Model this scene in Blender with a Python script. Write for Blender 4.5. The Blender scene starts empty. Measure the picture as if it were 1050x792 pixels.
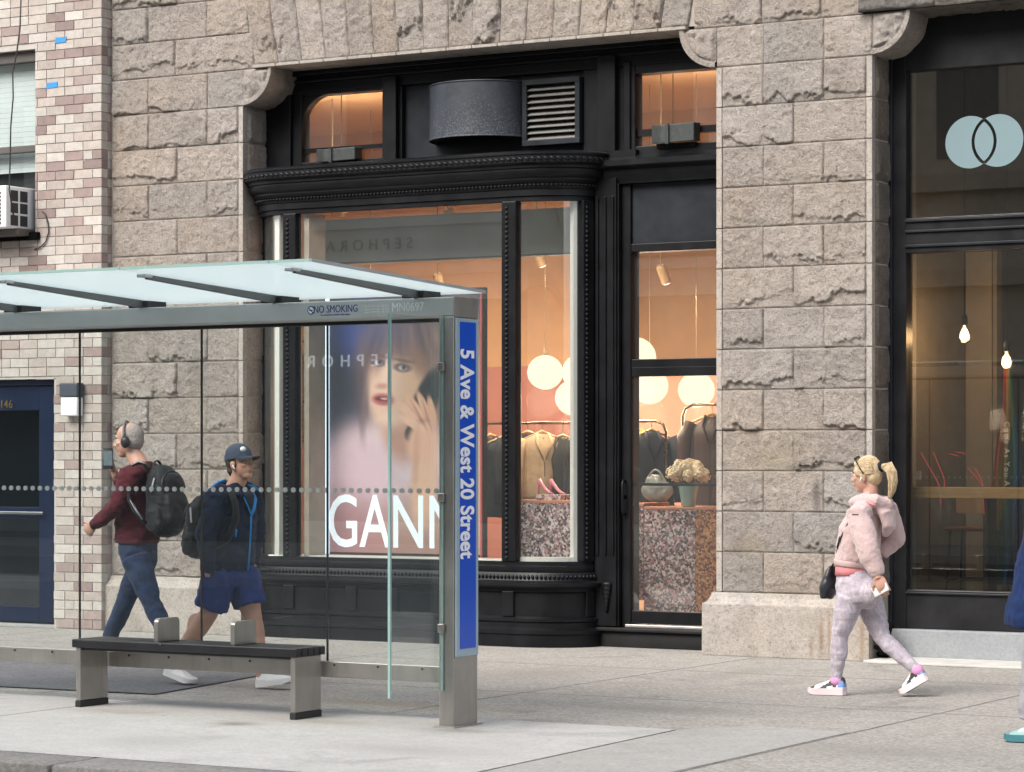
import bpy, bmesh, math, random
from math import sin, cos, pi, radians, sqrt, atan2, exp
from mathutils import Vector, Matrix, noise
random.seed(7)
S = bpy.context.scene
COL = S.collection
# ------------------------------------------------------------------ camera numbers
F, PCX, YH = 2750.0, 525.0, 470.0
CAM = Vector((10.0, -19.1, 1.55))
YAW = radians(30.2)
SN, CN = sin(YAW), cos(YAW)
def P(px, py, Y):
    """point of the plane y = Y seen at photo pixel (px, py)"""
    u = (px - PCX) / F
    dx, dy = -SN + u * CN, CN + u * SN
    t = (Y - CAM.y) / dy
    return Vector((CAM.x + t * dx, Y, CAM.z + t * (YH - py) / F))
def X(px, Y): return P(px, YH, Y).x
def Zp(px, py, Y): return P(px, py, Y).z
def G(px, py, z=0.0):
    u = (px - PCX) / F
    t = (CAM.z - z) * F / (py - YH)
    return Vector((CAM.x + t * (-SN + u * CN), CAM.y + t * (CN + u * SN), z))
# ------------------------------------------------------------------ materials
def srgb(r, g, b):
    f = lambda v: v / 12.92 if v <= 0.04045 else ((v + 0.055) / 1.055) ** 2.4
    return (f(r / 255), f(g / 255), f(b / 255))
class NT:
    def __init__(s, name):
        s.m = bpy.data.materials.new(name); s.m.use_nodes = True
        s.t = s.m.node_tree; s.n = s.t.nodes; s.l = s.t.links; s.n.clear()
        s.out = s.n.new('ShaderNodeOutputMaterial')
    def add(s, typ, **kw):
        n = s.n.new('ShaderNode' + typ)
        for k, v in kw.items():
            if k in n.inputs.keys(): s.set(n.inputs[k], v)
            else: setattr(n, k, v)
        return n
    def set(s, sock, v):
        if isinstance(v, bpy.types.NodeSocket): s.l.new(v, sock)
        elif isinstance(v, bpy.types.Node): s.l.new(v.outputs[0], sock)
        else:
            if sock.type == 'RGBA' and len(v) == 3: v = (*v, 1)
            sock.default_value = v
    def math(s, op, a, b=0.5, c=None):
        n = s.n.new('ShaderNodeMath'); n.operation = op
        s.set(n.inputs[0], a); s.set(n.inputs[1], b)
        if c is not None: s.set(n.inputs[2], c)
        return n.outputs[0]
    def mix(s, fac, a, b, typ='MIX'):
        n = s.n.new('ShaderNodeMix'); n.data_type = 'RGBA'; n.blend_type = typ
        s.set(n.inputs[0], fac); s.set(n.inputs[6], a); s.set(n.inputs[7], b)
        return n.outputs[2]
    def coord(s, which='Object', scale=None):
        c = s.n.new('ShaderNodeTexCoord').outputs[which]
        if scale is not None:
            mp = s.n.new('ShaderNodeMapping'); s.l.new(c, mp.inputs[0]); mp.inputs['Scale'].default_value = scale
            c = mp.outputs[0]
        return c
    def noise(s, scale, detail=4, rough=0.55, vec=None, out='Fac', dist=0.0):
        n = s.n.new('ShaderNodeTexNoise'); n.inputs['Scale'].default_value = scale
        n.inputs['Detail'].default_value = detail; n.inputs['Roughness'].default_value = rough
        n.inputs['Distortion'].default_value = dist
        if vec is not None: s.l.new(vec, n.inputs['Vector'])
        return n.outputs[out]
    def ramp(s, fac, stops, interp='LINEAR'):
        n = s.n.new('ShaderNodeValToRGB'); s.set(n.inputs[0], fac); r = n.color_ramp; r.interpolation = interp
        while len(r.elements) < len(stops): r.elements.new(0.5)
        for e, (p, c) in zip(r.elements, stops):
            e.position = p; e.color = (*c, 1) if len(c) == 3 else c
        return n.outputs[0]
    def bump(s, h, strength=0.3, dist=0.01, normal=None):
        n = s.n.new('ShaderNodeBump'); n.inputs['Strength'].default_value = strength
        n.inputs['Distance'].default_value = dist; s.l.new(h, n.inputs['Height'])
        if normal is not None: s.l.new(normal, n.inputs['Normal'])
        return n.outputs[0]
    def principled(s, **kw):
        b = s.n.new('ShaderNodeBsdfPrincipled')
        for k, v in kw.items():
            s.set(b.inputs[k.replace('_', ' ')], v)
        s.l.new(b.outputs[0], s.out.inputs[0])
        return b
def grey(v): return (v, v, v)
def simple(name, col, rough=0.6, metal=0.0, var=0.12, vscale=6.0, bscale=60, bstr=0.08, bdist=0.004, spec=0.5, sheen=0.0):
    t = NT(name); v = t.coord()
    n1 = t.noise(vscale, 5, vec=v); n2 = t.noise(bscale, 4, vec=v)
    d = tuple(c * (1 - var) for c in col); u = tuple(min(1, c * (1 + var)) for c in col)
    c = t.ramp(n1, [(0.3, d), (0.7, u)])
    r = t.math('MULTIPLY_ADD', n1, 0.2, rough - 0.1)
    b = t.principled(Base_Color=c, Roughness=r, Metallic=metal, Normal=t.bump(n2, bstr, bdist), Specular_IOR_Level=spec)
    if sheen: b.inputs['Sheen Weight'].default_value = sheen
    return t.m
def emit(name, col, st):
    t = NT(name); e = t.add('Emission', Color=col, Strength=st); t.l.new(e.outputs[0], t.out.inputs[0]); return t.m
def glass(name, tint=(0.93, 0.96, 0.95), refl=0.045, rough=0.0, haze=0.0, haze_col=(0.7, 0.8, 0.8)):
    t = NT(name)
    lw = t.add('LayerWeight', Blend=0.5).outputs['Facing']
    f = t.math('MULTIPLY_ADD', t.math('POWER', lw, 5.0), 1.0 - refl, refl)
    tr = t.add('BsdfTransparent', Color=tint); gl = t.add('BsdfGlossy', Color=(1, 1, 1), Roughness=rough)
    base = tr.outputs[0]
    if haze > 0:
        df = t.add('BsdfDiffuse', Color=haze_col); hz = t.n.new('ShaderNodeMixShader')
        w = t.math('MULTIPLY', t.noise(1.6, 6, 0.65, t.coord(scale=(1.2, 1.2, 0.5))), haze * 2)
        t.l.new(w, hz.inputs[0]); t.l.new(tr.outputs[0], hz.inputs[1]); t.l.new(df.outputs[0], hz.inputs[2]); base = hz.outputs[0]
    m = t.n.new('ShaderNodeMixShader'); t.l.new(f, m.inputs[0]); t.l.new(base, m.inputs[1]); t.l.new(gl.outputs[0], m.inputs[2])
    t.l.new(m.outputs[0], t.out.inputs[0]); return t.m
# ------------------------------------------------------------------ mesh builder (world coordinates)
class MB:
    def __init__(s): s.v = []; s.f = []; s.c = []; s.mi = []; s.cur = None; s.m = 0
    def face(s, *idx):
        s.f.append(idx); s.c.append(s.cur); s.mi.append(s.m)
    def add(s, vs): i = len(s.v); s.v.extend([tuple(v) for v in vs]); return i
    def box(s, x0, x1, y0, y1, z0, z1):
        if x1 < x0: x0, x1 = x1, x0
        if y1 < y0: y0, y1 = y1, y0
        if z1 < z0: z0, z1 = z1, z0
        i = s.add([(x0,y0,z0),(x1,y0,z0),(x1,y1,z0),(x0,y1,z0),(x0,y0,z1),(x1,y0,z1),(x1,y1,z1),(x0,y1,z1)])
        for q in ((0,3,2,1),(4,5,6,7),(0,1,5,4),(1,2,6,5),(2,3,7,6),(3,0,4,7)): s.face(*[i+k for k in q])
        return s
    def quad(s, a, b, c, d):
        i = s.add([a, b, c, d]); s.face(i, i+1, i+2, i+3); return s
    def prism(s, poly, vec):
        """poly: 3D points of a planar ring, extruded by vec"""
        n = len(poly); vec = Vector(vec); p = [Vector(q) for q in poly]
        i = s.add(p + [q + vec for q in p])
        nrm = Vector((0,0,0))
        for k in range(n): nrm += p[k].cross(p[(k+1) % n])
        flip = nrm.dot(vec) > 0
        a = list(range(i, i+n)); b = list(range(i+n, i+2*n))
        s.face(*(a[::-1] if flip else a)); s.face(*(b if flip else b[::-1]))
        for k in range(n):
            q = (a[k], a[(k+1) % n], b[(k+1) % n], b[k]); s.face(*(q if flip else q[::-1]))
        return s
    def sweep(s, path, prof, closed_prof=True, cap=True):
        """path: [(origin, dir_out, dir_up)], prof: [(out, up)]"""
        n = len(prof); m = len(path); i = s.add([o + a * po + b * pu for (o, a, b) in path for (po, pu) in prof])
        rng = range(n if closed_prof else n - 1)
        for k in range(m - 1):
            for j in rng:
                j2 = (j + 1) % n
                s.face(i + k*n + j, i + k*n + j2, i + (k+1)*n + j2, i + (k+1)*n + j)
        if cap and closed_prof:
            s.face(*[i + j for j in range(n)][::-1]); s.face(*[i + (m-1)*n + j for j in range(n)])
        return s
    def tube(s, pts, rad, seg=10, cap=True):
        """rad: number, list of numbers, or list of (ra, rb); rings follow the path, rb lies nearest the world y axis"""
        pts = [Vector(p) for p in pts]; n = len(pts)
        if not isinstance(rad, (list, tuple)): rad = [rad] * n
        rings = []; prev = None
        for k in range(n):
            d = (pts[min(k+1, n-1)] - pts[max(k-1, 0)])
            d = d.normalized() if d.length > 1e-9 else Vector((0,0,1))
            if prev is None:
                b = Vector((0,1,0)); b = b - d * b.dot(d)
                if b.length < 0.1: b = Vector((1,0,0)); b = b - d * b.dot(d)
            else: b = prev - d * prev.dot(d)
            b.normalize(); prev = b; a = b.cross(d)
            r = rad[k]; ra, rb = (r if isinstance(r, (tuple, list)) else (r, r))
            rings.append([pts[k] + a * (ra * cos(2*pi*j/seg)) + b * (rb * sin(2*pi*j/seg)) for j in range(seg)])
        i = s.add([v for r in rings for v in r])
        for k in range(n-1):
            for j in range(seg):
                j2 = (j+1) % seg
                s.face(i+k*seg+j, i+k*seg+j2, i+(k+1)*seg+j2, i+(k+1)*seg+j)
        if cap:
            s.face(*[i+j for j in range(seg)][::-1]); s.face(*[i+(n-1)*seg+j for j in range(seg)])
        return s
    def ball(s, c, r, seg=16, ring=10, rot=None):
        """ellipsoid: r number or (rx, ry, rz)"""
        c = Vector(c); r = r if isinstance(r, (tuple, list)) else (r, r, r)
        vs = []
        for k in range(ring + 1):
            th = pi * k / ring
            for j in range(seg):
                v = Vector((r[0]*sin(th)*cos(2*pi*j/seg), r[1]*sin(th)*sin(2*pi*j/seg), r[2]*cos(th)))
                if rot is not None: v = rot @ v
                vs.append(c + v)
        i = s.add(vs)
        for k in range(ring):
            for j in range(seg):
                j2 = (j+1) % seg
                s.face(i+k*seg+j, i+(k+1)*seg+j, i+(k+1)*seg+j2, i+k*seg+j2)
        return s
    def lathe(s, c, prof, seg=20, axis='z'):
        c = Vector(c); vs = []
        for (r, h) in prof:
            for j in range(seg):
                a = 2*pi*j/seg
                if axis == 'z': vs.append(c + Vector((r*cos(a), r*sin(a), h)))
                elif axis == 'y': vs.append(c + Vector((r*cos(a), h, r*sin(a))))
                else: vs.append(c + Vector((h, r*cos(a), r*sin(a))))
        i = s.add(vs); n = len(prof)
        for k in range(n-1):
            for j in range(seg):
                j2 = (j+1) % seg; s.face(i+k*seg+j, i+k*seg+j2, i+(k+1)*seg+j2, i+(k+1)*seg+j)
        s.face(*[i+j for j in range(seg)][::-1]); s.face(*[i+(n-1)*seg+j for j in range(seg)])
        return s
    def build(s, name, mat, parent=None, smooth=False, bevel=0.0, bseg=2, fix=True, remesh=0.0, smo=0, origin=None, post=None):
        me = bpy.data.meshes.new(name)
        wo = Vector((0,0,0))
        if parent is not None:
            q = parent
            while q is not None: wo += q.location; q = q.parent
        elif origin is not None: wo = Vector(origin)
        elif s.v:
            xs, ys, zs = zip(*s.v); wo = Vector(((min(xs)+max(xs))/2, (min(ys)+max(ys))/2, min(zs)))
        me.from_pydata([tuple(Vector(v) - wo) for v in s.v], [], s.f)
        mats = mat if isinstance(mat, (list, tuple)) else [mat]
        for m in mats: me.materials.append(m)
        if any(s.mi): me.polygons.foreach_set('material_index', s.mi)
        if any(c is not None for c in s.c):
            ca = me.color_attributes.new('Col', 'FLOAT_COLOR', 'CORNER'); k = 0; buf = []
            for p, c in zip(me.polygons, s.c):
                c = c or (0.5, 0.5, 0.5); buf += [c[0], c[1], c[2], 1.0] * p.loop_total
            ca.data.foreach_set('color', buf)
        if fix:
            bm = bmesh.new(); bm.from_mesh(me); bmesh.ops.recalc_face_normals(bm, faces=bm.faces); bm.to_mesh(me); bm.free()
        o = bpy.data.objects.new(name, me); COL.objects.link(o)
        o.location = wo if parent is None else (0, 0, 0)
        if parent is not None: o.parent = parent
        if bevel or remesh:
            if remesh:
                md = o.modifiers.new('r', 'REMESH'); md.mode = 'VOXEL'; md.voxel_size = remesh; md.use_smooth_shade = True
                if smo:
                    sm = o.modifiers.new('s', 'SMOOTH'); sm.iterations = smo; sm.factor = 0.5
            if bevel:
                md = o.modifiers.new('b', 'BEVEL'); md.width = bevel; md.segments = bseg; md.limit_method = 'ANGLE'; md.angle_limit = radians(35)
            dg = bpy.context.evaluated_depsgraph_get()
            nm = bpy.data.meshes.new_from_object(o.evaluated_get(dg)); o.modifiers.clear()
            o.data = nm; bpy.data.meshes.remove(me); me = nm; me.name = name
        if post:
            post(me, wo)
        if smooth or remesh:
            me.polygons.foreach_set('use_smooth', [True] * len(me.polygons))
            if bevel or smooth == 'auto': me.set_sharp_from_angle(angle=radians(40))
        return o
def displace(fn):
    """post function: moves vertices along their normals by fn(world position, normal)"""
    def go(me, wo):
        ns = [v.normal.copy() for v in me.vertices]
        for v, n in zip(me.vertices, ns): v.co += n * fn(v.co + wo, n)
        me.update()
    return go
def tag(o, label=None, cat=None, group=None, kind=None):
    if label: o['label'] = label
    if cat: o['category'] = cat
    if group: o['group'] = group
    if kind: o['kind'] = kind
    return o
def thing(name, label, cat, loc, group=None):
    o = bpy.data.objects.new(name, None); COL.objects.link(o); o.location = loc; o.empty_display_size = 0.2
    return tag(o, label, cat, group)
def text_mb(txt, size, extrude=0.002, offset=0.0, align='CENTER', spacing=1.0):
    cu = bpy.data.curves.new('t', 'FONT'); cu.body = txt; cu.size = size; cu.extrude = extrude; cu.offset = offset
    cu.align_x = align; cu.align_y = 'CENTER'; cu.resolution_u = 4; cu.space_character = spacing
    o = bpy.data.objects.new('t', cu); COL.objects.link(o)
    me = bpy.data.meshes.new_from_object(o.evaluated_get(bpy.context.evaluated_depsgraph_get()))
    vs = [v.co.copy() for v in me.vertices]; fs = [tuple(p.vertices) for p in me.polygons]
    bpy.data.objects.remove(o); bpy.data.curves.remove(cu); bpy.data.meshes.remove(me)
    return vs, fs
def lettering(name, txt, size, origin, ux, uy, mat, parent=None, extrude=0.002, offset=0.0, align='CENTER', spacing=1.0, sx=1.0, sy=1.0):
    vs, fs = text_mb(txt, size, extrude, offset, align, spacing)
    ux, uy = Vector(ux).normalized(), Vector(uy).normalized(); un = ux.cross(uy); o = Vector(origin)
    mb = MB(); i = mb.add([o + ux * (v.x * sx) + uy * (v.y * sy) + un * v.z for v in vs])
    for f in fs: mb.face(*[i + k for k in f])
    return mb.build(name, mat, parent, fix=False)
def copy_tree(o, parent=None):
    c = o.copy(); COL.objects.link(c); c.parent = parent
    for ch in list(o.children): copy_tree(ch, c)
    return c
def fbm(p, oct=4):
    return noise.fractal(p, 1.0, 2.0, oct, noise_basis='PERLIN_ORIGINAL')
def smoothstep(a, b, x):
    t = max(0.0, min(1.0, (x - a) / (b - a))) if a != b else float(x > a); return t * t * (3 - 2 * t)
# ------------------------------------------------------------------ camera, sky, sun
cd = bpy.data.cameras.new('camera'); cam = bpy.data.objects.new('camera', cd); COL.objects.link(cam)
cam.location = CAM; cam.rotation_euler = (radians(90), 0, YAW)
cd.sensor_width = 36.0; cd.sensor_fit = 'HORIZONTAL'; cd.lens = F * 36.0 / 1050.0
cd.shift_y = (YH - 396.0) / 1050.0; cd.clip_end = 2000; cd.clip_start = 0.1
S.camera = cam
SUN_EL, SUN_AZ = radians(44), radians(196)      # azimuth clockwise from +y
w = bpy.data.worlds.new('World'); S.world = w; w.use_nodes = True
wt = w.node_tree; wt.nodes.clear()
wo_ = wt.nodes.new('ShaderNodeOutputWorld'); wb = wt.nodes.new('ShaderNodeBackground'); sk = wt.nodes.new('ShaderNodeTexSky')
sk.sky_type = 'NISHITA'; sk.sun_disc = False; sk.sun_elevation = SUN_EL; sk.sun_rotation = SUN_AZ
sk.air_density = 1.0; sk.dust_density = 3.5; sk.ozone_density = 0.6
hs = wt.nodes.new('ShaderNodeHueSaturation'); hs.inputs['Saturation'].default_value = 0.45
wt.links.new(sk.outputs[0], hs.inputs['Color']); wt.links.new(hs.outputs[0], wb.inputs[0]); wb.inputs[1].default_value = 0.125
wt.links.new(wb.outputs[0], wo_.inputs[0])
sl = bpy.data.lights.new('sun', 'SUN'); sl.energy = 1.35; sl.angle = radians(36); sl.color = (1.0, 0.95, 0.88)
so = bpy.data.objects.new('sun', sl); COL.objects.link(so)
sd = Vector((sin(SUN_AZ) * cos(SUN_EL), cos(SUN_AZ) * cos(SUN_EL), sin(SUN_EL)))
so.rotation_euler = (-sd).to_track_quat('-Z', 'Y').to_euler(); so.location = (0, -10, 20)
S.view_settings.view_transform = 'Standard'; S.view_settings.look = 'None'; S.view_settings.exposure = 1.3; S.view_settings.gamma = 1
S.cycles.max_bounces = 10; S.cycles.transparent_max_bounces = 24; S.cycles.caustics_reflective = False; S.cycles.caustics_refractive = False
S.cycles.sample_clamp_indirect = 6.0
# ------------------------------------------------------------------ ground
def concrete(name, ca, cb, speck=0.35, joints=None, bstr=0.25, stain=0.15, marks=()):
    t = NT(name); v = t.coord()
    big = t.noise(0.55, 6, 0.6, v); mid = t.noise(5, 5, 0.6, v); fine = t.noise(150, 3, 0.7, v)
    c = t.ramp(t.math('MULTIPLY_ADD', mid, 0.45, t.math('MULTIPLY', big, 0.55)), [(0.33, ca), (0.66, cb)])
    vo = t.add('TexVoronoi', Scale=62.0); t.l.new(v, vo.inputs['Vector'])
    sp = t.math('MULTIPLY_ADD', t.add('SeparateColor', Color=vo.outputs['Color']).outputs[0], speck, 1 - speck / 2)
    c = t.mix(1.0, c, t.add('CombineColor', Red=sp, Green=sp, Blue=sp).outputs[0], 'MULTIPLY')
    st = t.ramp(t.noise(1.1, 6, 0.68, v, dist=0.6), [(0.56, grey(1)), (0.72, grey(1 - stain))])
    c = t.mix(1.0, c, st, 'MULTIPLY')
    gum = t.add('TexVoronoi', Scale=2.3); t.l.new(v, gum.inputs['Vector'])
    g = t.math('LESS_THAN', t.math('ADD', gum.outputs['Distance'], t.math('MULTIPLY', mid, 0.03)), 0.052)
    c = t.mix(t.math('MULTIPLY', g, 0.5), c, (0.09, 0.085, 0.08))
    dv = t.add('TexVoronoi', Scale=5.5); t.l.new(v, dv.inputs['Vector'])
    dk = t.math('LESS_THAN', dv.outputs['Distance'], t.math('MULTIPLY', t.math('SUBTRACT', t.add('SeparateColor', Color=dv.outputs['Color']).outputs[0], 0.6), 0.09))
    c = t.mix(t.math('MULTIPLY', dk, 0.7), c, (0.06, 0.05, 0.042))
    h = t.math('MULTIPLY_ADD', fine, 0.6, t.math('MULTIPLY', mid, 0.6))
    xyz = t.add('SeparateXYZ', Vector=v)
    for (p, rx, ry, col, op) in marks:       # spills and worn spots
        ax = t.math('DIVIDE', t.math('SUBTRACT', xyz.outputs['X'], p.x), rx); ay = t.math('DIVIDE', t.math('SUBTRACT', xyz.outputs['Y'], p.y), ry)
        g = t.math('POWER', 2.72, t.math('MULTIPLY', t.math('MULTIPLY_ADD', ax, ax, t.math('MULTIPLY', ay, ay)), -1.0))
        c = t.mix(t.math('MINIMUM', t.math('MULTIPLY', g, t.math('MULTIPLY', mid, 2 * op)), 1.0), c, col)
    if joints:
        sx = t.add('SeparateXYZ', Vector=v); m = None
        wob = t.math('MULTIPLY', t.math('SUBTRACT', t.noise(3, 4, 0.7, v), 0.5), 0.03)
        for axis, vals in joints.items():
            for val in vals:
                d = t.math('ABSOLUTE', t.math('ADD', t.math('SUBTRACT', sx.outputs[axis], val), wob))
                k = t.add('MapRange', Value=d); k.inputs['From Min'].default_value = 0.005; k.inputs['From Max'].default_value = 0.017
                k.inputs['To Min'].default_value = 1; k.inputs['To Max'].default_value = 0
                m = k.outputs[0] if m is None else t.math('MAXIMUM', m, k.outputs[0])
        m = t.math('MULTIPLY', m, t.math('MULTIPLY_ADD', big, 1.3, 0.15))
        c = t.mix(m, c, tuple(x * 0.33 for x in ca)); h = t.math('SUBTRACT', h, t.math('MULTIPLY', m, 2.0))
    t.principled(Base_Color=c, Roughness=0.9, Normal=t.bump(h, bstr, 0.006), Specular_IOR_Level=0.25)
    return t.m
CURB_Y = -8.6
M_side = concrete('sidewalk_concrete', (0.272, 0.257, 0.235), (0.345, 0.328, 0.302), 0.5,
                  {'X': [-5.7, -3.2, -1.6, 1.15, 4.05, 6.9], 'Y': [-3.72, -1.55]}, stain=0.35, marks=[(G(690, 728), 0.5, 0.25, (0.19, 0.175, 0.155), 0.5), (G(560, 690), 0.35, 0.5, (0.2, 0.185, 0.165), 0.45), (G(900, 770), 0.6, 0.3, (0.2, 0.19, 0.17), 0.4), (G(400, 722), 0.9, 0.16, (0.24, 0.19, 0.13), 0.5), (G(760, 690), 0.15, 0.7, (0.2, 0.185, 0.165), 0.4)])
M_pad = concrete('pale_concrete', (0.375, 0.37, 0.355), (0.465, 0.46, 0.445), 0.18, {'X': [-0.75, -2.2]}, 0.12, stain=0.28, marks=[(G(243, 743), 0.13, 0.11, (0.20, 0.17, 0.14), 0.8), (G(330, 741), 0.3, 0.12, (0.25, 0.21, 0.16), 0.5), (G(470, 750), 0.25, 0.1, (0.22, 0.2, 0.18), 0.6), (G(120, 730), 0.4, 0.15, (0.27, 0.24, 0.2), 0.45), (G(420, 770), 0.5, 0.2, (0.3, 0.29, 0.27), 0.5), (G(160, 760), 0.35, 0.3, (0.3, 0.29, 0.27), 0.5)])
M_patch = concrete('asphalt_patch', (0.115, 0.118, 0.125), (0.165, 0.168, 0.172), 0.5, stain=0.12)
M_curb = concrete('curb_granite', (0.17, 0.165, 0.157), (0.25, 0.243, 0.23), 0.4)
M_road = concrete('road_asphalt', (0.040, 0.040, 0.042), (0.068, 0.067, 0.066), 0.6)
def sheet(name, poly, z, mat):
    mb = MB(); i = mb.add([(x, y, z) for x, y in poly]); mb.face(*range(i, i + len(poly)))
    o = mb.build(name, mat, origin=(0, 0, z)); return tag(o, kind='structure')
sheet('ground', [(-400, -400), (400, -400), (400, 400), (-400, 400)], -0.16, simple('ground_dirt', (0.09, 0.085, 0.08), 0.9))
sheet('road', [(-120, CURB_Y), (-120, -20.6), (120, -20.6), (120, CURB_Y)], -0.13, M_road)
mb = MB().box(-60, 60, CURB_Y + 0.40, 12, -0.2, 0.0); tag(mb.build('sidewalk', M_side, origin=(0, 0, 0)), kind='structure')
mb = MB()
x = -42.0
while x < 42:
    mb.box(x, x + 2.38, CURB_Y, CURB_Y + 0.40, -0.2, 0.006); x += 2.4
tag(mb.build('kerb', M_curb, origin=(0, 0, 0), bevel=0.018, smooth=True), kind='structure')
mb = MB().box(-60, 60, -28, -20.6, -0.2, 0.0); tag(mb.build('far_sidewalk', M_side, origin=(0, 0, 0)), kind='structure')
# the pale poured pad the shelter stands on, its right end cut on the slant
sheet('concrete_pad', [(-40, CURB_Y + 0.405), (3.22, CURB_Y + 0.405), (3.12, -5.42), (-40, -5.42)], 0.004, M_pad)
sheet('smooth_slab', [(3.235, CURB_Y + 0.405), (4.03, CURB_Y + 0.405), (4.03, -5.05), (3.4, -5.0), (3.135, -5.42)], 0.003, concrete('smooth_concrete', (0.305, 0.297, 0.282), (0.37, 0.36, 0.343), 0.22, None, 0.12))
pp = [G(-260, 699), G(0, 705), G(159, 713), G(259, 695), G(297, 688), G(120, 668), G(-260, 660)]
sheet('asphalt_patch', [(p.x, p.y) for p in pp], 0.008, M_patch)
# ------------------------------------------------------------------ stone and brick materials
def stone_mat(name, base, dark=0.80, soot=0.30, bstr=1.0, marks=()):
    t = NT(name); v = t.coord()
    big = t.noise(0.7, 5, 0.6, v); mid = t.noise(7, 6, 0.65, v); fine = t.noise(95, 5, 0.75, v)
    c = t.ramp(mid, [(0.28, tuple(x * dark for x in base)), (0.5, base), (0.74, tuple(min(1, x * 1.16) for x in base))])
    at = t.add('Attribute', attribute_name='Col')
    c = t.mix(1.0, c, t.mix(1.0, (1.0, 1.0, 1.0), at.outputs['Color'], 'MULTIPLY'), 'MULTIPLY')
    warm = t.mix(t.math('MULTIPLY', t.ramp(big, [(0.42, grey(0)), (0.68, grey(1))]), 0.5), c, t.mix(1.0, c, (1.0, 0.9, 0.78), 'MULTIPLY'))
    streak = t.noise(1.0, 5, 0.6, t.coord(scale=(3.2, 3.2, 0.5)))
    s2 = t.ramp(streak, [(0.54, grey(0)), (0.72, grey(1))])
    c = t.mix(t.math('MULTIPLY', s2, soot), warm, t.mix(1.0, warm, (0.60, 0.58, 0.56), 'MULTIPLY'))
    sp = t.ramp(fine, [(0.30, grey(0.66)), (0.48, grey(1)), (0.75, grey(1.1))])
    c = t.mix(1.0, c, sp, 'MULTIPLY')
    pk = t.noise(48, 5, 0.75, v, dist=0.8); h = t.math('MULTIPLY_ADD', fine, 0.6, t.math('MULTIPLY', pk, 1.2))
    c = t.mix(1.0, c, t.ramp(pk, [(0.34, grey(0.60)), (0.45, grey(1.0)), (0.60, grey(1.18))]), 'MULTIPLY')  # dirtier pits, darkened in the colour to strengthen the shading of the pecked relief
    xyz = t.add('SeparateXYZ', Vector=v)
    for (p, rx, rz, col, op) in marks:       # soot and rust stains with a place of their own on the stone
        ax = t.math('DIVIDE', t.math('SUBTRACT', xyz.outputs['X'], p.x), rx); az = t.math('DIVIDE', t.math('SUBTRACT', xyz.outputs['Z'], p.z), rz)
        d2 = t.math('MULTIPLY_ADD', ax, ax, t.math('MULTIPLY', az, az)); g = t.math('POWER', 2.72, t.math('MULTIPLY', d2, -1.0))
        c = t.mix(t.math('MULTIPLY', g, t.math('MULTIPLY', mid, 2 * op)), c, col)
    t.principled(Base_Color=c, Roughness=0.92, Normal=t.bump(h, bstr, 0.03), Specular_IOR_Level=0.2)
    return t.m
M_stone = stone_mat('rock_faced_stone', (0.438, 0.396, 0.362), marks=[(P(838, 507, 0), 0.035, 0.11, (0.10, 0.10, 0.11), 0.8), (P(826, 480, 0), 0.05, 0.05, (0.22, 0.2, 0.18), 0.4), (P(205, 385, 0), 0.12, 0.16, (0.24, 0.2, 0.16), 0.35), (P(790, 470, 0), 0.2, 0.12, (0.40, 0.33, 0.22), 0.45), (P(770, 560, 0), 0.16, 0.1, (0.40, 0.33, 0.22), 0.4)])
M_dress = stone_mat('dressed_stone', (0.335, 0.309, 0.284), 0.84, 0.30, 0.16, marks=[(P(842, 655, -0.09), 0.022, 0.16, (0.20, 0.11, 0.05), 0.6), (P(850, 650, -0.09), 0.014, 0.2, (0.22, 0.12, 0.06), 0.5), (P(832, 662, -0.09), 0.02, 0.12, (0.22, 0.13, 0.07), 0.45), (P(884, 652, -0.09), 0.02, 0.2, (0.20, 0.11, 0.05), 0.6), (P(140, 640, -0.09), 0.06, 0.1, (0.2, 0.17, 0.14), 0.4)])
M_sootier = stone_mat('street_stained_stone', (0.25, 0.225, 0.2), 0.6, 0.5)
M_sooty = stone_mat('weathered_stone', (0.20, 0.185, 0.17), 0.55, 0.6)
M_mortar = simple('mortar', (0.34, 0.31, 0.275), 0.95, bscale=140, bstr=0.3)
Z0, DZ = 1.45, 0.318
def zc(k): return Z0 + DZ * k
XL, XR, XR2, XB = X(250, 0), X(735, 0), X(895, 0), X(116, 0)       # opening, right pier, brick joint
RV = 0.36                                                            # depth of the reveal
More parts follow.
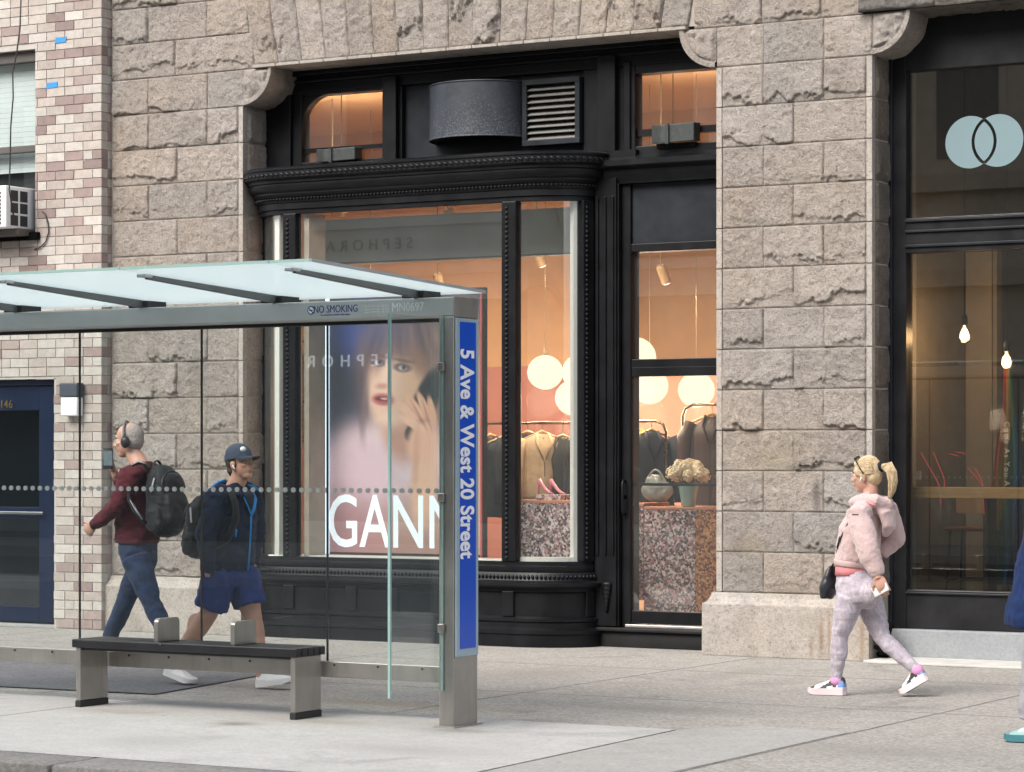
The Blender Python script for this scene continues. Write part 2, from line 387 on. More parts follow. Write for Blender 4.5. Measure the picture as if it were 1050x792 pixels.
def rock(mb, O, U, V, N, quad, seed, relief=0.05, step=0.0085, gap=0.0016, ledge=True):
    """one rock-faced block: quad = four (u, v) corners (ll, lr, ur, ul)"""
    (a, b, c, d) = [Vector(q) for q in quad]
    wid = ((b - a).length + (c - d).length) / 2; hei = ((d - a).length + (c - b).length) / 2
    nx = max(4, int(wid / step)); ny = max(4, int(hei / step)); rs = Vector((seed * 7.31, seed * 3.77, seed * 1.93))
    tint = 0.91 + 0.16 * random.random(); wrm = random.uniform(-0.022, 0.03); mb.cur = (tint + wrm, tint, tint - wrm)
    lvl = random.uniform(0.06, 0.26); amp = random.uniform(0.12, 0.30); frq = random.uniform(2.6, 5.0); cut = random.choice((0.12, 0.3, 0.6, 0.9, 1.0, 1.15)); jag = random.uniform(0.05, 0.16); drift = random.uniform(-0.25, 0.25)
    tilt = random.uniform(-0.01, 0.01)
    vs = []
    for j in range(ny + 1):
        fv = j / ny
        for i in range(nx + 1):
            fu = i / nx
            p2 = a.lerp(b, fu).lerp(d.lerp(c, fu), fv)
            du = min(fu, 1 - fu) * wid; dv0 = fv * hei; dv1 = (1 - fv) * hei
            q = Vector((p2.x, p2.y, 0)) + rs
            e = min(du, dv0, dv1)
            n1 = fbm(q * 4.0, 3); n2 = noise.noise(q * 17.0) + 0.6 * noise.noise(q * 34.0); n3 = abs(noise.noise(q * 11.0 + Vector((3, 1, 9)))) + 0.5 * abs(noise.noise(q * 23.0))
            h = relief * (0.34 + 0.20 * n1 + 0.12 * n2 - 0.15 * n3)
            if ledge:
                bnd = (lvl + amp * (n1 * 0.55 + 0.7 * noise.noise(Vector((p2.x * frq, seed * 5.1, fv * 1.2))) + 0.55 * noise.noise(Vector((p2.x * frq * 3.1, seed * 2.1, 4.0)))) + 0.035 * n2 + jag * (abs(noise.noise(Vector((p2.x * 26, seed * 3.3, fv * 7)))) * 2 - 0.4) + drift * (fu - 0.5)) * hei
                k = smoothstep(bnd - 0.006, bnd + 0.008, dv0) * (0.35 + 0.65 * smoothstep(-0.42, 0.02, noise.noise(Vector((p2.x * 5.5, seed * 9.1, 0)))))
                h = relief * (0.14 + 0.08 * n1 + 0.11 * n2 - 0.10 * n3) + k * relief * (0.62 * cut * (1 - 0.55 * fv) + 0.12 * n1 + 0.07 * n2 - 0.08 * n3)
            edge = smoothstep(-0.004, 0.014 + 0.010 * n1, e)
            h = 0.003 + max(h, 0.001) * edge
            if e < 1e-6: h = -0.001
            uu = p2.x; vv = p2.y
            if i == 0: uu += gap
            if i == nx: uu -= gap
            if j == 0: vv += gap
            if j == ny: vv -= gap
            ju = 0.004 * n2 if 0 < i < nx and 0 < j < ny else 0.0
            vs.append(O + U * (uu + ju) + V * vv + N * h)
    s = mb.add(vs)
    for j in range(ny):
        for i in range(nx):
            q = s + j * (nx + 1) + i
            mb.face(q, q + 1, q + nx + 2, q + nx + 1)
EX, EY, EZ = Vector((1, 0, 0)), Vector((0, 1, 0)), Vector((0, 0, 1))
stone = thing('stone_building', 'beige rock-faced stone building with a flat arch over the black shopfront', 'building', (0, 0, 0))
seed = [1]
def row(mb, xs, k, O=Vector((0,0,0)), U=EX, N=-EY, **kw):
    for x0, x1 in zip(xs, xs[1:]):
        seed[0] += 1
        rock(mb, O, U, EZ, N, [(x0, zc(k)), (x1, zc(k)), (x1, zc(k+1)), (x0, zc(k+1))], seed[0], **kw)
MG = 0.05     # drafted margin on the pier corners
xa, xb = XB, XL - MG
jA = [xa, X(153, 0), X(213, 0), xb]; jB = [xa, X(182, 0), xb]
ra, rb = XR + MG, XR2 - MG
rA = [ra, X(783, 0), X(845, 0), rb]; rB = [ra, X(814, 0), rb]
for (A, B) in ((jA, jB), (rA, rB)):
    mb = MB()
    for k in range(-3, 10): row(mb, A if k % 2 else B, k)
    pier = mb.build('pier', M_stone, stone, smooth=True, fix=False)
    x0 = XL if A is jA else XR2
    mb = MB()                                  # rough returns facing along the street
    for k in range(-3, 10):
        seed[0] += 1
        rock(mb, Vector((x0 - 0.005, 0, 0)), EY, EZ, EX, [(0.05, zc(k)), (RV + 0.02, zc(k)), (RV + 0.02, zc(k+1)), (0.05, zc(k+1))], seed[0], relief=0.03, step=0.02)
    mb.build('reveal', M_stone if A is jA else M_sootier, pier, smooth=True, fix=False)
    for (x0, x1) in ([(XL - MG, XL)] if A is jA else [(XR, XR + MG), (XR2 - MG, XR2)]):
        mb = MB(); mb.cur = (1.0, 1.0, 1.0)   # drafted corner margin, one dressed strip to each course
        for k in range(-3, 10): mb.box(x0 + 0.002, x1, -0.014, 0.05, zc(k) + 0.004, zc(k+1) - 0.004)
        mb.build('corner_margin', M_dress, pier, bevel=0.004)
# the courses that carry the quarter-round corbels, and those above
mb = MB()
row(mb, [xa, X(153, 0), X(213, 0), XL], 10)
row(mb, [xa, X(180, 0), X(262, 0) - 0.015], 11); row(mb, [xa, X(152, 0), X(212, 0), X(262, 0) - 0.075], 12); row(mb, [xa, X(182, 0), X(262, 0) - 0.135], 13)
mb.build('upper_courses', M_stone, stone, smooth=True, fix=False)
mb = MB()
row(mb, [XR, X(783, 0), X(845, 0), XR2], 10); row(mb, [X(712, 0), X(781, 0), X(842, 0), X(885, 0)], 11); row(mb, [X(706, 0), X(765, 0), X(830, 0), X(890, 0)], 12)
for k in (13, 14): row(mb, [X(706, 0), X(795, 0), X(870, 0), 2.6, 3.4, 4.4], k)
mb.build('upper_courses', M_stone, stone, smooth=True, fix=False)
# flat arch: upright voussoirs leaning out a little at the ends
mb = MB(); n = 17; v0, v1 = X(262, 0), X(706, 0); w = (v1 - v0) / n
def lean(x): return (x - (v0 + v1) / 2) * 0.09
for i in range(n):
    x0, x1 = v0 + i * w, v0 + (i + 1) * w; seed[0] += 1
    rock(mb, Vector((0,-0.006,0)), EX, EZ, -EY, [(x0, zc(11) + 0.03), (x1, zc(11) + 0.03), (x1 + lean(x1), 6.05), (x0 + lean(x0), 6.05)], seed[0], relief=0.06, step=0.011)
mb.build('flat_arch', M_stone, stone, smooth=True, fix=False)
# backing and soffit
mb = MB(); mb.cur = (1, 1, 1)
mb.box(XB - 0.02, XL - 0.004, 0.004, 0.9, 0, zc(11)); mb.box(XR + 0.004, XR2 - 0.004, 0.004, 0.9, 0, zc(11))
mb.box(XB - 0.02, 8.0, 0.006, 0.9, zc(11) + 0.028, 8.4)
mb.build('wall_core', M_mortar, stone)
mb = MB(); mb.cur = (0.92, 0.92, 0.92)
for i in range(n):
    x0, x1 = v0 + i * w, v0 + (i + 1) * w
    mb.box(x0 + 0.003, x1 - 0.003, -0.05, RV + 0.1, zc(11), zc(11) + 0.026)
mb.build('arch_soffit', M_dress, stone, bevel=0.004)
def corbel(cx, sgn, mat):
    R = DZ - 0.004; C = Vector((cx, 0, zc(11))); mb = MB(); seed[0] += 1
    na, nr = 26, 20; rs = Vector((seed[0] * 3.3, 0, 0)); idx = []; vs = []
    for a in range(na + 1):
        th = pi / 2 * a / na
        for r in range(nr + 1):
            f = r / nr; rr = R * f
            if f > 0.86: h = 0.036
            else:
                q = Vector((rr * cos(th), rr * sin(th), 0)) * 9 + rs
                h = 0.03 + 0.016 * fbm(q, 4) * 1.6 + 0.014 * smoothstep(-0.1, 0.1, fbm(q * 0.6, 3))
                if f > 0.80: h = 0.022
                h = 0.004 + (h - 0.004) * smoothstep(0, 0.03, min(rr * cos(th), rr * sin(th)))
            vs.append(C + Vector((sgn * rr * cos(th), -h, -rr * sin(th))))
    mb.cur = (1, 1, 1); s = mb.add(vs)
    for a in range(na):
        for r in range(nr):
            q = s + a * (nr + 1) + r; mb.face(q, q + 1, q + nr + 2, q + nr + 1)
    # drum under the band, worked rough
    vs = []; nd = 22
    for a in range(na + 1):
        th = pi / 2 * a / na
        for d in range(nd + 1):
            y = -0.036 + (RV + 0.12) * d / nd
            rr = R + (0 if y < 0.03 else 0.014 * fbm(Vector((th * 3, y * 9, seed[0])), 4))
            vs.append(C + Vector((sgn * rr * cos(th), y, -rr * sin(th))))
    s = mb.add(vs)
    for a in range(na):
        for d in range(nd):
            q = s + a * (nd + 1) + d; mb.face(q, q + 1, q + nd + 2, q + nd + 1)
    mb.box(cx, cx + sgn * R * 0.99, RV, RV + 0.3, zc(11) - R, zc(11)) if False else None
    mb.build('corbel', mat, stone, smooth='auto')
corbel(XL, 1, M_stone); corbel(XR, -1, M_stone); corbel(XR2, 1, M_stone)
# head of the right opening: dark weathered ledge with a ragged underside
mb = MB()
mb.cur = (1, 1, 1)
for i in range(8):
    x0 = XR2 - 0.10 + i * 0.62; seed[0] += 1
    rock(mb, Vector((0, -0.05, 0)), EX, EZ, -EY, [(x0, zc(11) + 0.005), (x0 + 0.62, zc(11) + 0.005), (x0 + 0.62, zc(11) + 0.13), (x0, zc(11) + 0.13)], seed[0], relief=0.06)
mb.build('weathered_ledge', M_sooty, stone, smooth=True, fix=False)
mb = MB(); mb.cur = (1, 1, 1)
for i in range(6):
    x0 = XR2 + 0.30 + i * 0.62; seed[0] += 1
    rock(mb, Vector((0, 0, zc(11))), EX, EY, -EZ, [(x0, -0.05), (x0 + 0.62, -0.05), (x0 + 0.62, RV), (x0, RV)], seed[0], relief=0.05, step=0.02)
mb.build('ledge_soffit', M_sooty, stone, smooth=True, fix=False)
# plinths
def plinth(x0, x1, ret=True):
    mb = MB(); mb.cur = (1.0, 1.0, 1.0); e = 0.09
    prof = [(0.5, 0.0), (-e, 0.0), (-e, 0.40), (-e + 0.004, 0.408), (-e + 0.028, 0.425), (-e + 0.05, 0.46), (-e + 0.058, 0.494), (0.5, 0.494)]
    left = x0 - e; right = x1 + e * 0.4
    n = len(prof)
    vs = [Vector((x0 + (min(y, 0) if True else 0) , y, z)) for (y, z) in prof] + [Vector((x1 - (min(y, 0)) * 0.4, y, z)) for (y, z) in prof]
    i = mb.add(vs)
    for k in range(n): mb.face(i + k, i + (k + 1) % n, i + n + (k + 1) % n, i + n + k)
    mb.face(*[i + k for k in range(n)]); mb.face(*[i + n + k for k in range(n)][::-1])
    mb.build('plinth', M_dress, stone, bevel=0.006)
plinth(XB + 0.03, XL); plinth(XR, XR2 - 0.03)
# broken corner of the right plinth: patched rubble under the jamb
mb = MB(); mb.cur = (0.75, 0.72, 0.7)
for k in range(9):
    mb.ball((XR2 + 0.06 + random.uniform(-0.04, 0.05), 0.03 + random.uniform(-0.05, 0.08), 0.05 + 0.028 * k), (random.uniform(0.03, 0.06), 0.05, random.uniform(0.025, 0.05)), 10, 8)
mb.build('broken_corner', M_sootier, stone, remesh=0.012, post=displace(lambda p, n: 0.012 * fbm(p * 25, 3)))

# ------------------------------------------------------------------ brick building
def brick_mat():
    t = NT('face_brick'); v = t.coord()
    at = t.add('Attribute', attribute_name='Col').outputs['Color']
    fine = t.noise(130, 4, 0.7, v); mid = t.noise(14, 5, 0.65, v)
    c = t.mix(1.0, at, t.ramp(mid, [(0.3, grey(0.84)), (0.7, grey(1.1))]), 'MULTIPLY')
    c = t.mix(1.0, c, t.ramp(fine, [(0.3, grey(0.72)), (0.5, grey(1)), (0.7, grey(1.08))]), 'MULTIPLY')
    t.principled(Base_Color=c, Roughness=0.85, Normal=t.bump(fine, 0.3, 0.004), Specular_IOR_Level=0.25)
    return t.m
M_brick = brick_mat(); M_bmortar = simple('brick_mortar', (0.40, 0.375, 0.345), 0.95, bscale=140, bstr=0.3)
pal = [(0.50, 0.45, 0.405), (0.54, 0.50, 0.46), (0.47, 0.415, 0.37), (0.545, 0.505, 0.46), (0.45, 0.39, 0.35), (0.50, 0.45, 0.41)]
mau = [(0.325, 0.252, 0.232), (0.36, 0.285, 0.262), (0.30, 0.232, 0.216), (0.39, 0.318, 0.29)]
BY = -0.14; XE = X(104, BY); bh, bl, mo = 0.0846, 0.213, 0.006
brick = thing('brick_building', 'pale brick house wall mottled with mauve bricks beside the stone pier', 'building', (XE - 1.5, 0, 0))
WX0, WX1, WZ0, WZ1 = -8.2, X(36, BY), Zp(36, 238, BY), Zp(36, 50, BY)        # upper window opening
DX0, DX1, DZ1 = -7.4, X(55, BY), Zp(50, 389, BY)                            # door opening
mb = MB(); rng = random.Random(3)
z = 0.012; r = 0
while z < 6.6:
    z1 = z + bh - mo
    off = (0 if r % 2 else bl / 2)
    x = XE; first = True
    while x > -9.2:
        if first: ln = bl if r % 2 else bl / 2
        else: ln = bl if rng.random() > 0.09 else bl / 2
        first = False
        x0, x1 = x - ln + mo, x
        in_w = lambda a, b: (b > WX0 and a < WX1 and z1 > WZ0 + 0.02 and z < WZ1 - 0.02) or (b > DX0 and a < DX1 and z < DZ1 - 0.02)
        run = rng.random()
        if in_w(x0, x1):
            lim = WX1 if z > 2.6 else DX1
            if x1 > lim + 0.02: x0 = lim
            else: x -= ln; continue
        mb.cur = rng.choice(mau) if run < 0.25 else rng.choice(pal)
        f = rng.uniform(0.80, 0.95); mb.cur = tuple(c * f for c in mb.cur)
        d = rng.uniform(-0.002, 0.002)
        mb.box(x0, x1, BY + d, BY + 0.09, z, z1)
        x -= ln
    # the return into the joint beside the stone pier
    y = BY + 0.094
    while y < 0.42:
        mb.cur = tuple(c * rng.uniform(0.85, 1.0) for c in (rng.choice(mau) if rng.random() < 0.3 else rng.choice(pal)))
        mb.box(XE - 0.09, XE - rng.uniform(0, 0.002), y, y + 0.2, z, z1); y += 0.209
    z += bh; r += 1
mb.build('brickwork', M_brick, brick, bevel=0.0025, bseg=1)
mb = MB()
mb.box(WX1 - 0.0, XE - 0.008, BY + 0.009, 0.4, DZ1, 6.6); mb.box(DX1, XE - 0.008, BY + 0.009, 0.4, 0, DZ1 + 0.01)
mb.box(-9.2, WX1 + 0.005, BY + 0.0095, 0.4, WZ1, 6.6); mb.box(-9.2, WX1 + 0.005, BY + 0.0095, 0.4, DZ1 + 0.004, WZ0)
mb.box(-9.2, DX0, BY + 0.0097, 0.4, 0, DZ1 + 0.004)
mb.build('mortar_bed', M_bmortar, brick)
# sill
sil = MB().box(-9.0, WX1 + 0.06, BY - 0.05, 0.1, WZ0 - 0.075, WZ0 - 0.004); sil.build('window_sill', M_dress, brick, bevel=0.006)
M_frameb = simple('window_bronze', (0.085, 0.075, 0.068), 0.5)
M_white = simple('white_paint', (0.72, 0.73, 0.73), 0.4, var=0.05)
G_win = glass('window_glass', (0.92, 0.95, 0.95), 0.08)
M_blind = simple('roller_blind', (0.78, 0.80, 0.78), 0.8, var=0.03)
fr = MB(); y0 = BY + 0.07
fr.box(WX1 - 0.055, WX1, y0, y0 + 0.1, WZ0, WZ1); fr.box(WX0, WX1 - 0.055, y0, y0 + 0.1, WZ1 - 0.10, WZ1); fr.box(WX0, WX1 - 0.055, y0, y0 + 0.1, WZ0, WZ0 + 0.05)
zm = Zp(20, 152, BY); fr.box(WX0, WX1 - 0.055, y0 + 0.003, y0 + 0.09, zm - 0.03, zm + 0.03)
win = fr.build('window', M_frameb, brick, bevel=0.004)
MB().box(WX0, WX1 - 0.05, y0 + 0.045, y0 + 0.05, WZ0 + 0.04, WZ1 - 0.09).build('pane', G_win, win)
bl_ = MB(); zz = zm - 0.2
while zz < WZ1 - 0.05:
    bl_.box(WX0, WX1 - 0.08, y0 + 0.13, y0 + 0.135, zz, zz + 0.045); zz += 0.047
bl_.build('blind', M_blind, win)
MB().box(WX0, WX1 - 0.01, y0 + 0.2, y0 + 0.22, WZ0, WZ1).build('dark_room', simple('dark_room', (0.03, 0.03, 0.03), 0.9), win)
# blue door
M_navy = simple('navy_paint', (0.004, 0.0105, 0.034), 0.38, var=0.15, bstr=0.03, spec=0.22)
M_brass = simple('brass', (0.42, 0.30, 0.12), 0.35, 1.0)
M_chrome = simple('polished_steel', (0.62, 0.62, 0.62), 0.22, 1.0, bstr=0.02)
dy = BY + 0.10
dfr = MB(); dfr.box(DX1 - 0.055, DX1, dy - 0.03, dy + 0.1, 0.03, DZ1); dfr.box(DX0, DX1 - 0.055, dy - 0.03, dy + 0.1, DZ1 - 0.05, DZ1)
door = dfr.build('door', M_navy, brick, bevel=0.004)
zt0, zt1 = Zp(20, 421, dy), Zp(20, 401, dy)
lf = MB(); lx0, lx1 = DX0 + 0.05, DX1 - 0.06
xs1 = X(40, dy); zg1, zg0 = Zp(20, 421, dy), Zp(20, 520, dy); zk1, zk0 = Zp(20, 532, dy), Zp(20, 622, dy)
lf.box(xs1, lx1, dy, dy + 0.05, 0.05, DZ1 - 0.055); lf.box(lx0, xs1, dy, dy + 0.05, zg1, DZ1 - 0.055); lf.box(lx0, xs1, dy + 0.001, dy + 0.05, zk1, zg0); lf.box(lx0, xs1, dy, dy + 0.05, 0.05, zk0)
leaf = lf.build('door_leaf', M_navy, door, bevel=0.004)
MB().box(lx0, xs1 + 0.003, dy + 0.022, dy + 0.03, zg0, zg1).build('door_pane', glass('door_glass', (0.45, 0.52, 0.55), 0.09), door)
MB().box(lx0, xs1 + 0.003, dy + 0.022, dy + 0.03, zk0, zk1).build('kick_panel', glass('kick_glass', (0.30, 0.40, 0.5), 0.08), door)
MB().box(lx0, X(47, dy), dy - 0.05, dy - 0.03, Zp(20, 526, dy) - 0.012, Zp(20, 526, dy) + 0.012).build('push_bar', M_chrome, door, bevel=0.004)
lettering('house_number', '146', 0.105, P(6.5, 415, dy - 0.004), EX, EZ, M_brass, door, 0.004)
MB().box(lx0, DX1 - 0.02, 0.28, 0.30, 0, DZ1).build('dark_hall', simple('dark_hall', (0.05, 0.055, 0.06), 0.8), door)
MB().box(DX0, DX1 + 0.02, dy - 0.08, dy + 0.1, 0.0, 0.03).build('threshold', simple('granite_step', (0.30, 0.30, 0.29), 0.8), door, bevel=0.005)
# wall lamp
lx, rx_ = X(64, BY - 0.06), X(82.5, BY - 0.06)
zt, zb = Zp(73, 393, BY), Zp(73, 427, BY); zmid = zt - (zt - zb) * 0.42
lamp = thing('wall_lamp', 'dark wall lamp with a white diffuser on the brick right of the blue door', 'wall lamp', ((lx + rx_) / 2, BY - 0.01, zb))
MB().box(lx, rx_, BY - 0.11, BY - 0.008, zmid, zt).build('hood', simple('slate_metal', (0.055, 0.065, 0.085), 0.45), lamp, bevel=0.012)
MB().box(lx + 0.008, rx_ - 0.008, BY - 0.10, BY - 0.008, zb, zmid - 0.002).build('diffuser', simple('opal_lens', (0.74, 0.76, 0.78), 0.35, var=0.03), lamp, bevel=0.014, bseg=3, smooth=True)
# blue tape
M_tape = simple('blue_tape', (0.03, 0.25, 0.62), 0.6)
for (px, py, lab) in ((62, 41, 'torn strip of blue tape on the brick, the upper of the two'), (53, 87.5, 'torn strip of blue tape on the brick, the lower of the two beside the window')):
    p = P(px, py, BY - 0.006); o = MB()
    i = o.add([(p.x - 0.066, BY - 0.0065, p.z - 0.027), (p.x + 0.06, BY - 0.0065, p.z - 0.024), (p.x + 0.068, BY - 0.0065, p.z + 0.026), (p.x - 0.058, BY - 0.0065, p.z + 0.022)])
    o.face(i, i+1, i+2, i+3); o.prism([o.v[j] for j in range(i, i+4)], (0, 0.002, 0))
    o.f.pop(0); o.c.pop(0); o.mi.pop(0)
    tag(o.build('tape_strip', M_tape), lab, 'tape', 'blue tape strips')
# air conditioner in the window
ac = thing('air_conditioner', 'white window air conditioner jutting from the left window of the brick house', 'air conditioner', (X(10, BY - 0.25), BY - 0.2, Zp(20, 232, BY)))
az0, az1 = WZ0 + 0.02, Zp(30, 189, BY - 0.3); ax1 = WX1 - 0.05; ax0 = ax1 - 0.62; ay = BY - 0.34
M_acw = simple('ac_white', (0.70, 0.71, 0.72), 0.45, var=0.04)
mb = MB(); mb.box(ax0, ax1, ay, BY + 0.08, az0, az1); mb.build('case', M_acw, ac, bevel=0.012, bseg=3, smooth=True)
M_acd = simple('ac_dark', (0.02, 0.022, 0.025), 0.6)
gr = MB()
for a, b in ((0.06, 0.16), (0.19, 0.29)):
    for c_, d_ in ((0.06, 0.31), (0.36, 0.60), (0.64, 0.90)):
        gr.box(ax1 + 0.001, ax1 + 0.004, ay + a, ay + b, az0 + (az1 - az0) * c_, az0 + (az1 - az0) * d_)
gr.build('side_grille', M_acd, ac)
gr = MB()
for k in range(9): gr.box(ax0 + 0.04, ax1 - 0.06, ay - 0.004, ay - 0.001, az0 + 0.03 + k * 0.034, az0 + 0.052 + k * 0.034)
gr.build('coil_grille', M_acd, ac)
MB().box(ax0 - 0.02, ax1 + 0.02, BY - 0.2, BY + 0.06, az0 - 0.06, az0 - 0.004).build('bracket', M_frameb, ac, bevel=0.004)
# cables
M_cab = simple('black_cable', (0.02, 0.02, 0.02), 0.5)
def cable(pts, Y, r, label):
    w_ = [P(px, py, Y) for px, py in pts]
    o = MB().tube(w_, r, 6).build('cable', M_cab, smooth=True); tag(o, label, 'cable')
cable([(22, -20), (20.5, 30), (17, 55), (13, 75), (13.5, 100), (11, 130), (10.5, 160), (9.5, 195), (14, 222)], BY - 0.36, 0.007, 'thin black cable hanging down in front of the left window')
cable([(43, 217), (46, 219), (49, 228), (50, 238), (47, 248), (41, 254), (35, 256)], BY - 0.012, 0.006, 'short loop of black cable on the brick under the window')

# ------------------------------------------------------------------ the other side of the street (seen only mirrored in the glass)
M_opp = simple('pale_facade', (0.50, 0.47, 0.42), 0.8, var=0.06)
M_oppd = simple('facade_trim', (0.36, 0.34, 0.31), 0.8)
opp = thing('facade_across_street', 'pale cornice and shop sign across the street, seen mirrored in the windows', 'building', (-15, -25, 0))
def across(name, Y, x0, x1, h, fl, mat, root, wgap=2.2):
    b = MB().box(x0, x1, Y - 6, Y, 0, h); b.build('wall', mat, root)
    wn = MB(); z = 6.9
    while z < h - 2:
        x = x0 + 0.8
        while x < x1 - 1.6:
            wn.box(x, x + 1.15, Y - 0.05, Y + 0.02, z, z + 2.1); x += wgap
        z += fl
    wn.build('window_row', simple('dark_panes', (0.05, 0.055, 0.06), 0.15), root)
YO = -25.0
across('a', YO, -34, -8.5, 15.0, 3.6, M_opp, opp)
mb = MB()
for (a, b, c_) in ((5.35, 6.05, 0.10), (6.05, 6.22, 0.22), (6.35, 6.5, 0.16), (6.65, 6.9, 0.34), (5.1, 5.3, 0.12)): mb.box(-34, -8.6, YO, YO + c_, a, b)
x = -34
while x < -8.7: mb.box(x, x + 0.13, YO, YO + 0.28, 6.5, 6.65); x += 0.26
mb.build('cornice', M_opp, opp)
mb = MB().box(-34, -8.6, YO - 0.1, YO + 0.03, 0.3, 4.6); mb.build('shop_window', simple('shop_dark', (0.035, 0.035, 0.04), 0.2), opp)
M_letter = simple('sign_letter', (0.03, 0.03, 0.03), 0.5)
pa = P(380, 252, -YO); lettering('shop_sign', 'SEPHORA', 0.31, (pa.x, YO + 0.12, pa.z + 0.0), -EX, EZ, M_letter, opp, 0.012, spacing=1.75)
M_lw = emit('lit_letter', (0.9, 0.9, 0.95), 0.9)
pa = P(350, 371, -YO); lettering('lit_sign', 'SEPHORA', 0.34, (pa.x, YO + 0.08, pa.z), -EX, EZ, M_lw, opp, 0.012, spacing=1.9)
opb = thing('brown_building_across_street', 'brown facade across the street with tall windows, seen mirrored in the right shop window', 'building', (4, -26, 0))
across('b', YO - 0.5, -8.4, 24, 15.0, 3.4, simple('brown_facade', (0.46, 0.40, 0.32), 0.85), opb, 2.0)
mb = MB()
for z_ in (4.6, 6.3, 9.7): mb.box(-8.4, 24, YO - 0.5, YO - 0.2, z_, z_ + 0.3)
mb.build('string_course', simple('brown_trim', (0.38, 0.32, 0.25), 0.85), opb)
# ------------------------------------------------------------------ black shopfront with a bay window
def black_paint(name, col, rough):
    t = NT(name); v = t.coord()
    n1 = t.noise(5, 6, 0.65, v); n2 = t.noise(45, 4, 0.7, v); n3 = t.noise(1.3, 5, 0.6, t.coord(scale=(2, 2, 0.6)))
    c = t.ramp(n1, [(0.3, tuple(x * 0.75 for x in col)), (0.7, tuple(x * 1.3 for x in col))])
    dust = t.ramp(n3, [(0.5, grey(0)), (0.75, grey(1))])
    c = t.mix(t.math('MULTIPLY', dust, 0.10), c, (0.055, 0.058, 0.066))
    chips = t.ramp(n2, [(0.72, grey(0)), (0.76, grey(1))])
    c = t.mix(t.math('MULTIPLY', chips, 0.35), c, (0.16, 0.155, 0.15))
    r = t.math('MULTIPLY_ADD', n1, 0.3, rough - 0.15)
    t.principled(Base_Color=c, Roughness=r, Normal=t.bump(n2, 0.12, 0.003), Specular_IOR_Level=0.24)
    return t.m
M_blk = black_paint('black_gloss_paint', (0.0045, 0.005, 0.0064), 0.40)
M_slate = black_paint('slate_painted_panel', (0.016, 0.0185, 0.023), 0.4)
M_shopg = glass('shop_glass', (0.94, 0.95, 0.94), 0.085, haze=0.02)
M_ivory = simple('ivory_liner', (0.76, 0.75, 0.71), 0.5, var=0.04)
shop = thing('shopfront', 'black painted shopfront with curved bay window and glass door under the flat arch', 'shopfront', (-1.5, 0.2, 0))
bay = MB()
YB = 0.38; FXA, FXB = X(291, 0), X(530, 0); RXA, RXB = 0.43, 0.53
def ell(cx, rx, a): # angle measured from +x
    p = Vector((cx + rx * cos(a), YB + YB * sin(a), 0)); n = Vector((cos(a) / rx, sin(a) / YB, 0)).normalized(); return (p, n, EZ)
def plan(a0=None, a1=None, nseg=16, front=True, left=True, right=True):
    r = []
    if left: r += [ell(FXA, RXA, pi + (pi / 2) * k / nseg) for k in range(nseg)]
    if front: r += [(Vector((FXA + (FXB - FXA) * k / 12, 0, 0)), -EY, EZ) for k in range(13)]
    if right: r += [ell(FXB, RXB, 1.5 * pi + (pi / 2) * k / nseg) for k in range(1, nseg + 1)]
    return r
full = plan()
def mould(name, prof, mat=None, path=None, bevel=0.0, parent=None):
    return MB().sweep(path or full, prof).build(name, mat or M_blk, parent or shop, smooth='auto', bevel=bevel)
def along(path, step, out, z):
    """points at equal steps along the plan"""
    pts = [o + n * out + EZ * z for (o, n, u) in path]; nrm = [n for (o, n, u) in path]
    res = []; acc = 0.0
    for a, b, n in zip(pts, pts[1:], nrm):
        L = (b - a).length; d = -acc
        while d + step <= L + 1e-9:
            d += step; res.append((a.lerp(b, d / L), n))
        acc = L - d
    return res
# cornice: stacked mouldings
cor = mould('bay_cornice', [(-0.30, 3.76), (0.035, 3.76), (0.045, 3.775), (0.045, 3.80), (0.075, 3.83), (0.075, 3.845), (0.10, 3.86), (0.115, 3.885), (0.112, 3.915), (0.128, 3.925),
      (0.128, 3.945), (0.15, 3.955), (0.165, 3.965), (0.165, 4.02), (0.175, 4.03), (0.175, 4.045), (0.15, 4.06), (-0.30, 4.075)])
mb = MB()
for p, n in along(full, 0.055, 0.166, 3.992):     # leaf-and-rope band
    s_ = Vector((-n.y, n.x, 0)); q = Matrix((s_, n, EZ)).transposed() @ Matrix.Rotation(0.5, 3, 'Y')
    mb.ball(p, (0.031, 0.012, 0.014), 8, 5, q)
mb.build('rope_band', M_blk, cor, smooth=True)
mb = MB()
for p, n in along(full, 0.036, 0.052, 3.788): 
    s_ = Vector((-n.y, n.x, 0)); q = Matrix((s_, n, EZ)).transposed()
    mb.ball(p, (0.012, 0.012, 0.013), 7, 5, q)
mb.build('bead_band', M_blk, cor, smooth=True)
# window head and sill rails
mould('window_head', [(-0.07, 3.665), (0.012, 3.665), (0.012, 3.70), (0.028, 3.705), (0.028, 3.757), (-0.07, 3.757)])
GZ0, GZ1 = 0.70, 3.665
mould('window_rail', [(-0.09, 0.615), (0.022, 0.615), (0.03, 0.63), (0.03, 0.66), (0.012, 0.67), (0.012, 0.70), (-0.09, 0.70)])
sil = mould('bay_sill', [(-0.2, 0.485), (0.075, 0.485), (0.09, 0.50), (0.09, 0.525), (0.065, 0.535), (0.048, 0.54), (0.04, 0.55), (0.04, 0.60), (0.03, 0.612), (-0.2, 0.612)])
mb = MB()
for p, n in along(full, 0.036, 0.043, 0.575):
    s_ = Vector((-n.y, n.x, 0)); mb.ball(p, (0.014, 0.013, 0.018), 7, 5, Matrix((s_, n, EZ)).transposed())
mb.build('bead_band', M_blk, sil, smooth=True)
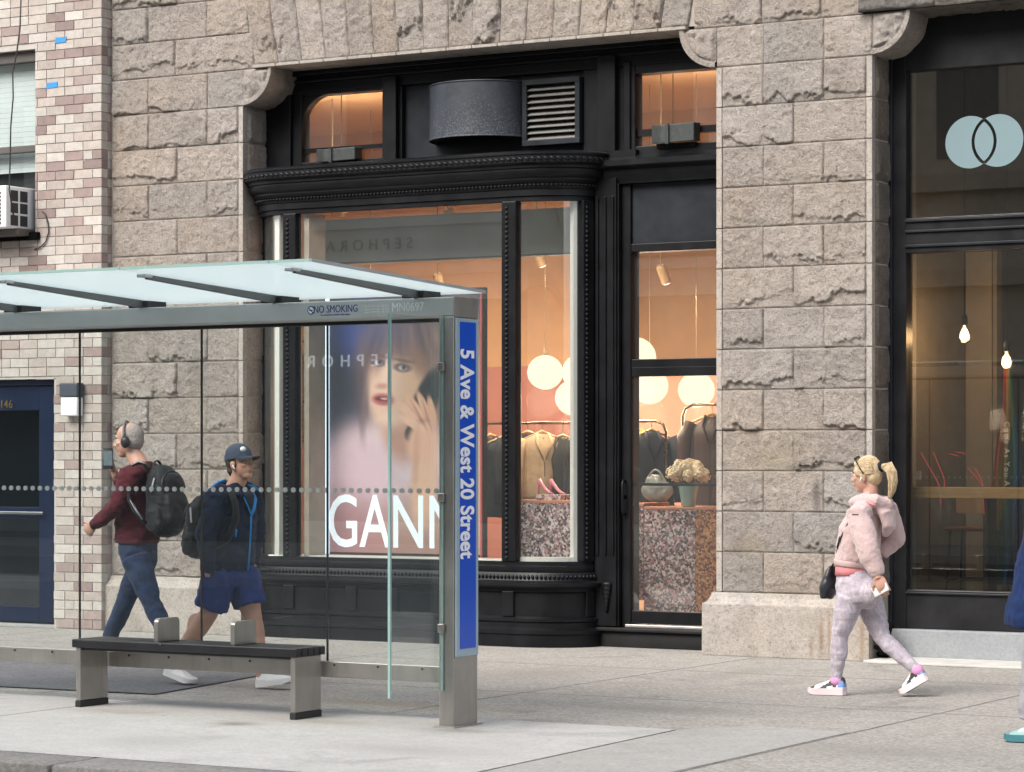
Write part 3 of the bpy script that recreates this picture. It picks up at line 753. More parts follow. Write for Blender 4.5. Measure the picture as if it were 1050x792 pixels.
base = mould('bay_base', [(-0.3, 0.0), (0.075, 0.0), (0.075, 0.10), (0.088, 0.11), (0.088, 0.135), (0.06, 0.155), (0.05, 0.16), (0.05, 0.20), (0.062, 0.21), (0.062, 0.232), (0.035, 0.245), (0.02, 0.25), (0.02, 0.44), (0.04, 0.455), (0.04, 0.485), (-0.3, 0.485)])
# raised stiles of the base panels
def bar_on(path_pts, z0, z1, o0, o1, wdt):
    (p, n, u) = path_pts; s_ = Vector((-n.y, n.x, 0)) * (wdt / 2)
    ring = [p + n * o0 - s_, p + n * o0 + s_, p + n * o1 + s_, p + n * o1 - s_]
    mb.prism([q + EZ * z0 for q in ring], EZ * (z1 - z0))
def fpt(px): return (Vector((X(px, 0), 0, 0)), -EY, EZ)
for pt_, w_ in [(fpt(px), 0.11) for px in (298, 362, 405, 462, 523)] + [(ell(FXB, RXB, 1.5 * pi + 1.30), 0.09), (ell(FXA, RXA, 1.5 * pi - 1.25), 0.09)]:
    mb = MB(); bar_on(pt_, 0.246, 0.457, 0.0, 0.042, w_); mb.build('panel_stile', M_blk, base, bevel=0.008)
# mullions with a column of beads
def mullion(pt, wdt=0.12):
    global mb
    mb = MB(); bar_on(pt, GZ0 - 0.002, GZ1 + 0.002, -0.07, 0.026, wdt)
    o = mb.build('mullion', M_blk, shop, bevel=0.010, bseg=2)
    mb = MB(); (p, n, u) = pt; s_ = Vector((-n.y, n.x, 0)); z = GZ0 + 0.03
    q = Matrix((s_, n, EZ)).transposed()
    while z < GZ1 - 0.02:
        mb.ball(p + n * 0.028 - s_ * (0.018) + EZ * z, (0.017, 0.012, 0.017), 8, 5, q); z += 0.04
    mb.build('bead_column', M_blk, o, smooth=True)
mullion(fpt(298), 0.135); mullion(fpt(523), 0.14)
mullion(ell(FXB, RXB, 1.5 * pi + 1.28), 0.12); mullion(ell(FXA, RXA, 1.5 * pi - 1.40), 0.08)
# glass of the bay
def sheet_on(path, z0, z1, o0, th=0.008): return MB().sweep(path, [(o0, z0), (o0 + th, z0), (o0 + th, z1), (o0, z1)])
sheet_on([fpt(304), fpt(516)], GZ0 - 0.01, GZ1 + 0.01, -0.035).build('front_pane', M_shopg, shop)
sheet_on([ell(FXB, RXB, 1.5 * pi + a * 1.24 / 12) for a in range(13)], GZ0 - 0.01, GZ1 + 0.01, -0.035).build('curved_pane', M_shopg, shop, smooth='auto')
sheet_on([ell(FXA, RXA, 1.5 * pi - a * 1.36 / 12) for a in range(13)], GZ0 - 0.01, GZ1 + 0.01, -0.035).build('curved_pane', M_shopg, shop, smooth='auto')
# pale liners just behind the glass
mb = MB(); mb.sweep([ell(FXB, RXB, 1.5 * pi + a * 1.2 / 12) for a in range(13)], [(-0.16, GZ0 - 0.02), (-0.045, GZ0 - 0.02), (-0.045, GZ0 + 0.035), (-0.16, GZ0 + 0.035)])
mb.build('window_liner', M_ivory, shop, smooth='auto')
mb = MB(); bar_on(ell(FXB, RXB, 1.5 * pi + 1.12), GZ0, GZ1, -0.11, -0.045, 0.075); mb.build('window_liner', M_ivory, shop)
mb = MB(); bar_on(ell(FXA, RXA, 1.5 * pi - 0.30), GZ0, GZ1, -0.11, -0.045, 0.06); mb.build('window_liner', M_ivory, shop)
mb = MB(); bar_on(fpt(311), GZ0, GZ1, -0.30, -0.05, 0.05); mb.build('window_liner', simple('tan_liner', (0.40, 0.34, 0.27), 0.6), shop)
MB().box(FXA - 0.2, FXB + 0.1, 0.05, 0.34, GZ0 - 0.06, GZ0 + 0.008).build('window_ledge', M_ivory, shop, bevel=0.004)
# ---- transom zone above the bay and over the door
TY = 0.36
xl, xr = XL - 0.03, XR + 0.02
def TX(px): return X(px, TY)
def TZ(px, py): return Zp(px, py, TY)
mb = MB()
zh0 = TZ(330, 97)                                                        # top of the glass
mb.box(xl, xr, TY, TY + 0.14, 4.76, zc(11) + 0.02)                        # head
mb.box(xl, TX(309), TY + 0.002, TY + 0.14, 4.06, 4.76)
mb.box(TX(392), TX(412), TY + 0.002, TY + 0.14, 4.06, 4.76)
mb.box(TX(598), TX(651), TY + 0.002, TY + 0.14, 4.06, 4.76)
mb.box(TX(309), TX(392), TY + 0.004, TY + 0.14, 4.06, 4.15)
mb.box(TX(651), xr, TY + 0.004, TY + 0.14, 3.98, 4.10)
zt4 = TZ(690, 73); mb.box(TX(651), xr, TY + 0.003, TY + 0.14, zt4, 4.765)
mb.box(TX(309), TX(392), TY + 0.003, TY + 0.14, zh0 + 0.0, 4.765)
mb.build('transom_frame', M_blk, shop, bevel=0.008)
mb = MB()                                                                # stepped mouldings of the transom frame
mb.box(xl, TX(300), TY - 0.035, TY - 0.001, 4.07, 4.75); mb.box(TX(395), TX(409), TY - 0.05, TY - 0.001, 4.07, 4.84)
mb.box(TX(616), TX(634), TY - 0.06, TY - 0.001, 4.06, 4.86); mb.box(TX(640), TX(647), TY - 0.02, TY - 0.001, 4.06, 4.80)
mb.box(xl, xr, TY - 0.03, TY - 0.001, 4.845, 4.875); mb.box(xl, xr, TY - 0.06, TY - 0.002, 4.905, zc(11))
mb.build('transom_moulding', M_blk, shop, bevel=0.008)
# curved corner pieces that follow the corbels
for (cx, sg, wd) in ((TX(309), 1, TX(335) - TX(309)), (xr, -1, 0.30)):
    mb = MB(); hh = 0.26; top = zh0 if sg > 0 else zt4
    ring = [(cx, top + 0.004), (cx + sg * wd, top + 0.004)]
    for k in range(9):
        a = pi / 2 * k / 8; ring.append((cx + sg * wd * (1 - sin(a)) , top - hh * (1 - cos(a)) ) if True else None)
    mb.prism([Vector((x, TY + 0.02, z)) for x, z in ring], (0, 0.08, 0)); mb.build('curved_corner', M_blk, shop)
mb = MB(); mb.box(TX(309) - 0.01, TX(392) + 0.01, TY + 0.06, TY + 0.068, 4.14, zh0 + 0.01); mb.build('transom_pane', M_shopg, shop)
mb = MB(); mb.box(TX(651) - 0.01, xr, TY + 0.06, TY + 0.068, 4.09, zt4 + 0.01); mb.build('transom_pane', M_shopg, shop)
mb = MB(); mb.box(TX(309), TX(392), TY + 0.045, TY + 0.09, TZ(350, 154), TZ(350, 149.5)); mb.build('transom_bar', M_blk, shop)
mb = MB(); mb.box(TX(651), xr, TY + 0.045, TY + 0.09, TZ(690, 137), TZ(690, 130)); mb.build('transom_bar', M_blk, shop)
MB().box(TX(412), TX(598), TY + 0.06, TY + 0.10, 4.06, 4.76).build('duct_panel', M_slate, shop)
# cornice over the door, name panel
mb = MB(); mb.sweep([(Vector((TX(622), TY, 0)), -EY, EZ), (Vector((xr, TY, 0)), -EY, EZ)],
   [(-0.05, 3.80), (0.01, 3.80), (0.015, 3.83), (0.05, 3.86), (0.06, 3.89), (0.06, 3.91), (0.10, 3.925), (0.115, 3.94), (0.115, 3.985), (0.02, 4.03), (-0.05, 4.03)])
mb.build('door_cornice', M_blk, shop, smooth='auto')
DY = 0.45
def DX(px): return X(px, DY)
def DZp(px, py): return Zp(px, py, DY)
MB().box(DX(650), xr, DY - 0.03, DY + 0.03, DZp(690, 249), 3.80).build('name_panel', M_slate, shop, bevel=0.004)
mb = MB()
mb.box(DX(634), DX(641), DY - 0.11, DY + 0.1, 0.17, 3.80); mb.box(DX(641), DX(650), DY - 0.06, DY + 0.1, 0.17, 3.80)
mb.box(DX(650), xr, DY - 0.055, DY + 0.09, DZp(690, 257.5), DZp(690, 249))
mb.box(DX(650), xr, DY - 0.05, DY + 0.09, DZp(690, 377), DZp(690, 368))
mb.build('door_frame', M_blk, shop, bevel=0.006)
MB().box(DX(650), xr, DY + 0.0, DY + 0.008, DZp(690, 369), DZp(690, 256)).build('overlight', M_shopg, shop)
# pilaster between bay and door
mb = MB(); px0, px1 = TX(612), TX(634)
mb.box(px0, px1, TY - 0.04, TY + 0.1, 0.17, 3.9)
for k in range(3):
    xx = px0 + 0.03 + k * (px1 - px0 - 0.06) / 2; mb.box(xx - 0.012, xx + 0.012, TY - 0.055, TY - 0.042, 0.75, 3.7)
pil = mb.build('pilaster', M_blk, shop, bevel=0.006)
mb = MB(); c = P(622, 612, TY - 0.05)
for k in range(7): mb.ball(c + Vector((0, 0, 0.10 - k * 0.035)), (0.05 - 0.006 * k, 0.03, 0.026), 10, 6)
mb.build('console', M_blk, pil, remesh=0.008)
MB().box(FXB + RXB - 0.045, px0 + 0.02, TY - 0.012, TY + 0.12, 0.0, 4.0).build('corner_post', M_blk, shop)
MB().box(px0 - 0.1, xr, DY + 0.031, DY + 0.12, 3.70, 4.09).build('lintel_backing', M_blk, shop)  # added panel that stops interior glow leaking through the gap
MB().box(FXA - 0.3, TX(655), 0.301, TY + 0.12, 3.97, 4.068).build('bay_roof', M_blk, shop)
# step
mb = MB(); mb.box(px0 - 0.1, xr + 0.02, TY - 0.02, DY + 0.4, 0.0, 0.128); mb.box(px0 - 0.12, xr + 0.02, TY - 0.06, DY + 0.4, 0.131, 0.163)
st = mb.build('door_step', black_paint('black_iron', (0.016, 0.016, 0.017), 0.55), shop, bevel=0.010, smooth=True)
MB().box(DX(645), xr, DY - 0.075, DY + 0.1, 0.165, 0.188).build('threshold', simple('worn_aluminium', (0.55, 0.54, 0.52), 0.4, 0.8), shop, bevel=0.004)
# the door leaf
mb = MB(); d0, d1 = DX(641.5), xr + 0.0
zd0, zd1 = 0.195, DZp(690, 376); zg0, zg1 = DZp(690, 627), DZp(690, 386)
xg0 = DX(650.5)
mb.box(DX(642), xg0, DY - 0.05, DY - 0.002, zd0, zd1); mb.box(xg0, d1, DY - 0.0495, DY - 0.002, zg1, zd1 - 0.001); mb.box(xg0, d1, DY - 0.0495, DY - 0.002, zd0, zg0)
door = mb.build('door', M_blk, shop, bevel=0.005)
MB().box(xg0 - 0.01, d1, DY - 0.03, DY - 0.022, zg0 - 0.01, zg1 + 0.01).build('door_pane', M_shopg, door)
hz0, hz1 = DZp(645, 527), DZp(645, 493)
hx = DX(644.5); hy = DY - 0.10
MB().tube([(hx, DY - 0.05, hz1), (hx, hy, hz1), (hx - 0.0, hy - 0.008, hz1 - 0.03), (hx, hy - 0.008, hz0 + 0.03), (hx, hy, hz0), (hx, DY - 0.05, hz0)], 0.012, 8).build('handle', M_blk, door, smooth=True)
MB().lathe((hx, DY - 0.052, (hz0 + hz1) / 2), [(0.017, -0.008), (0.017, 0.0), (0.013, 0.002)], 14, 'y').build('lock', M_chrome, door, smooth='auto')
MB().box(xg0, d1, DY + 0.01, DY + 0.035, DZp(690, 498.5), DZp(690, 495.5)).build('push_bar', M_blk, door, bevel=0.003)
# vent hood: half drum
vc = P(481, 115, TY); hx0, hx1 = X(434.5, 0.22), X(529, 0.22)
vh = thing('vent_hood', 'weathered slate coloured half-drum vent hood above the bay window', 'vent', ((hx0 + hx1) / 2, TY, 4.24))
cxx, rr = (hx0 + hx1) / 2, (hx1 - hx0) / 2
ring = [(cxx + rr * cos(pi + pi * k / 24), TY + 0.055 + 0.40 * sin(pi + pi * k / 24)) for k in range(25)]
z0v, z1v = 4.24, Zp(480, 84, 0.1)
t = NT('hood_metal'); v = t.coord()
n1 = t.noise(6, 6, 0.65, v); n2 = t.noise(70, 5, 0.8, v); sx = t.add('SeparateXYZ', Vector=v)
spk = t.ramp(t.math('SUBTRACT', n2, t.math('MULTIPLY', sx.outputs['Z'], 0.28)), [(0.50, grey(0)), (0.53, grey(1))])
c = t.ramp(n1, [(0.3, (0.014, 0.018, 0.026)), (0.7, (0.030, 0.036, 0.047))]); c = t.mix(t.math('MULTIPLY', spk, 0.35), c, (0.20, 0.21, 0.23))
t.principled(Base_Color=c, Roughness=0.5, Normal=t.bump(n2, 0.1, 0.003))
M_hood = t.m
mb = MB(); i = mb.add([(x, y, z0v) for x, y in ring] + [(x, y, z1v) for x, y in ring])
for k in range(24): mb.face(i + k, i + k + 1, i + 26 + k, i + 25 + k)
mb.build('shell', M_hood, vh, smooth=True)
mb = MB(); mb.prism([(x, y + 0.004, z0v + 0.012) for x, y in ring], (0, 0, 0.006)); mb.build('underside', M_slate, vh)
mb = MB(); mb.prism([(x, y, z1v - 0.004) for x, y in ring], (0, 0, 0.008)); mb.build('cap', M_hood, vh)
for z in (z0v, z1v): 
    mb = MB(); mb.tube([(x, y, z) for x, y in ring], 0.008, 6); mb.build('rim', M_hood, vh, smooth=True)
# louvre
l0, l1 = P(538, 151, TY), P(597, 79, TY); lz0, lz1 = Zp(567, 149, TY), Zp(567, 81, TY)
lv = thing('louvre_vent', 'square vent grille with pale angled slats beside the drum hood', 'vent', ((l0.x + l1.x) / 2, TY, lz0))
fw = 0.045
mb = MB(); ya, yb = TY - 0.05, TY + 0.056
mb.box(l0.x, l1.x, ya, yb, lz1 - fw, lz1); mb.box(l0.x, l1.x, ya, yb, lz0, lz0 + fw); mb.box(l0.x, l0.x + fw, ya + 0.001, yb, lz0 + fw, lz1 - fw); mb.box(l1.x - fw, l1.x, ya + 0.001, yb, lz0 + fw, lz1 - fw)
mb.build('frame', M_slate, lv, bevel=0.004)
mb = MB(); ns = 9; h_ = (lz1 - lz0 - 2 * fw) / ns
for k in range(ns):
    zb_ = lz0 + fw + k * h_; mb.prism([Vector((l0.x + fw, ya + 0.012, zb_ + 0.004)), Vector((l0.x + fw, ya + 0.02, zb_)), Vector((l0.x + fw, yb - 0.01, zb_ + h_ * 0.95)), Vector((l0.x + fw, yb - 0.018, zb_ + h_ * 0.98))], (l1.x - l0.x - 2 * fw, 0, 0))
mb.build('slats', simple('grey_slat', (0.20, 0.195, 0.182), 0.55), lv)
MB().box(l0.x + 0.01, l1.x - 0.01, yb - 0.004, yb, lz0 + 0.01, lz1 - 0.01).build('back', M_acd, lv)
# flood lamps on the transom bars
M_verd = simple('verdigris_iron', (0.028, 0.034, 0.032), 0.6, var=0.4, vscale=20, bstr=0.3)
for (a, b, y0_, y1_, lab) in ((329, 369, 154, 167, 'black box flood lamp on the bar of the left transom window'), (672, 716, 129, 148, 'black box flood lamp on the bar of the transom over the door')):
    q0, q1 = P(a, y1_, TY), P(b, y0_, TY); yy = TY - 0.10; mid = (a + b) / 2
    zz0, zz1 = Zp(mid, y1_, TY), Zp(mid, y0_, TY)
    fl = thing('flood_lamp', lab, 'lamp', ((q0.x + q1.x) / 2, TY, zz0), 'flood lamps on the transoms')
    mb = MB(); mb.prism([(q0.x, yy + 0.03, zz0 + 0.01), (q0.x + 0.1, yy, zz0), (q1.x, yy + 0.02, zz0 + 0.01), (q1.x, TY + 0.04, zz0 + 0.02), (q0.x, TY + 0.04, zz0 + 0.02)], (0, 0, zz1 - zz0)); mb.build('housing', M_verd, fl, bevel=0.008)
    mb = MB(); mb.box((q0.x + q1.x) / 2 - 0.05, (q0.x + q1.x) / 2 - 0.02, yy - 0.012, yy + 0.03, zz0 - 0.005, zz1 + 0.006); mb.build('strap', M_verd, fl)
    mb = MB(); mb.box(q0.x + 0.02, q1.x - 0.02, TY - 0.02, TY + 0.02, zz0 - 0.025, zz0 + 0.01); mb.build('bracket', M_blk, fl)
# ------------------------------------------------------------------ inside the clothes shop
room = thing('shop_interior', 'warm lit shop room with tan upper walls and pink lower walls behind the bay window', 'room', (-1.0, 3.5, 0.17))
IX0, IX1, IY0, IY1, IZ1 = -7.6, 1.9, 0.52, 5.4, 5.1
M_tan = simple('ochre_wall', (0.52, 0.31, 0.165), 0.75, var=0.05, bstr=0.03); M_pink = simple('salmon_wall', (0.66, 0.32, 0.235), 0.75, var=0.04, bstr=0.03)
M_rose = simple('rose_wall', (0.42, 0.175, 0.145), 0.75, var=0.04, bstr=0.03)
M_floor = simple('timber_floor', (0.32, 0.20, 0.11), 0.5)
WZ = 2.52
MB().box(IX0, IX1, IY0 + 0.1, IY1, 0.10, 0.17).build('shop_floor', M_floor, room)
MB().box(IX0, IX1, IY0, IY1, IZ1, IZ1 + 0.1).build('shop_ceiling', M_tan, room)
xm = X(612, IY1)
MB().box(IX0, xm, IY1, IY1 + 0.1, WZ, IZ1).build('upper_wall', M_tan, room)
MB().box(xm, IX1, IY1 - 0.002, IY1 + 0.1, WZ + 0.002, 3.95).build('upper_wall', simple('brown_wall', (0.27, 0.15, 0.075), 0.75, var=0.08), room); MB().box(xm, IX1, IY1, IY1 + 0.1, 3.95, IZ1).build('upper_wall', M_tan, room)
MB().box(IX0, xm, IY1, IY1 + 0.1, 0.17, WZ).build('lower_wall', M_rose, room); MB().box(xm, IX1, IY1, IY1 + 0.1, 0.17, WZ).build('lower_wall', M_pink, room)
MB().box(IX1, IX1 + 0.1, IY0, IY1, 0.17, IZ1).build('side_wall', M_tan, room); MB().box(IX0 - 0.1, IX0, 0.9, IY1, 0.17, IZ1).build('side_wall', M_tan, room)
MB().box(IX0, XL - 0.1, 0.9, 0.96, 0.17, IZ1).build('front_wall', M_tan, room)
# bulkhead behind the head of the bay
MB().box(-3.6, -0.62, 0.62, 0.70, Zp(410, 266.5, 0.62), Zp(410, 222, 0.62)).build('bulkhead', simple('grey_bulkhead', (0.30, 0.285, 0.255), 0.8, var=0.04), room)
MB().box(-3.6, -0.62, 0.612, 0.71, Zp(410, 268.5, 0.62), Zp(410, 266.8, 0.62)).build('bulkhead_trim', M_acd, room)
# paper lanterns
M_paper = NT('lit_paper'); v = M_paper.coord()
wv = M_paper.add('TexWave', Scale=30.0); wv.bands_direction = 'Z'; M_paper.l.new(v, wv.inputs['Vector'])
col = M_paper.ramp(wv.outputs['Fac'], [(0.0, (1.0, 0.74, 0.46)), (0.4, (1.0, 0.83, 0.60)), (1.0, (1.0, 0.86, 0.64))])
e = M_paper.add('Emission', Color=col, Strength=0.72); M_paper.l.new(e.outputs[0], M_paper.out.inputs[0]); M_paper = M_paper.m
M_cord = simple('tan_cord', (0.22, 0.15, 0.09), 0.6)
def lantern(px, py, rpx, Y, label):
    c = P(px, py, Y); r = rpx * (c - CAM).length / F
    L = thing('paper_lantern', label, 'lantern', (c.x, c.y, c.z - r), 'round paper lanterns in the shop')
    mb = MB(); pr = []
    for k in range(17):
        a = -pi / 2 + pi * k / 16; pr.append((max(0.02, r * cos(a) * (1 - 0.012 * (k % 2))), r * 0.96 * sin(a)))
    mb.lathe(c, pr, 24); mb.build('shade', M_paper, L, smooth=True)
    MB().lathe(c + Vector((0, 0, r * 0.95)), [(0.026, 0), (0.026, 0.02), (0.018, 0.05), (0.014, 0.07)], 14).build('socket', M_cord, L, smooth='auto')
    MB().tube([c + Vector((0, 0, r)), (c.x, c.y, IZ1)], 0.004, 6).build('cord', M_cord, L)
    ld = bpy.data.lights.new('lantern_bulb', 'POINT'); ld.energy = 17; ld.color = (1.0, 0.78, 0.56); ld.shadow_soft_size = r * 0.9
    lo = bpy.data.objects.new('lantern_bulb', ld); COL.objects.link(lo); lo.parent = L; lo.location = (0, 0, -0.10)
lantern(559, 382, 18.5, 3.0, 'round paper lantern hanging clear in the curved right pane of the bay')
lantern(588, 408, 19, 3.3, 'round paper lantern half hidden by the white edge of the curved pane, the lower one')
lantern(596, 382, 20, 2.6, 'round paper lantern mostly hidden behind the end of the curved pane, the upper one')
lantern(651, 367, 22, 2.6, 'round paper lantern cut by the rail above the door, hanging highest')
lantern(666, 396, 19.5, 3.6, 'round paper lantern at the left behind the door glass under the rail')
lantern(714, 400, 19, 3.2, 'round paper lantern at the right behind the door glass above the flowers')
lantern(380, 392, 19, 3.8, 'added round paper lantern hidden deep in the shop behind the poster')  # extra unseen lantern, added to light the upper wall
# track spots
M_spotc = emit('spot_lens', (1.0, 0.85, 0.6), 4.0)
def spot(px, py, Y, label, en=60, tilt=(0.2, 0.4)):
    c = P(px, py, Y)
    s_ = thing('track_spot', label, 'spotlight', c, 'track spotlights in the shop')
    d = Vector((tilt[0], tilt[1], -1)).normalized(); a = c - d * 0.02
    MB().tube([a - d * 0.18, a - d * 0.16, a], [0.035, 0.045, 0.045], 14).build('can', simple('spot_can', (0.5, 0.33, 0.18), 0.5), s_, smooth='auto')
    MB().tube([a + d * 0.001, a + d * 0.006], [0.036, 0.036], 14).build('lens', M_spotc, s_)
    MB().tube([a - d * 0.17, (a - d * 0.17).to_2d().to_3d() + Vector((0, 0, IZ1))], 0.008, 6).build('stem', M_cord, s_)
    ld = bpy.data.lights.new('track_spot_beam', 'SPOT'); ld.energy = en; ld.color = (1.0, 0.80, 0.58); ld.spot_size = radians(150); ld.spot_blend = 1.0; ld.shadow_soft_size = 0.06
    lo = bpy.data.objects.new('track_spot_beam', ld); COL.objects.link(lo); lo.parent = s_; lo.location = d * 0.05; lo.rotation_euler = d.to_track_quat('-Z', 'Y').to_euler()
spot(557, 274, 3.0, 'small lit spot over the curved pane of the bay', 78, (0.1, 0.6))
spot(684, 292, 3.0, 'small lit spot behind the glass above the door', 55, (0.1, 0.6))
spot(452, 300, 2.2, 'added fill spot over the poster in the bay', 78, (-0.2, 0.7))  # this and the next are unseen fill lamps, added to light the room
spot(345, 250, 3.0, 'added fill spot at the left of the bay', 78, (-0.1, 0.6))
spot(470, 232, 1.3, 'added fill spot hidden behind the bulkhead, aimed at the coats', 90, (0.25, 0.9))  # this and the next are added out of sight to brighten clothes and counter
spot(600, 215, 1.2, 'added fill spot hidden behind the bulkhead, aimed at the counter', 90, (0.25, 0.7))
# two unseen uplights, added to brighten the ceiling behind the transoms
for (px, py) in ((350, 215), (690, 215)):
    c = P(px, py, 2.6); c.z = 3.9
    u_ = thing('fill_uplight', 'added fill uplight near the shop ceiling behind the ' + ('left transom' if px < 500 else 'right transom'), 'spotlight', c)
    MB().lathe(c, [(0.03, 0), (0.07, 0.05), (0.09, 0.12)], 16).build('shade', simple('brass_cup', (0.4, 0.28, 0.15), 0.4), u_, smooth='auto')
    MB().tube([c, (c.x, c.y, IZ1)], 0.006, 6).build('stem', M_cord, u_)
    ld = bpy.data.lights.new('uplight', 'SPOT'); ld.energy = 62; ld.color = (1.0, 0.80, 0.58); ld.spot_size = radians(160); ld.spot_blend = 1.0; ld.shadow_soft_size = 0.06
    lo = bpy.data.objects.new('uplight_beam', ld); COL.objects.link(lo); lo.parent = u_; lo.location = (0, 0, 0.14); lo.rotation_euler = (pi, 0, 0)
# recycled-chip plinths
def chips(name, cols, scale=55):
    t = NT(name); v = t.coord()
    wa = t.noise(9, 3, 0.5, v, out='Color'); wm = t.n.new('ShaderNodeVectorMath'); wm.operation = 'MULTIPLY_ADD'
    t.l.new(wa, wm.inputs[0]); wm.inputs[1].default_value = (0.05, 0.05, 0.05); t.l.new(v, wm.inputs[2])
    vo = t.add('TexVoronoi', Scale=float(scale)); t.l.new(wm.outputs[0], vo.inputs['Vector'])
    n = len(cols); c = t.ramp(t.add('SeparateColor', Color=vo.outputs['Color']).outputs[1], [(k / n, c_) for k, c_ in enumerate(cols)], 'CONSTANT')
    t.principled(Base_Color=c, Roughness=0.5); return t.m
M_chipA = chips('chip_board_pink', [(0.10, 0.075, 0.08), (0.62, 0.52, 0.50), (0.30, 0.17, 0.19), (0.52, 0.26, 0.27), (0.17, 0.10, 0.10), (0.70, 0.63, 0.60), (0.34, 0.27, 0.29), (0.06, 0.045, 0.05)])
M_chipB = chips('chip_board_rust', [(0.16, 0.06, 0.03), (0.42, 0.17, 0.07), (0.10, 0.04, 0.025), (0.52, 0.24, 0.11), (0.30, 0.11, 0.05), (0.60, 0.34, 0.18)])
M_top = simple('salmon_top', (0.58, 0.25, 0.15), 0.4)
def block(name, label, px0, px1, py0, py1, Y, depth, mat, top=True, cat='plinth'):
    x0, x1 = X(px0, Y), X(px1, Y); m_ = (px0 + px1) / 2; z0, z1 = max(0.171, Zp(m_, py1, Y)), Zp(m_, py0, Y)
    b = thing(name, label, cat, ((x0 + x1) / 2, Y + depth / 2, z0))
    MB().box(x0, x1, Y, Y + depth, z0, z1 - (0.025 if top else 0)).build('body', mat, b, bevel=0.003)
    if top: MB().box(x0 - 0.004, x1 + 0.004, Y - 0.004, Y + depth + 0.004, z1 - 0.0245, z1).build('top', M_top, b, bevel=0.003)
    return (x0, x1, z0, z1)
b1 = block('display_plinth', 'speckled plinth with a salmon top in the curved pane of the bay', 527, 606, 513, 640, 0.95, 0.6, M_chipA)
b1b = block('display_block', 'small speckled block carrying pink shoes on the salmon topped plinth', 549, 575, 507.5, 513.4, 0.98, 0.26, M_chipA, False, 'block')
b2 = block('shop_counter', 'long speckled counter with a salmon top behind the glass door', 660, 713, 520, 660, 1.6, 0.7, M_chipA, True, 'counter')
b3 = block('counter_end', 'rust coloured speckled counter block at the right of the pink speckled counter', 713.3, 752, 520, 660, 1.595, 0.7, M_chipB, True, 'counter')
b4 = block('low_plinth', 'pale speckled plinth far left behind the door glass, under the bag', 640, 659.5, 516, 615, 1.75, 0.5, M_chipA, True, 'plinth')
# pink high heels
M_heel = simple('pink_leather', (0.75, 0.20, 0.32), 0.3)
for (px, lab) in ((556, 'glossy pink high heel shoe on the small block, the left of the pair'), (568, 'glossy pink high heel shoe on the small block, the right of the pair')):
    c = P(px, 506, 1.05); z0 = b1b[3]; k = 0.10
    hl = thing('high_heel', lab, 'shoe', (c.x, 1.06, z0), 'pink shoes on the block')
    mb = MB(); mb.tube([(c.x - 0.03, 1.05, z0 + 0.135), (c.x - 0.005, 1.05, z0 + 0.09), (c.x + 0.04, 1.05, z0 + 0.04), (c.x + 0.075, 1.05, z0 + 0.016), (c.x + 0.115, 1.05, z0 + 0.008)], [(0.008, 0.02), (0.012, 0.026), (0.010, 0.028), (0.011, 0.03), (0.004, 0.008)], 12); mb.build('upper', M_heel, hl, smooth=True)
    mb = MB(); mb.tube([(c.x - 0.03, 1.05, z0 + 0.13), (c.x - 0.033, 1.05, z0 + 0.07), (c.x - 0.036, 1.05, z0 + 0.001)], [0.014, 0.008, 0.005], 10); mb.build('heel', M_heel, hl, smooth=True)
# garment rails and clothes
M_rail = simple('bronze_rail', (0.30, 0.22, 0.15), 0.28, 1.0, bstr=0.01)
M_wood = simple('hanger_wood', (0.55, 0.36, 0.18), 0.5)
def rail(px0, px1, py, Y, label):
    a, b = P(px0, py, Y), P(px1, py, Y); z = a.z * 0.5 + b.z * 0.5
    r_ = thing('garment_rail', label, 'clothes rail', ((a.x + b.x) / 2, Y, 0.17))
    pts = [(a.x, Y, 0.18), (a.x, Y, z - 0.1), (a.x + 0.03, Y, z - 0.03), (a.x + 0.1, Y, z), (b.x - 0.1, Y, z), (b.x - 0.03, Y, z - 0.03), (b.x, Y, z - 0.1), (b.x, Y, 0.18)]
    MB().tube(pts, 0.014, 10).build('rail', M_rail, r_, smooth=True)
    for q in (a, b): MB().box(q.x - 0.02, q.x + 0.02, Y - 0.25, Y + 0.25, 0.171, 0.20).build('foot', M_rail, r_, bevel=0.004)
    return z
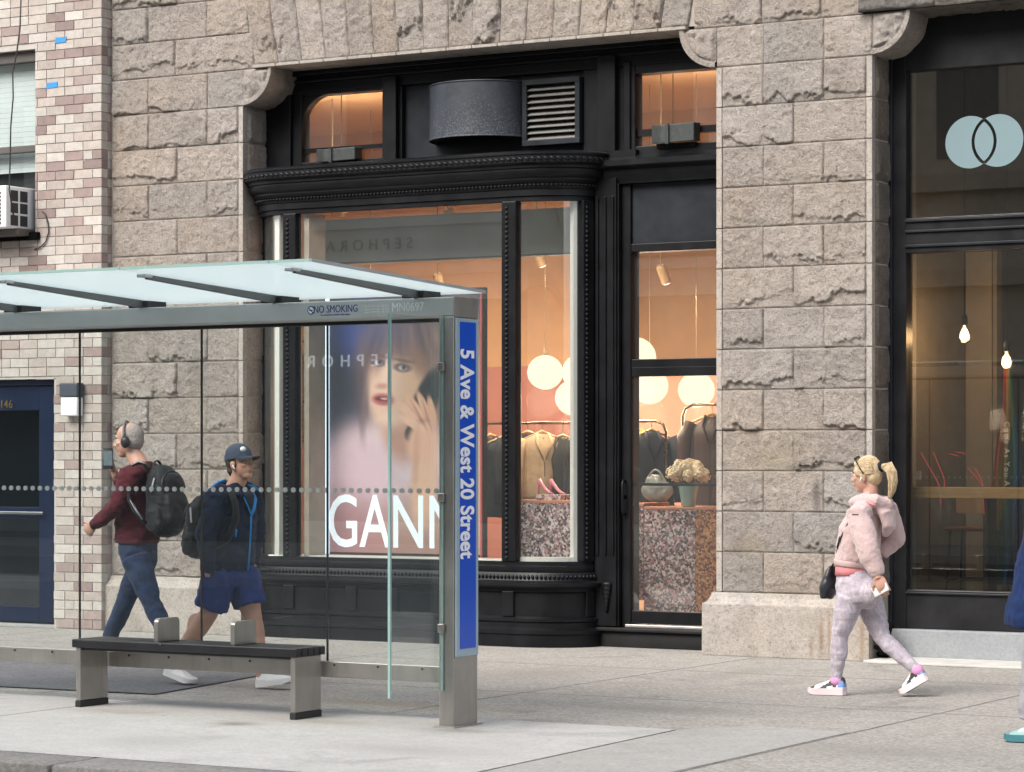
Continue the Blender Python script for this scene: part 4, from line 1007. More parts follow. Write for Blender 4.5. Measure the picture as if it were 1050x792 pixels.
def garment(px, pytop, pybot, wpx, Y, zr, mat, label, cat='jacket', sleeve=True, turn=0.9, seed_=1):
    """a garment hanging on a wooden hanger, turned by `turn` from face-on"""
    c = P(px, pytop, Y); zb = Zp(px, pybot, Y); w_ = wpx * (c - CAM).length / F / 2; H = c.z - zb; sh = max(w_, 0.12)
    g = thing('garment', label, cat, (c.x, Y, zb), 'clothes hanging on the rails')
    R = Matrix.Rotation(turn, 3, 'Z'); rs = Vector((seed_ * 3.1, seed_ * 1.7, 0))
    o = Vector((c.x, Y, 0)); W = 0.21
    mb = MB(); n = 18; pts = []; rad = []
    for k in range(n + 1):
        f = k / n; z = c.z - 0.02 - f * (H - 0.02)
        half = W * (0.25 + 0.75 * smoothstep(0, 0.13, f)) * (1 + 0.10 * f); th = 0.035 + 0.05 * smoothstep(0, 0.2, f)
        pts.append((0, 0, z)); rad.append((half, th))
    seg = 28; vs = []
    for (p, (ra, rb)) in zip(pts, rad):
        for j in range(seg):
            a = 2 * pi * j / seg; fold = 1 + 0.10 * sin(a * 5 + seed_) * smoothstep(c.z, c.z - 0.5, p[2])
            q = R @ Vector((ra * cos(a), rb * sin(a) * fold, 0)); vs.append(o + q + Vector((0, 0, p[2])))
    i = mb.add(vs)
    for k in range(n):
        for j in range(seg):
            j2 = (j + 1) % seg; mb.face(i+k*seg+j, i+k*seg+j2, i+(k+1)*seg+j2, i+(k+1)*seg+j)
    mb.face(*[i+j for j in range(seg)]); mb.face(*[i+n*seg+j for j in range(seg)][::-1])
    mb.build('body', mat, g, smooth=True, post=displace(lambda p, nn: 0.014 * fbm((p + rs) * 7, 3)))
    if sleeve:
        for sg in (-1, 1):
            q0 = R @ Vector((sg * W * 0.92, 0, 0)); q1 = R @ Vector((sg * W * 1.18, -0.03, 0)); q2 = R @ Vector((sg * W * 1.22, -0.05, 0))
            mb = MB(); mb.tube([o + q0 + Vector((0, 0, c.z - 0.07)), o + q1 + Vector((0, 0, c.z - 0.22)), o + q2 + Vector((0, 0, c.z - 0.45)), o + q2 + Vector((0, 0, c.z - 0.66))], [0.06, 0.068, 0.058, 0.05], 14)
            mb.build('sleeve', mat, g, smooth=True, post=displace(lambda p, nn: 0.010 * fbm((p + rs) * 10, 3)))
    fr = R @ Vector((0, -0.088, 0)); dk = simple('seam', tuple(0.35 * q for q in mat.node_tree.nodes['Color Ramp'].color_ramp.elements[0].color[:3]), 0.9) if 'Color Ramp' in mat.node_tree.nodes and 'leopard' not in mat.name else mat
    MB().tube([o + fr * (0.5 + 0.6 * min(1, q / 3)) + Vector((0, 0, c.z - 0.05 - 0.09 * q)) for q in range(int((H - 0.1) / 0.09))], [(0.004, 0.004)] * int((H - 0.1) / 0.09), 6).build('front_seam', dk, g)
    for sg in (-1, 1):
        l0, l1, l2 = R @ Vector((sg * 0.055, -0.02, 0)), R @ Vector((sg * 0.07, -0.085, 0)), R @ Vector((sg * 0.008, -0.098, 0))
        MB().tube([o + l0 + Vector((0, 0, c.z - 0.015)), o + l1 + Vector((0, 0, c.z - 0.10)), o + l2 + Vector((0, 0, c.z - 0.26))], [(0.012, 0.02), (0.010, 0.022), (0.003, 0.004)], 8).build('lapel', mat, g, smooth=True)
    a = R @ Vector((0.19, 0, 0)); top = Vector((0, 0, c.z))
    MB().tube([o - a + top - Vector((0, 0, 0.075)), o + top + Vector((0, 0, 0.005)), o + a + top - Vector((0, 0, 0.075))], [0.010, 0.016, 0.010], 8).build('hanger', M_wood, g, smooth=True)
    MB().tube([o + top, o + Vector((0, 0, zr + 0.012))], 0.004, 6).build('hook', M_rail, g)
def cloth(name, col, var=0.15, rough=0.85): return simple(name, col, rough, var=var, vscale=12, bscale=160, bstr=0.15)
M_kblk = cloth('black_wool', (0.018, 0.017, 0.018)); M_camel = cloth('camel_twill', (0.62, 0.46, 0.29)); M_sheer = cloth('dark_sequin', (0.05, 0.042, 0.032), 0.5); M_must = cloth('mustard_cloth', (0.55, 0.36, 0.07))
M_brown = cloth('brown_leather', (0.055, 0.022, 0.014), 0.3, 0.45); M_navyc = cloth('ink_coat', (0.022, 0.026, 0.04))
zr = rail(488, 600, 434, 2.35, 'bronze garment rail of coats behind the curved pane of the bay')
garment(503, 446, 520, 14, 2.35, zr, M_kblk, 'black jacket at the left end of the rail, near the mullion', seed_=1)
garment(516, 448, 530, 14, 2.30, zr, M_navyc, 'ink dark coat on the rail just left of the mullion', 'coat', seed_=9)
garment(541, 443, 525, 22, 2.34, zr, M_kblk, 'black jacket with sharp shoulder left of the camel coat', turn=0.55, seed_=2)
garment(556, 443, 512, 22, 2.22, zr, M_camel, 'camel coat on the rail, the palest garment in the curved pane', 'coat', turn=0.75, seed_=3)
garment(577, 447, 530, 22, 2.33, zr, M_sheer, 'dark glittering top on the rail right of the camel coat', 'top', turn=0.5, seed_=4)
garment(600, 445, 530, 18, 2.36, zr, M_kblk, 'black jacket at the right end of the rail, beside the white pane edge', seed_=5)
zr2 = rail(640, 683, 432, 2.6, 'bronze garment rail with a rounded corner behind the door glass')
garment(652, 440, 500, 14, 2.6, zr2, M_must, 'mustard yellow garment at the left behind the door glass', 'coat', turn=1.0, seed_=6)
garment(668, 441, 540, 22, 2.58, zr2, M_navyc, 'long ink dark coat on the rail behind the door glass', 'coat', turn=0.8, seed_=7)
zr3 = rail(700, 770, 415, 2.7, 'bronze garment rail mostly hidden behind the stone pier')
garment(730, 425, 540, 40, 2.7, zr3, M_brown, 'dark brown leather jacket right of the flowers behind the door glass', turn=0.25, seed_=8)
t = NT('leopard_print'); v = t.coord(); vo = t.add('TexVoronoi', Scale=26.0); t.l.new(v, vo.inputs['Vector'])
t.principled(Base_Color=t.ramp(t.math('ADD', vo.outputs['Distance'], t.math('MULTIPLY', t.noise(40, 3, 0.6, v), 0.3)), [(0.38, (0.05, 0.025, 0.012)), (0.5, (0.42, 0.20, 0.07))]), Roughness=0.8)
zr4 = rail(300, 334, 350, 1.3, 'tall chrome rail at the left inside the bay')
garment(322, 358, 455, 18, 1.3, zr4, t.m, 'leopard print coat hanging at the left of the poster', 'coat', seed_=12)
# bag, vase, flowers
M_bag = simple('sage_leather', (0.22, 0.25, 0.24), 0.4)
c = P(668, 515, 1.78); zt = b4[3]
bg = thing('handbag_display', 'grey green slouchy handbag on the low plinth behind the door glass', 'bag', (c.x - 0.03, 1.95, zt))
mb = MB(); mb.ball((c.x - 0.03, 1.95, zt + 0.105), (0.15, 0.09, 0.105), 18, 12); mb.ball((c.x - 0.05, 1.95, zt + 0.15), (0.11, 0.07, 0.10), 14, 10)
mb.build('body', M_bag, bg, remesh=0.012, smo=4, post=displace(lambda p, n: 0.012 * fbm(p * 14, 3)))
MB().tube([(c.x - 0.16 + 0.25 * k / 12, 1.93, zt + 0.12 + 0.17 * sin(pi * k / 12)) for k in range(13)], 0.010, 8).build('handle', M_bag, bg, smooth=True)
cv = P(706, 520, 1.75); zt = b2[3]
vs_ = thing('vase', 'pale blue green glass vase on the speckled counter', 'vase', (cv.x, 1.75, zt))
MB().lathe((cv.x, 1.75, zt), [(0.055, 0.0), (0.06, 0.015), (0.075, 0.10), (0.09, 0.20), (0.088, 0.205), (0.07, 0.10), (0.05, 0.02)], 22).build('body', simple('celadon_glaze', (0.28, 0.45, 0.42), 0.25), vs_, smooth=True)
fl = thing('flower_bouquet', 'dense cream hydrangea bouquet in the blue green vase', 'flowers', (cv.x, 1.75, zt + 0.18))
M_pet = simple('cream_petal', (0.84, 0.77, 0.60), 0.7, var=0.1); M_leaf = simple('stem_green', (0.08, 0.14, 0.05), 0.6)
mb = MB(); rg = random.Random(5)
heads = [(0, 0, 0.115)] + [(0.075 * cos(k * 1.2), 0.07 * sin(k * 1.2), 0.085 + 0.015 * (k % 2)) for k in range(5)] + [(0.135 * cos(k * 0.8 + .3), 0.115 * sin(k * 0.8 + .3), 0.02 + 0.022 * (k % 3)) for k in range(8)]
for (hx_, hy_, hz_) in heads:
    hc = Vector((cv.x + hx_, 1.75 + hy_, zt + 0.245 + hz_)); R0 = rg.uniform(0.052, 0.066); mb.ball(hc, R0 * 0.8, 8, 6)
    for k in range(64):
        d = Vector((rg.gauss(0, 1), rg.gauss(0, 1), rg.gauss(0.25, 1))).normalized(); rot = d.to_track_quat('Z', 'Y').to_matrix() @ Matrix.Rotation(rg.uniform(-.6, .6), 3, 'X')
        mb.ball(hc + d * R0 * rg.uniform(0.9, 1.08), (0.013, 0.0105, 0.0035), 6, 4, rot)
mb.build('blossom', M_pet, fl, smooth=True)
mb = MB()
for k in range(7): a = k * 0.9; mb.tube([(cv.x + 0.03 * cos(a), 1.75 + 0.03 * sin(a), zt + 0.10), (cv.x + 0.08 * cos(a), 1.75 + 0.07 * sin(a), zt + 0.24)], 0.006, 6)
mb.build('stems', M_leaf, fl)
# ------------------------------------------------------------------ the dark shop on the right
rs = thing('dark_shopfront', 'dark framed shop window at the right with two overlapping circles on its glass', 'shopfront', (3.5, 0.4, 0))
RY = 0.36
M_dkf = black_paint('charcoal_frame', (0.014, 0.014, 0.016), 0.38)
M_darkg = glass('dim_shop_glass', (0.74, 0.74, 0.71), 0.11, haze=0.002)
x0, x1 = XR2 - 0.02, 7.6
def RX(px): return X(px, RY)
def RZ(px, py): return Zp(px, py, RY)
q = 980
mb = MB(); zA, zB = RZ(q, 222), RZ(q, 70); zC, zD = RZ(q, 606), RZ(q, 258); zE = RZ(q, 646)
xg = RX(930)
mb.box(x0, xg, RY - 0.02, RY + 0.12, zE, zc(11) + 0.03); mb.box(xg, x1, RY - 0.018, RY + 0.12, zB, zc(11) + 0.03); mb.box(xg, x1, RY - 0.03, RY + 0.12, zD, zA); mb.box(xg, x1, RY - 0.018, RY + 0.12, zE, zC)
mb.build('frame', M_dkf, rs, bevel=0.006)
mb = MB()
for py, h in ((225, 0.02), (236, 0.018), (251, 0.02)): mb.box(xg, x1, RY - 0.05, RY - 0.031, RZ(q, py) - h / 2, RZ(q, py) + h / 2)
mb.box(xg, x1, RY - 0.04, RY - 0.019, RZ(q, 608) - 0.015, RZ(q, 608)); mb.box(x0 + 0.02, x0 + 0.05, RY - 0.05, RY - 0.021, zE, 4.9)
mb.build('glazing_bead', M_slate, rs, bevel=0.003)
MB().box(xg - 0.01, x1, RY + 0.03, RY + 0.038, zA - 0.01, zB + 0.01).build('upper_pane', M_darkg, rs); MB().box(xg - 0.01, x1, RY + 0.03, RY + 0.038, zC - 0.01, zD + 0.01).build('lower_pane', M_darkg, rs)
M_kick = concrete('painted_concrete', (0.235, 0.25, 0.262), (0.30, 0.315, 0.325), 0.15, bstr=0.2)
MB().box(x0 + 0.06, x1, RY - 0.10, RY + 0.2, 0.0, zE - 0.002).build('base_kerb', M_kick, rs, bevel=0.012)
MB().box(x0 + 0.04, x1, -0.24, RY - 0.101, 0.001, 0.022).build('sill_strip', simple('pale_strip', (0.50, 0.49, 0.46), 0.8), rs, bevel=0.005)
# decal: two circles whose overlap is outlined
dyy = RY + 0.026
ca, cb = P(995, 146, dyy), P(1024, 145, dyy); r_ = 0.5 * abs(X(1020.3, dyy) - X(969.3, dyy)); dx = (X(1023.5, dyy) - X(994.8, dyy)); zc0 = ca.z
M_decal = NT('ice_blue_decal'); d_ = M_decal.principled(Base_Color=(0.215, 0.315, 0.345), Roughness=0.5)
tr = M_decal.add('BsdfTransparent', Color=(0.9, 0.95, 0.95)); mx = M_decal.n.new('ShaderNodeMixShader'); mx.inputs[0].default_value = 0.26
M_decal.l.new(d_.outputs[0], mx.inputs[1]); M_decal.l.new(tr.outputs[0], mx.inputs[2]); M_decal.l.new(mx.outputs[0], M_decal.out.inputs[0]); M_decal = M_decal.m
xc0 = X(994.8, dyy); half = dx / 2; hy_ = sqrt(r_ * r_ - half * half); al = math.acos(half / r_); g_ = 0.012
mid = Vector((xc0 + half, dyy, zc0))
def arc(cx, r, a0, a1, n=40): return [Vector((cx + r * cos(a0 + (a1 - a0) * k / n), dyy, zc0 + r * sin(a0 + (a1 - a0) * k / n))) for k in range(n + 1)]
th = Vector((0, -0.0015, 0))
def strip(A, B):
    mb = MB(); i = mb.add([p + th for p in A]); j = mb.add([p + th for p in B])
    for k in range(len(A) - 1): mb.face(i + k, i + k + 1, j + k + 1, j + k)
    return mb
strip(arc(xc0, r_, al, 2 * pi - al), arc(xc0 + dx, r_ + g_, pi - al * 0.985, pi + al * 0.985)).build('circle_decal', M_decal, rs)
strip(arc(xc0 + dx, r_, pi - al, -pi + al), arc(xc0, r_ + g_, al * 0.985, -al * 0.985)).build('circle_decal', M_decal, rs)
a2 = math.acos(half / (r_ - g_)); strip(arc(xc0, r_ - g_, a2, -a2), arc(xc0 + dx, r_ - g_, pi - a2, pi + a2)).build('overlap_decal', M_decal, rs)
# room
dr = thing('dark_room_interior', 'dim brown room behind the right shop window', 'room', (4.2, 3, 0.15))
M_drk = simple('umber_wall', (0.17, 0.145, 0.115), 0.8); M_taupe = simple('taupe_partition', (0.38, 0.33, 0.265), 0.8, var=0.08)
MB().box(1.96, 8.4, 5.0, 5.1, 0.16, 5.1).build('back_wall', M_drk, dr); MB().box(1.95, 8.4, 0.6, 5.1, 0.08, 0.16).build('shop_floor', simple('dim_floor', (0.28, 0.26, 0.23), 0.5), dr)
MB().box(1.95, 8.4, 0.5, 5.1, 5.1, 5.2).build('shop_ceiling', M_drk, dr); MB().box(8.4, 8.5, 0.5, 5.1, 0.1, 5.2).build('side_wall', M_drk, dr); MB().box(2.0, 2.06, 0.5, 5.1, 0.1, 5.1).build('side_wall', M_drk, dr)
MB().box(2.07, X(1017, 2.0), 2.0, 2.08, 0.161, 3.4).build('partition', M_taupe, dr)
MB().box(X(1019, 2.0), X(1023, 2.0), 1.98, 2.1, 0.161, 3.4).build('partition_trim', simple('pale_trim', (0.32, 0.26, 0.19), 0.7), dr)
# bar shelf
zs0, zs1 = Zp(q, 511, 0.6), Zp(q, 500, 0.6)
bs = thing('bar_shelf', 'pale timber bar shelf running along the inside of the right shop window', 'shelf', (4.5, 0.75, zs0))
t = NT('oak_plank'); v = t.coord(scale=(1.2, 14, 14)); w_ = t.noise(3, 6, 0.6, v, dist=1.5)
t.principled(Base_Color=t.ramp(w_, [(0.3, (0.34, 0.19, 0.075)), (0.7, (0.52, 0.33, 0.15))]), Roughness=0.45); M_oak = t.m
MB().box(2.1, 7.5, 0.6, 0.95, zs0, zs1).build('plank', M_oak, bs, bevel=0.004)
for xx in (2.7, 5.2, 6.8): MB().box(xx, xx + 0.04, 0.7, 0.9, 0.16, zs0 - 0.001).build('leg', M_dkf, bs)
# stool
SY = 1.15
sa, sb = P(967, 541, SY), P(1021, 541, SY); sz = Zp(994, 541, SY)
sl_ = thing('bar_stool', 'brown seated bar stool with a low back and black metal legs behind the right window', 'stool', ((sa.x + sb.x) / 2, SY + 0.17, 0.16))
cx_ = (sa.x + sb.x) / 2; w2 = (sb.x - sa.x) / 2
mb = MB(); mb.box(cx_ - w2, cx_ + w2, SY, SY + 0.36, sz - 0.03, sz); mb.build('seat', simple('walnut_seat', (0.26, 0.11, 0.06), 0.5), sl_, bevel=0.014, bseg=3)
for sx_ in (-1, 1):
    for sy_ in (0, 1):
        MB().tube([(cx_ + sx_ * w2 * 0.8, SY + 0.05 + sy_ * 0.26, sz - 0.03), (cx_ + sx_ * w2 * 1.0, SY + 0.0 + sy_ * 0.36, 0.161)], 0.010, 8).build('leg', M_dkf, sl_, smooth=True)
mb = MB(); zf = Zp(994, 595, SY); mb.tube([(cx_ - w2 * 0.98, SY, zf), (cx_ + w2 * 0.98, SY, zf), (cx_ + w2 * 0.98, SY + 0.36, zf), (cx_ - w2 * 0.98, SY + 0.36, zf), (cx_ - w2 * 0.98, SY, zf)], 0.007, 6); mb.build('foot_rail', M_dkf, sl_)
mb = MB(); zb0, zb1 = Zp(1005, 527, SY + 0.3), Zp(1005, 508, SY + 0.3); mb.box(X(980, SY + 0.34), X(1031, SY + 0.34), SY + 0.34, SY + 0.36, zb0, zb1); mb.build('backrest', simple('ply_back', (0.42, 0.26, 0.12), 0.5), sl_, bevel=0.008)
MB().tube([(cx_, SY + 0.35, sz - 0.02), (cx_, SY + 0.37, zb0 + 0.05)], 0.010, 8).build('back_post', M_dkf, sl_)
# bulbs
M_fil = emit('filament', (1.0, 0.55, 0.22), 30.0)
M_bulbg = glass('bulb_glass', (0.95, 0.85, 0.7), 0.08)
for (px, py, Y, lab) in ((989, 345, 0.9, 'bare filament bulb hanging high and clear in the right window'), (1032, 372, 1.0, 'bare filament bulb hanging lower, in front of the rainbow flag')):
    c = P(px, py, Y); b = thing('filament_bulb', lab, 'light bulb', (c.x, Y, c.z - 0.06), 'bare bulbs in the right shop')
    MB().lathe(c, [(0.005, -0.06), (0.035, -0.05), (0.052, -0.02), (0.054, 0.01), (0.04, 0.045), (0.022, 0.07), (0.02, 0.09)], 20).build('globe', M_bulbg, b, smooth=True)
    MB().tube([c + Vector((0.012 * cos(k * 2.1), 0.012 * sin(k * 2.1), -0.028 + 0.009 * k)) for k in range(7)], 0.0055, 6).build('filament', M_fil, b)
    MB().lathe(c + Vector((0, 0, 0.085)), [(0.022, 0), (0.024, 0.01), (0.024, 0.07), (0.012, 0.085)], 14).build('socket', M_dkf, b, smooth='auto')
    MB().tube([c + Vector((0, 0, 0.16)), (c.x, Y, 5.1)], 0.006, 6).build('cord', M_dkf, b)
    ld = bpy.data.lights.new('bulb_light', 'POINT'); ld.energy = 7.5; ld.color = (1, 0.68, 0.4); ld.shadow_soft_size = 0.05
    lo = bpy.data.objects.new('bulb_light', ld); COL.objects.link(lo); lo.parent = b; lo.location = (0, 0, 0.06)
# rainbow flag, folded
FYY = 1.25
fx0, fx1 = X(1018, FYY), X(1047, FYY); fz1, fz0 = Zp(1032, 378, FYY), Zp(1032, 600, FYY)
cols = [(0.16, 0.012, 0.018), (0.22, 0.06, 0.012), (0.20, 0.13, 0.02), (0.018, 0.10, 0.06), (0.015, 0.09, 0.19), (0.012, 0.02, 0.15), (0.06, 0.018, 0.11)]
mb = MB(); nu, nv = 42, 40
fg = []
for j in range(nv + 1):
    f = j / nv; wd = 0.25 + 0.75 * smoothstep(0, 0.55, f)
    for i in range(nu + 1):
        u = i / nu; xx = (fx0 + fx1) / 2 + (u - 0.5) * (fx1 - fx0) * wd
        fg.append((xx, FYY + 0.035 * sin(u * 19 + f * 1.5) + 0.01 * sin(f * 9), fz1 + (fz0 - fz1) * f))
i0 = mb.add(fg)
for j in range(nv):
    for i in range(nu):
        s_ = (i / nu) * 0.95 + (j / nv) * 0.9 - 0.15; k = max(0, min(6, int(s_ * 4.2)))
        mb.cur = cols[k]; a = i0 + j * (nu + 1) + i; mb.face(a, a + 1, a + nu + 2, a + nu + 1)
t = NT('flag_cloth'); t.principled(Base_Color=t.add('Attribute', attribute_name='Col').outputs['Color'], Roughness=0.8)
flg = mb.build('rainbow_flag', t.m, smooth=True, fix=False); tag(flg, 'folded rainbow flag with white lettering hanging inside the right window', 'flag')
lettering('flag_lettering', 'Come As You Are', 0.062, (X(1035, FYY) , FYY - 0.06, Zp(1032, 470, FYY)), -EZ, EX, simple('white_ink', (0.62, 0.62, 0.58), 0.7), flg, 0.002, spacing=1.25)
# red strokes: a reflection in the glass, built as glowing tubes
M_redglow = emit('red_reflection', (1.0, 0.09, 0.10), 0.42)
ne = thing('red_strokes', 'thin red reflected strokes above the bar shelf in the right window, built as glowing tubes', 'reflection', P(980, 505, 0.7))
for pts in ([(944, 464), (962, 495), (965, 517)], [(957, 464), (968, 490), (969, 512)], [(974, 465.5), (983, 468)], [(981, 463.5), (989, 465)], [(993, 480), (1008, 498), (1009, 528)], [(1000, 480), (1008, 496)]):
    MB().tube([P(a, b, 0.62) for a, b in pts], 0.0024, 6).build('tube', M_redglow, ne)
MB().box(X(938, 0.7), X(944, 0.7), 0.7, 0.71, Zp(941, 492, 0.7), Zp(941, 483, 0.7)).build('pale_box', M_ivory, ne)
# ------------------------------------------------------------------ bus shelter
SY_ = -6.0; GY = -5.72
M_steel = NT('brushed_steel'); v = M_steel.coord(scale=(1, 1, 40)); n1 = M_steel.noise(6, 5, 0.6, v); n2 = M_steel.noise(2.5, 5, 0.6, M_steel.coord())
n3 = M_steel.noise(3.0, 6, 0.7, M_steel.coord(scale=(6, 6, 0.8)))
M_steel.principled(Base_Color=M_steel.mix(M_steel.ramp(n3, [(0.5, grey(0)), (0.74, grey(0.30))]), M_steel.ramp(n2, [(0.3, (0.36, 0.345, 0.32)), (0.7, (0.48, 0.465, 0.44))]), (0.20, 0.185, 0.165)), Metallic=0.9, Roughness=M_steel.math('MULTIPLY_ADD', n2, 0.22, 0.26), Normal=M_steel.bump(n1, 0.04, 0.002)); M_steel = M_steel.m
M_alu = simple('satin_aluminium', (0.50, 0.52, 0.515), 0.42, 0.55, var=0.05, bstr=0.02)
M_shg = glass('shelter_glass', (0.945, 0.97, 0.968), 0.034, haze=0.014, haze_col=(0.6, 0.68, 0.70))
M_edge = simple('green_glass_edge', (0.30, 0.45, 0.42), 0.25, var=0.05)
M_gask = simple('black_gasket', (0.02, 0.02, 0.02), 0.6)
t = NT('frosted_roof_glass'); tl = t.add('BsdfTranslucent', Color=(0.78, 0.845, 0.85)); tr = t.add('BsdfTransparent', Color=(0.85, 0.93, 0.94)); gl = t.add('BsdfGlossy', Roughness=0.15, Color=(1, 1, 1)); df = t.add('BsdfDiffuse', Color=(0.42, 0.49, 0.50))
m1 = t.n.new('ShaderNodeMixShader'); m1.inputs[0].default_value = 0.30; t.l.new(tl.outputs[0], m1.inputs[1]); t.l.new(tr.outputs[0], m1.inputs[2])
m2 = t.n.new('ShaderNodeMixShader'); m2.inputs[0].default_value = 0.18; t.l.new(m1.outputs[0], m2.inputs[1]); t.l.new(df.outputs[0], m2.inputs[2])
m3 = t.n.new('ShaderNodeMixShader'); m3.inputs[0].default_value = 0.07; t.l.new(m2.outputs[0], m3.inputs[1]); t.l.new(gl.outputs[0], m3.inputs[2]); t.l.new(m3.outputs[0], t.out.inputs[0]); M_roof = t.m
sh = thing('bus_shelter', 'glass and steel bus shelter with a blue street name panel on its end post', 'bus shelter', (0.2, -5.86, 0.004))
X1 = X(465, SY_); PX0 = X(450, SY_); XLf = -2.6; BZ0, BZ1 = 2.365, 2.475
# beam
beam = MB().box(XLf, X1 + 0.001, SY_, -5.74, BZ0, BZ1).build('beam', M_alu, sh, bevel=0.006)
MB().box(X1 + 0.0015, X1 + 0.005, SY_ - 0.002, -5.735, BZ0 - 0.004, BZ1 + 0.002).build('beam_end', M_steel, beam, bevel=0.002)
MB().box(XLf, PX0, -5.80, -5.745, BZ0 - 0.02, BZ0 - 0.001).build('gasket', M_gask, beam)
# lettering on the beam
M_blueink = simple('navy_ink', (0.015, 0.045, 0.22), 0.5); M_whink = simple('white_ink_beam', (0.78, 0.80, 0.80), 0.5)
fy = SY_ - 0.001; rz1_ = Zp(400, 680.5, GY)
for k in range(14):
    mb = MB(); mb.lathe((XLf + 0.2 + 0.31 * k, -5.767, rz1_ - 0.02), [(0.007, -0.003), (0.007, 0.003)], 8, 'y'); mb.build('bolt', M_gask, sh)
c0 = P(344, 317.2, fy); wdt = X(363, fy) - X(325, fy)
lettering('beam_lettering', 'NO SMOKING', 0.062, c0, EX, EZ, M_blueink, beam, 0.001, 0.0, sx=0.80)
c1 = P(344, 322.8, fy); lettering('beam_lettering', 'It is unlawful to smoke in this shelter', 0.014, c1, EX, EZ, M_blueink, beam, 0.001)
cN = P(319, 318.4, fy); mb = MB(); mb.lathe((cN.x, fy, cN.z), [(0.026, -0.001), (0.026, 0.001)], 24, 'y'); mb.build('no_smoking_roundel', M_blueink, beam)
mb = MB(); mb.lathe((cN.x, fy - 0.002, cN.z), [(0.019, -0.001), (0.019, 0.001)], 24, 'y'); mb.build('roundel_field', M_whink, beam)
mb = MB(); mb.prism([(cN.x - 0.017, fy - 0.0045, cN.z + 0.013), (cN.x + 0.013, fy - 0.0045, cN.z - 0.017), (cN.x + 0.017, fy - 0.0045, cN.z - 0.013), (cN.x - 0.013, fy - 0.0045, cN.z + 0.017)], (0, 0.001, 0)); mb.box(cN.x - 0.013, cN.x + 0.013, fy - 0.0040, fy - 0.003, cN.z - 0.003, cN.z + 0.003); mb.build('roundel_bar', M_blueink, beam)
lettering('beam_lettering', 'MN0697', 0.072, P(418, 315.3, fy), EX, EZ, M_whink, beam, 0.001, sx=0.86)
for k, py in enumerate((314, 317, 320)): lettering('beam_lettering', 'report damage call 311', 0.019, P(386, py, fy), EX, EZ, M_whink, beam, 0.0008)
# post with the street name
post = MB().box(PX0, X1, SY_, -5.73, 0.004, BZ0 - 0.001).build('post', M_steel, sh, bevel=0.006)
mb = MB(); mb.box(PX0 - 0.02, X1 + 0.02, SY_ - 0.02, -5.71, 0.0041, 0.012); mb.build('base_grout', simple('grout', (0.30, 0.285, 0.26), 0.9, bstr=0.4), post)
pz1 = CAM.z + (470 - 324) / F * (G(468, 747).xy - CAM.xy).length * 1.0
def SX(py): # height on the end face from the pixel row near its middle
    return Zp(479, py, -5.87)
zs0, zs1 = SX(673), SX(327)
M_signf = simple('sign_frame_glass', (0.32, 0.42, 0.48), 0.18, var=0.05); 
M_signb = NT('street_blue'); M_signb.principled(Base_Color=(0.004, 0.052, 0.36), Roughness=0.22, Emission_Color=(0.004, 0.052, 0.36, 1), Emission_Strength=0.12); M_signb = M_signb.m
M_signw = simple('sign_white', (0.85, 0.86, 0.87), 0.4, var=0.02)
sg = MB().box(X1 + 0.001, X1 + 0.012, SY_ + 0.012, -5.742, zs0, zs1).build('street_name_panel', M_signf, post, bevel=0.003)
MB().box(X1 + 0.0125, X1 + 0.015, SY_ + 0.05, -5.775, zs0 + 0.045, zs1 - 0.02).build('street_name_field', M_signb, post)
zt0, zt1 = SX(572.5), SX(358); zm_ = (zt0 + zt1) / 2
vs, fs = text_mb('5 Ave & West 20 Street', 0.1, 0.0008, 0.0022); xs = [q.x for q in vs]; cur = max(xs) - min(xs)
lettering('street_name', '5 Ave & West 20 Street', 0.1, (X1 + 0.017, -5.883, zm_), (0, 0, -1), (0, 1, 0), M_signw, post, 0.0008, 0.0026, sx=(zt1 - zt0) / cur, sy=2.05)
# back rail and glass
rz0, rz1 = Zp(400, 697, GY), Zp(400, 680.5, GY)
MB().box(XLf, PX0 + 0.02, -5.765, -5.735, rz0, rz1).build('bottom_rail', M_steel, sh, bevel=0.004)
jx = [XLf] + [X(q, GY) for q in (82, 207, 336)] + [PX0 - 0.005]
zdot = Zp(150, 501.5, GY)
M_dotg = M_shg.copy(); M_dotg.name = 'dotted_shelter_glass'; nt = M_dotg.node_tree     # the same glass with one row of etched dots
ol = nt.nodes.new('ShaderNodeTexCoord'); sp_ = nt.nodes.new('ShaderNodeSeparateXYZ'); nt.links.new(ol.outputs['Object'], sp_.inputs[0])
def mth(op, a, b):
    n = nt.nodes.new('ShaderNodeMath'); n.operation = op
    for k, q in ((0, a), (1, b)):
        if isinstance(q, (int, float)): n.inputs[k].default_value = q
        else: nt.links.new(q, n.inputs[k])
    return n.outputs[0]
dx_ = mth('SUBTRACT', mth('PINGPONG', sp_.outputs['X'], 0.030), 0.0); dz_ = mth('SUBTRACT', sp_.outputs['Z'], zdot - 0.004)
mk = mth('LESS_THAN', mth('ADD', mth('MULTIPLY', dx_, dx_), mth('MULTIPLY', dz_, dz_)), 0.0150 ** 2)
dd_ = nt.nodes.new('ShaderNodeBsdfDiffuse'); dd_.inputs[0].default_value = (0.56, 0.58, 0.57, 1); mxx = nt.nodes.new('ShaderNodeMixShader')
om = [n for n in nt.nodes if n.type == 'OUTPUT_MATERIAL'][0]; prev = om.inputs[0].links[0].from_socket
nt.links.new(mk, mxx.inputs[0]); nt.links.new(prev, mxx.inputs[1]); nt.links.new(dd_.outputs[0], mxx.inputs[2]); nt.links.new(mxx.outputs[0], om.inputs[0])
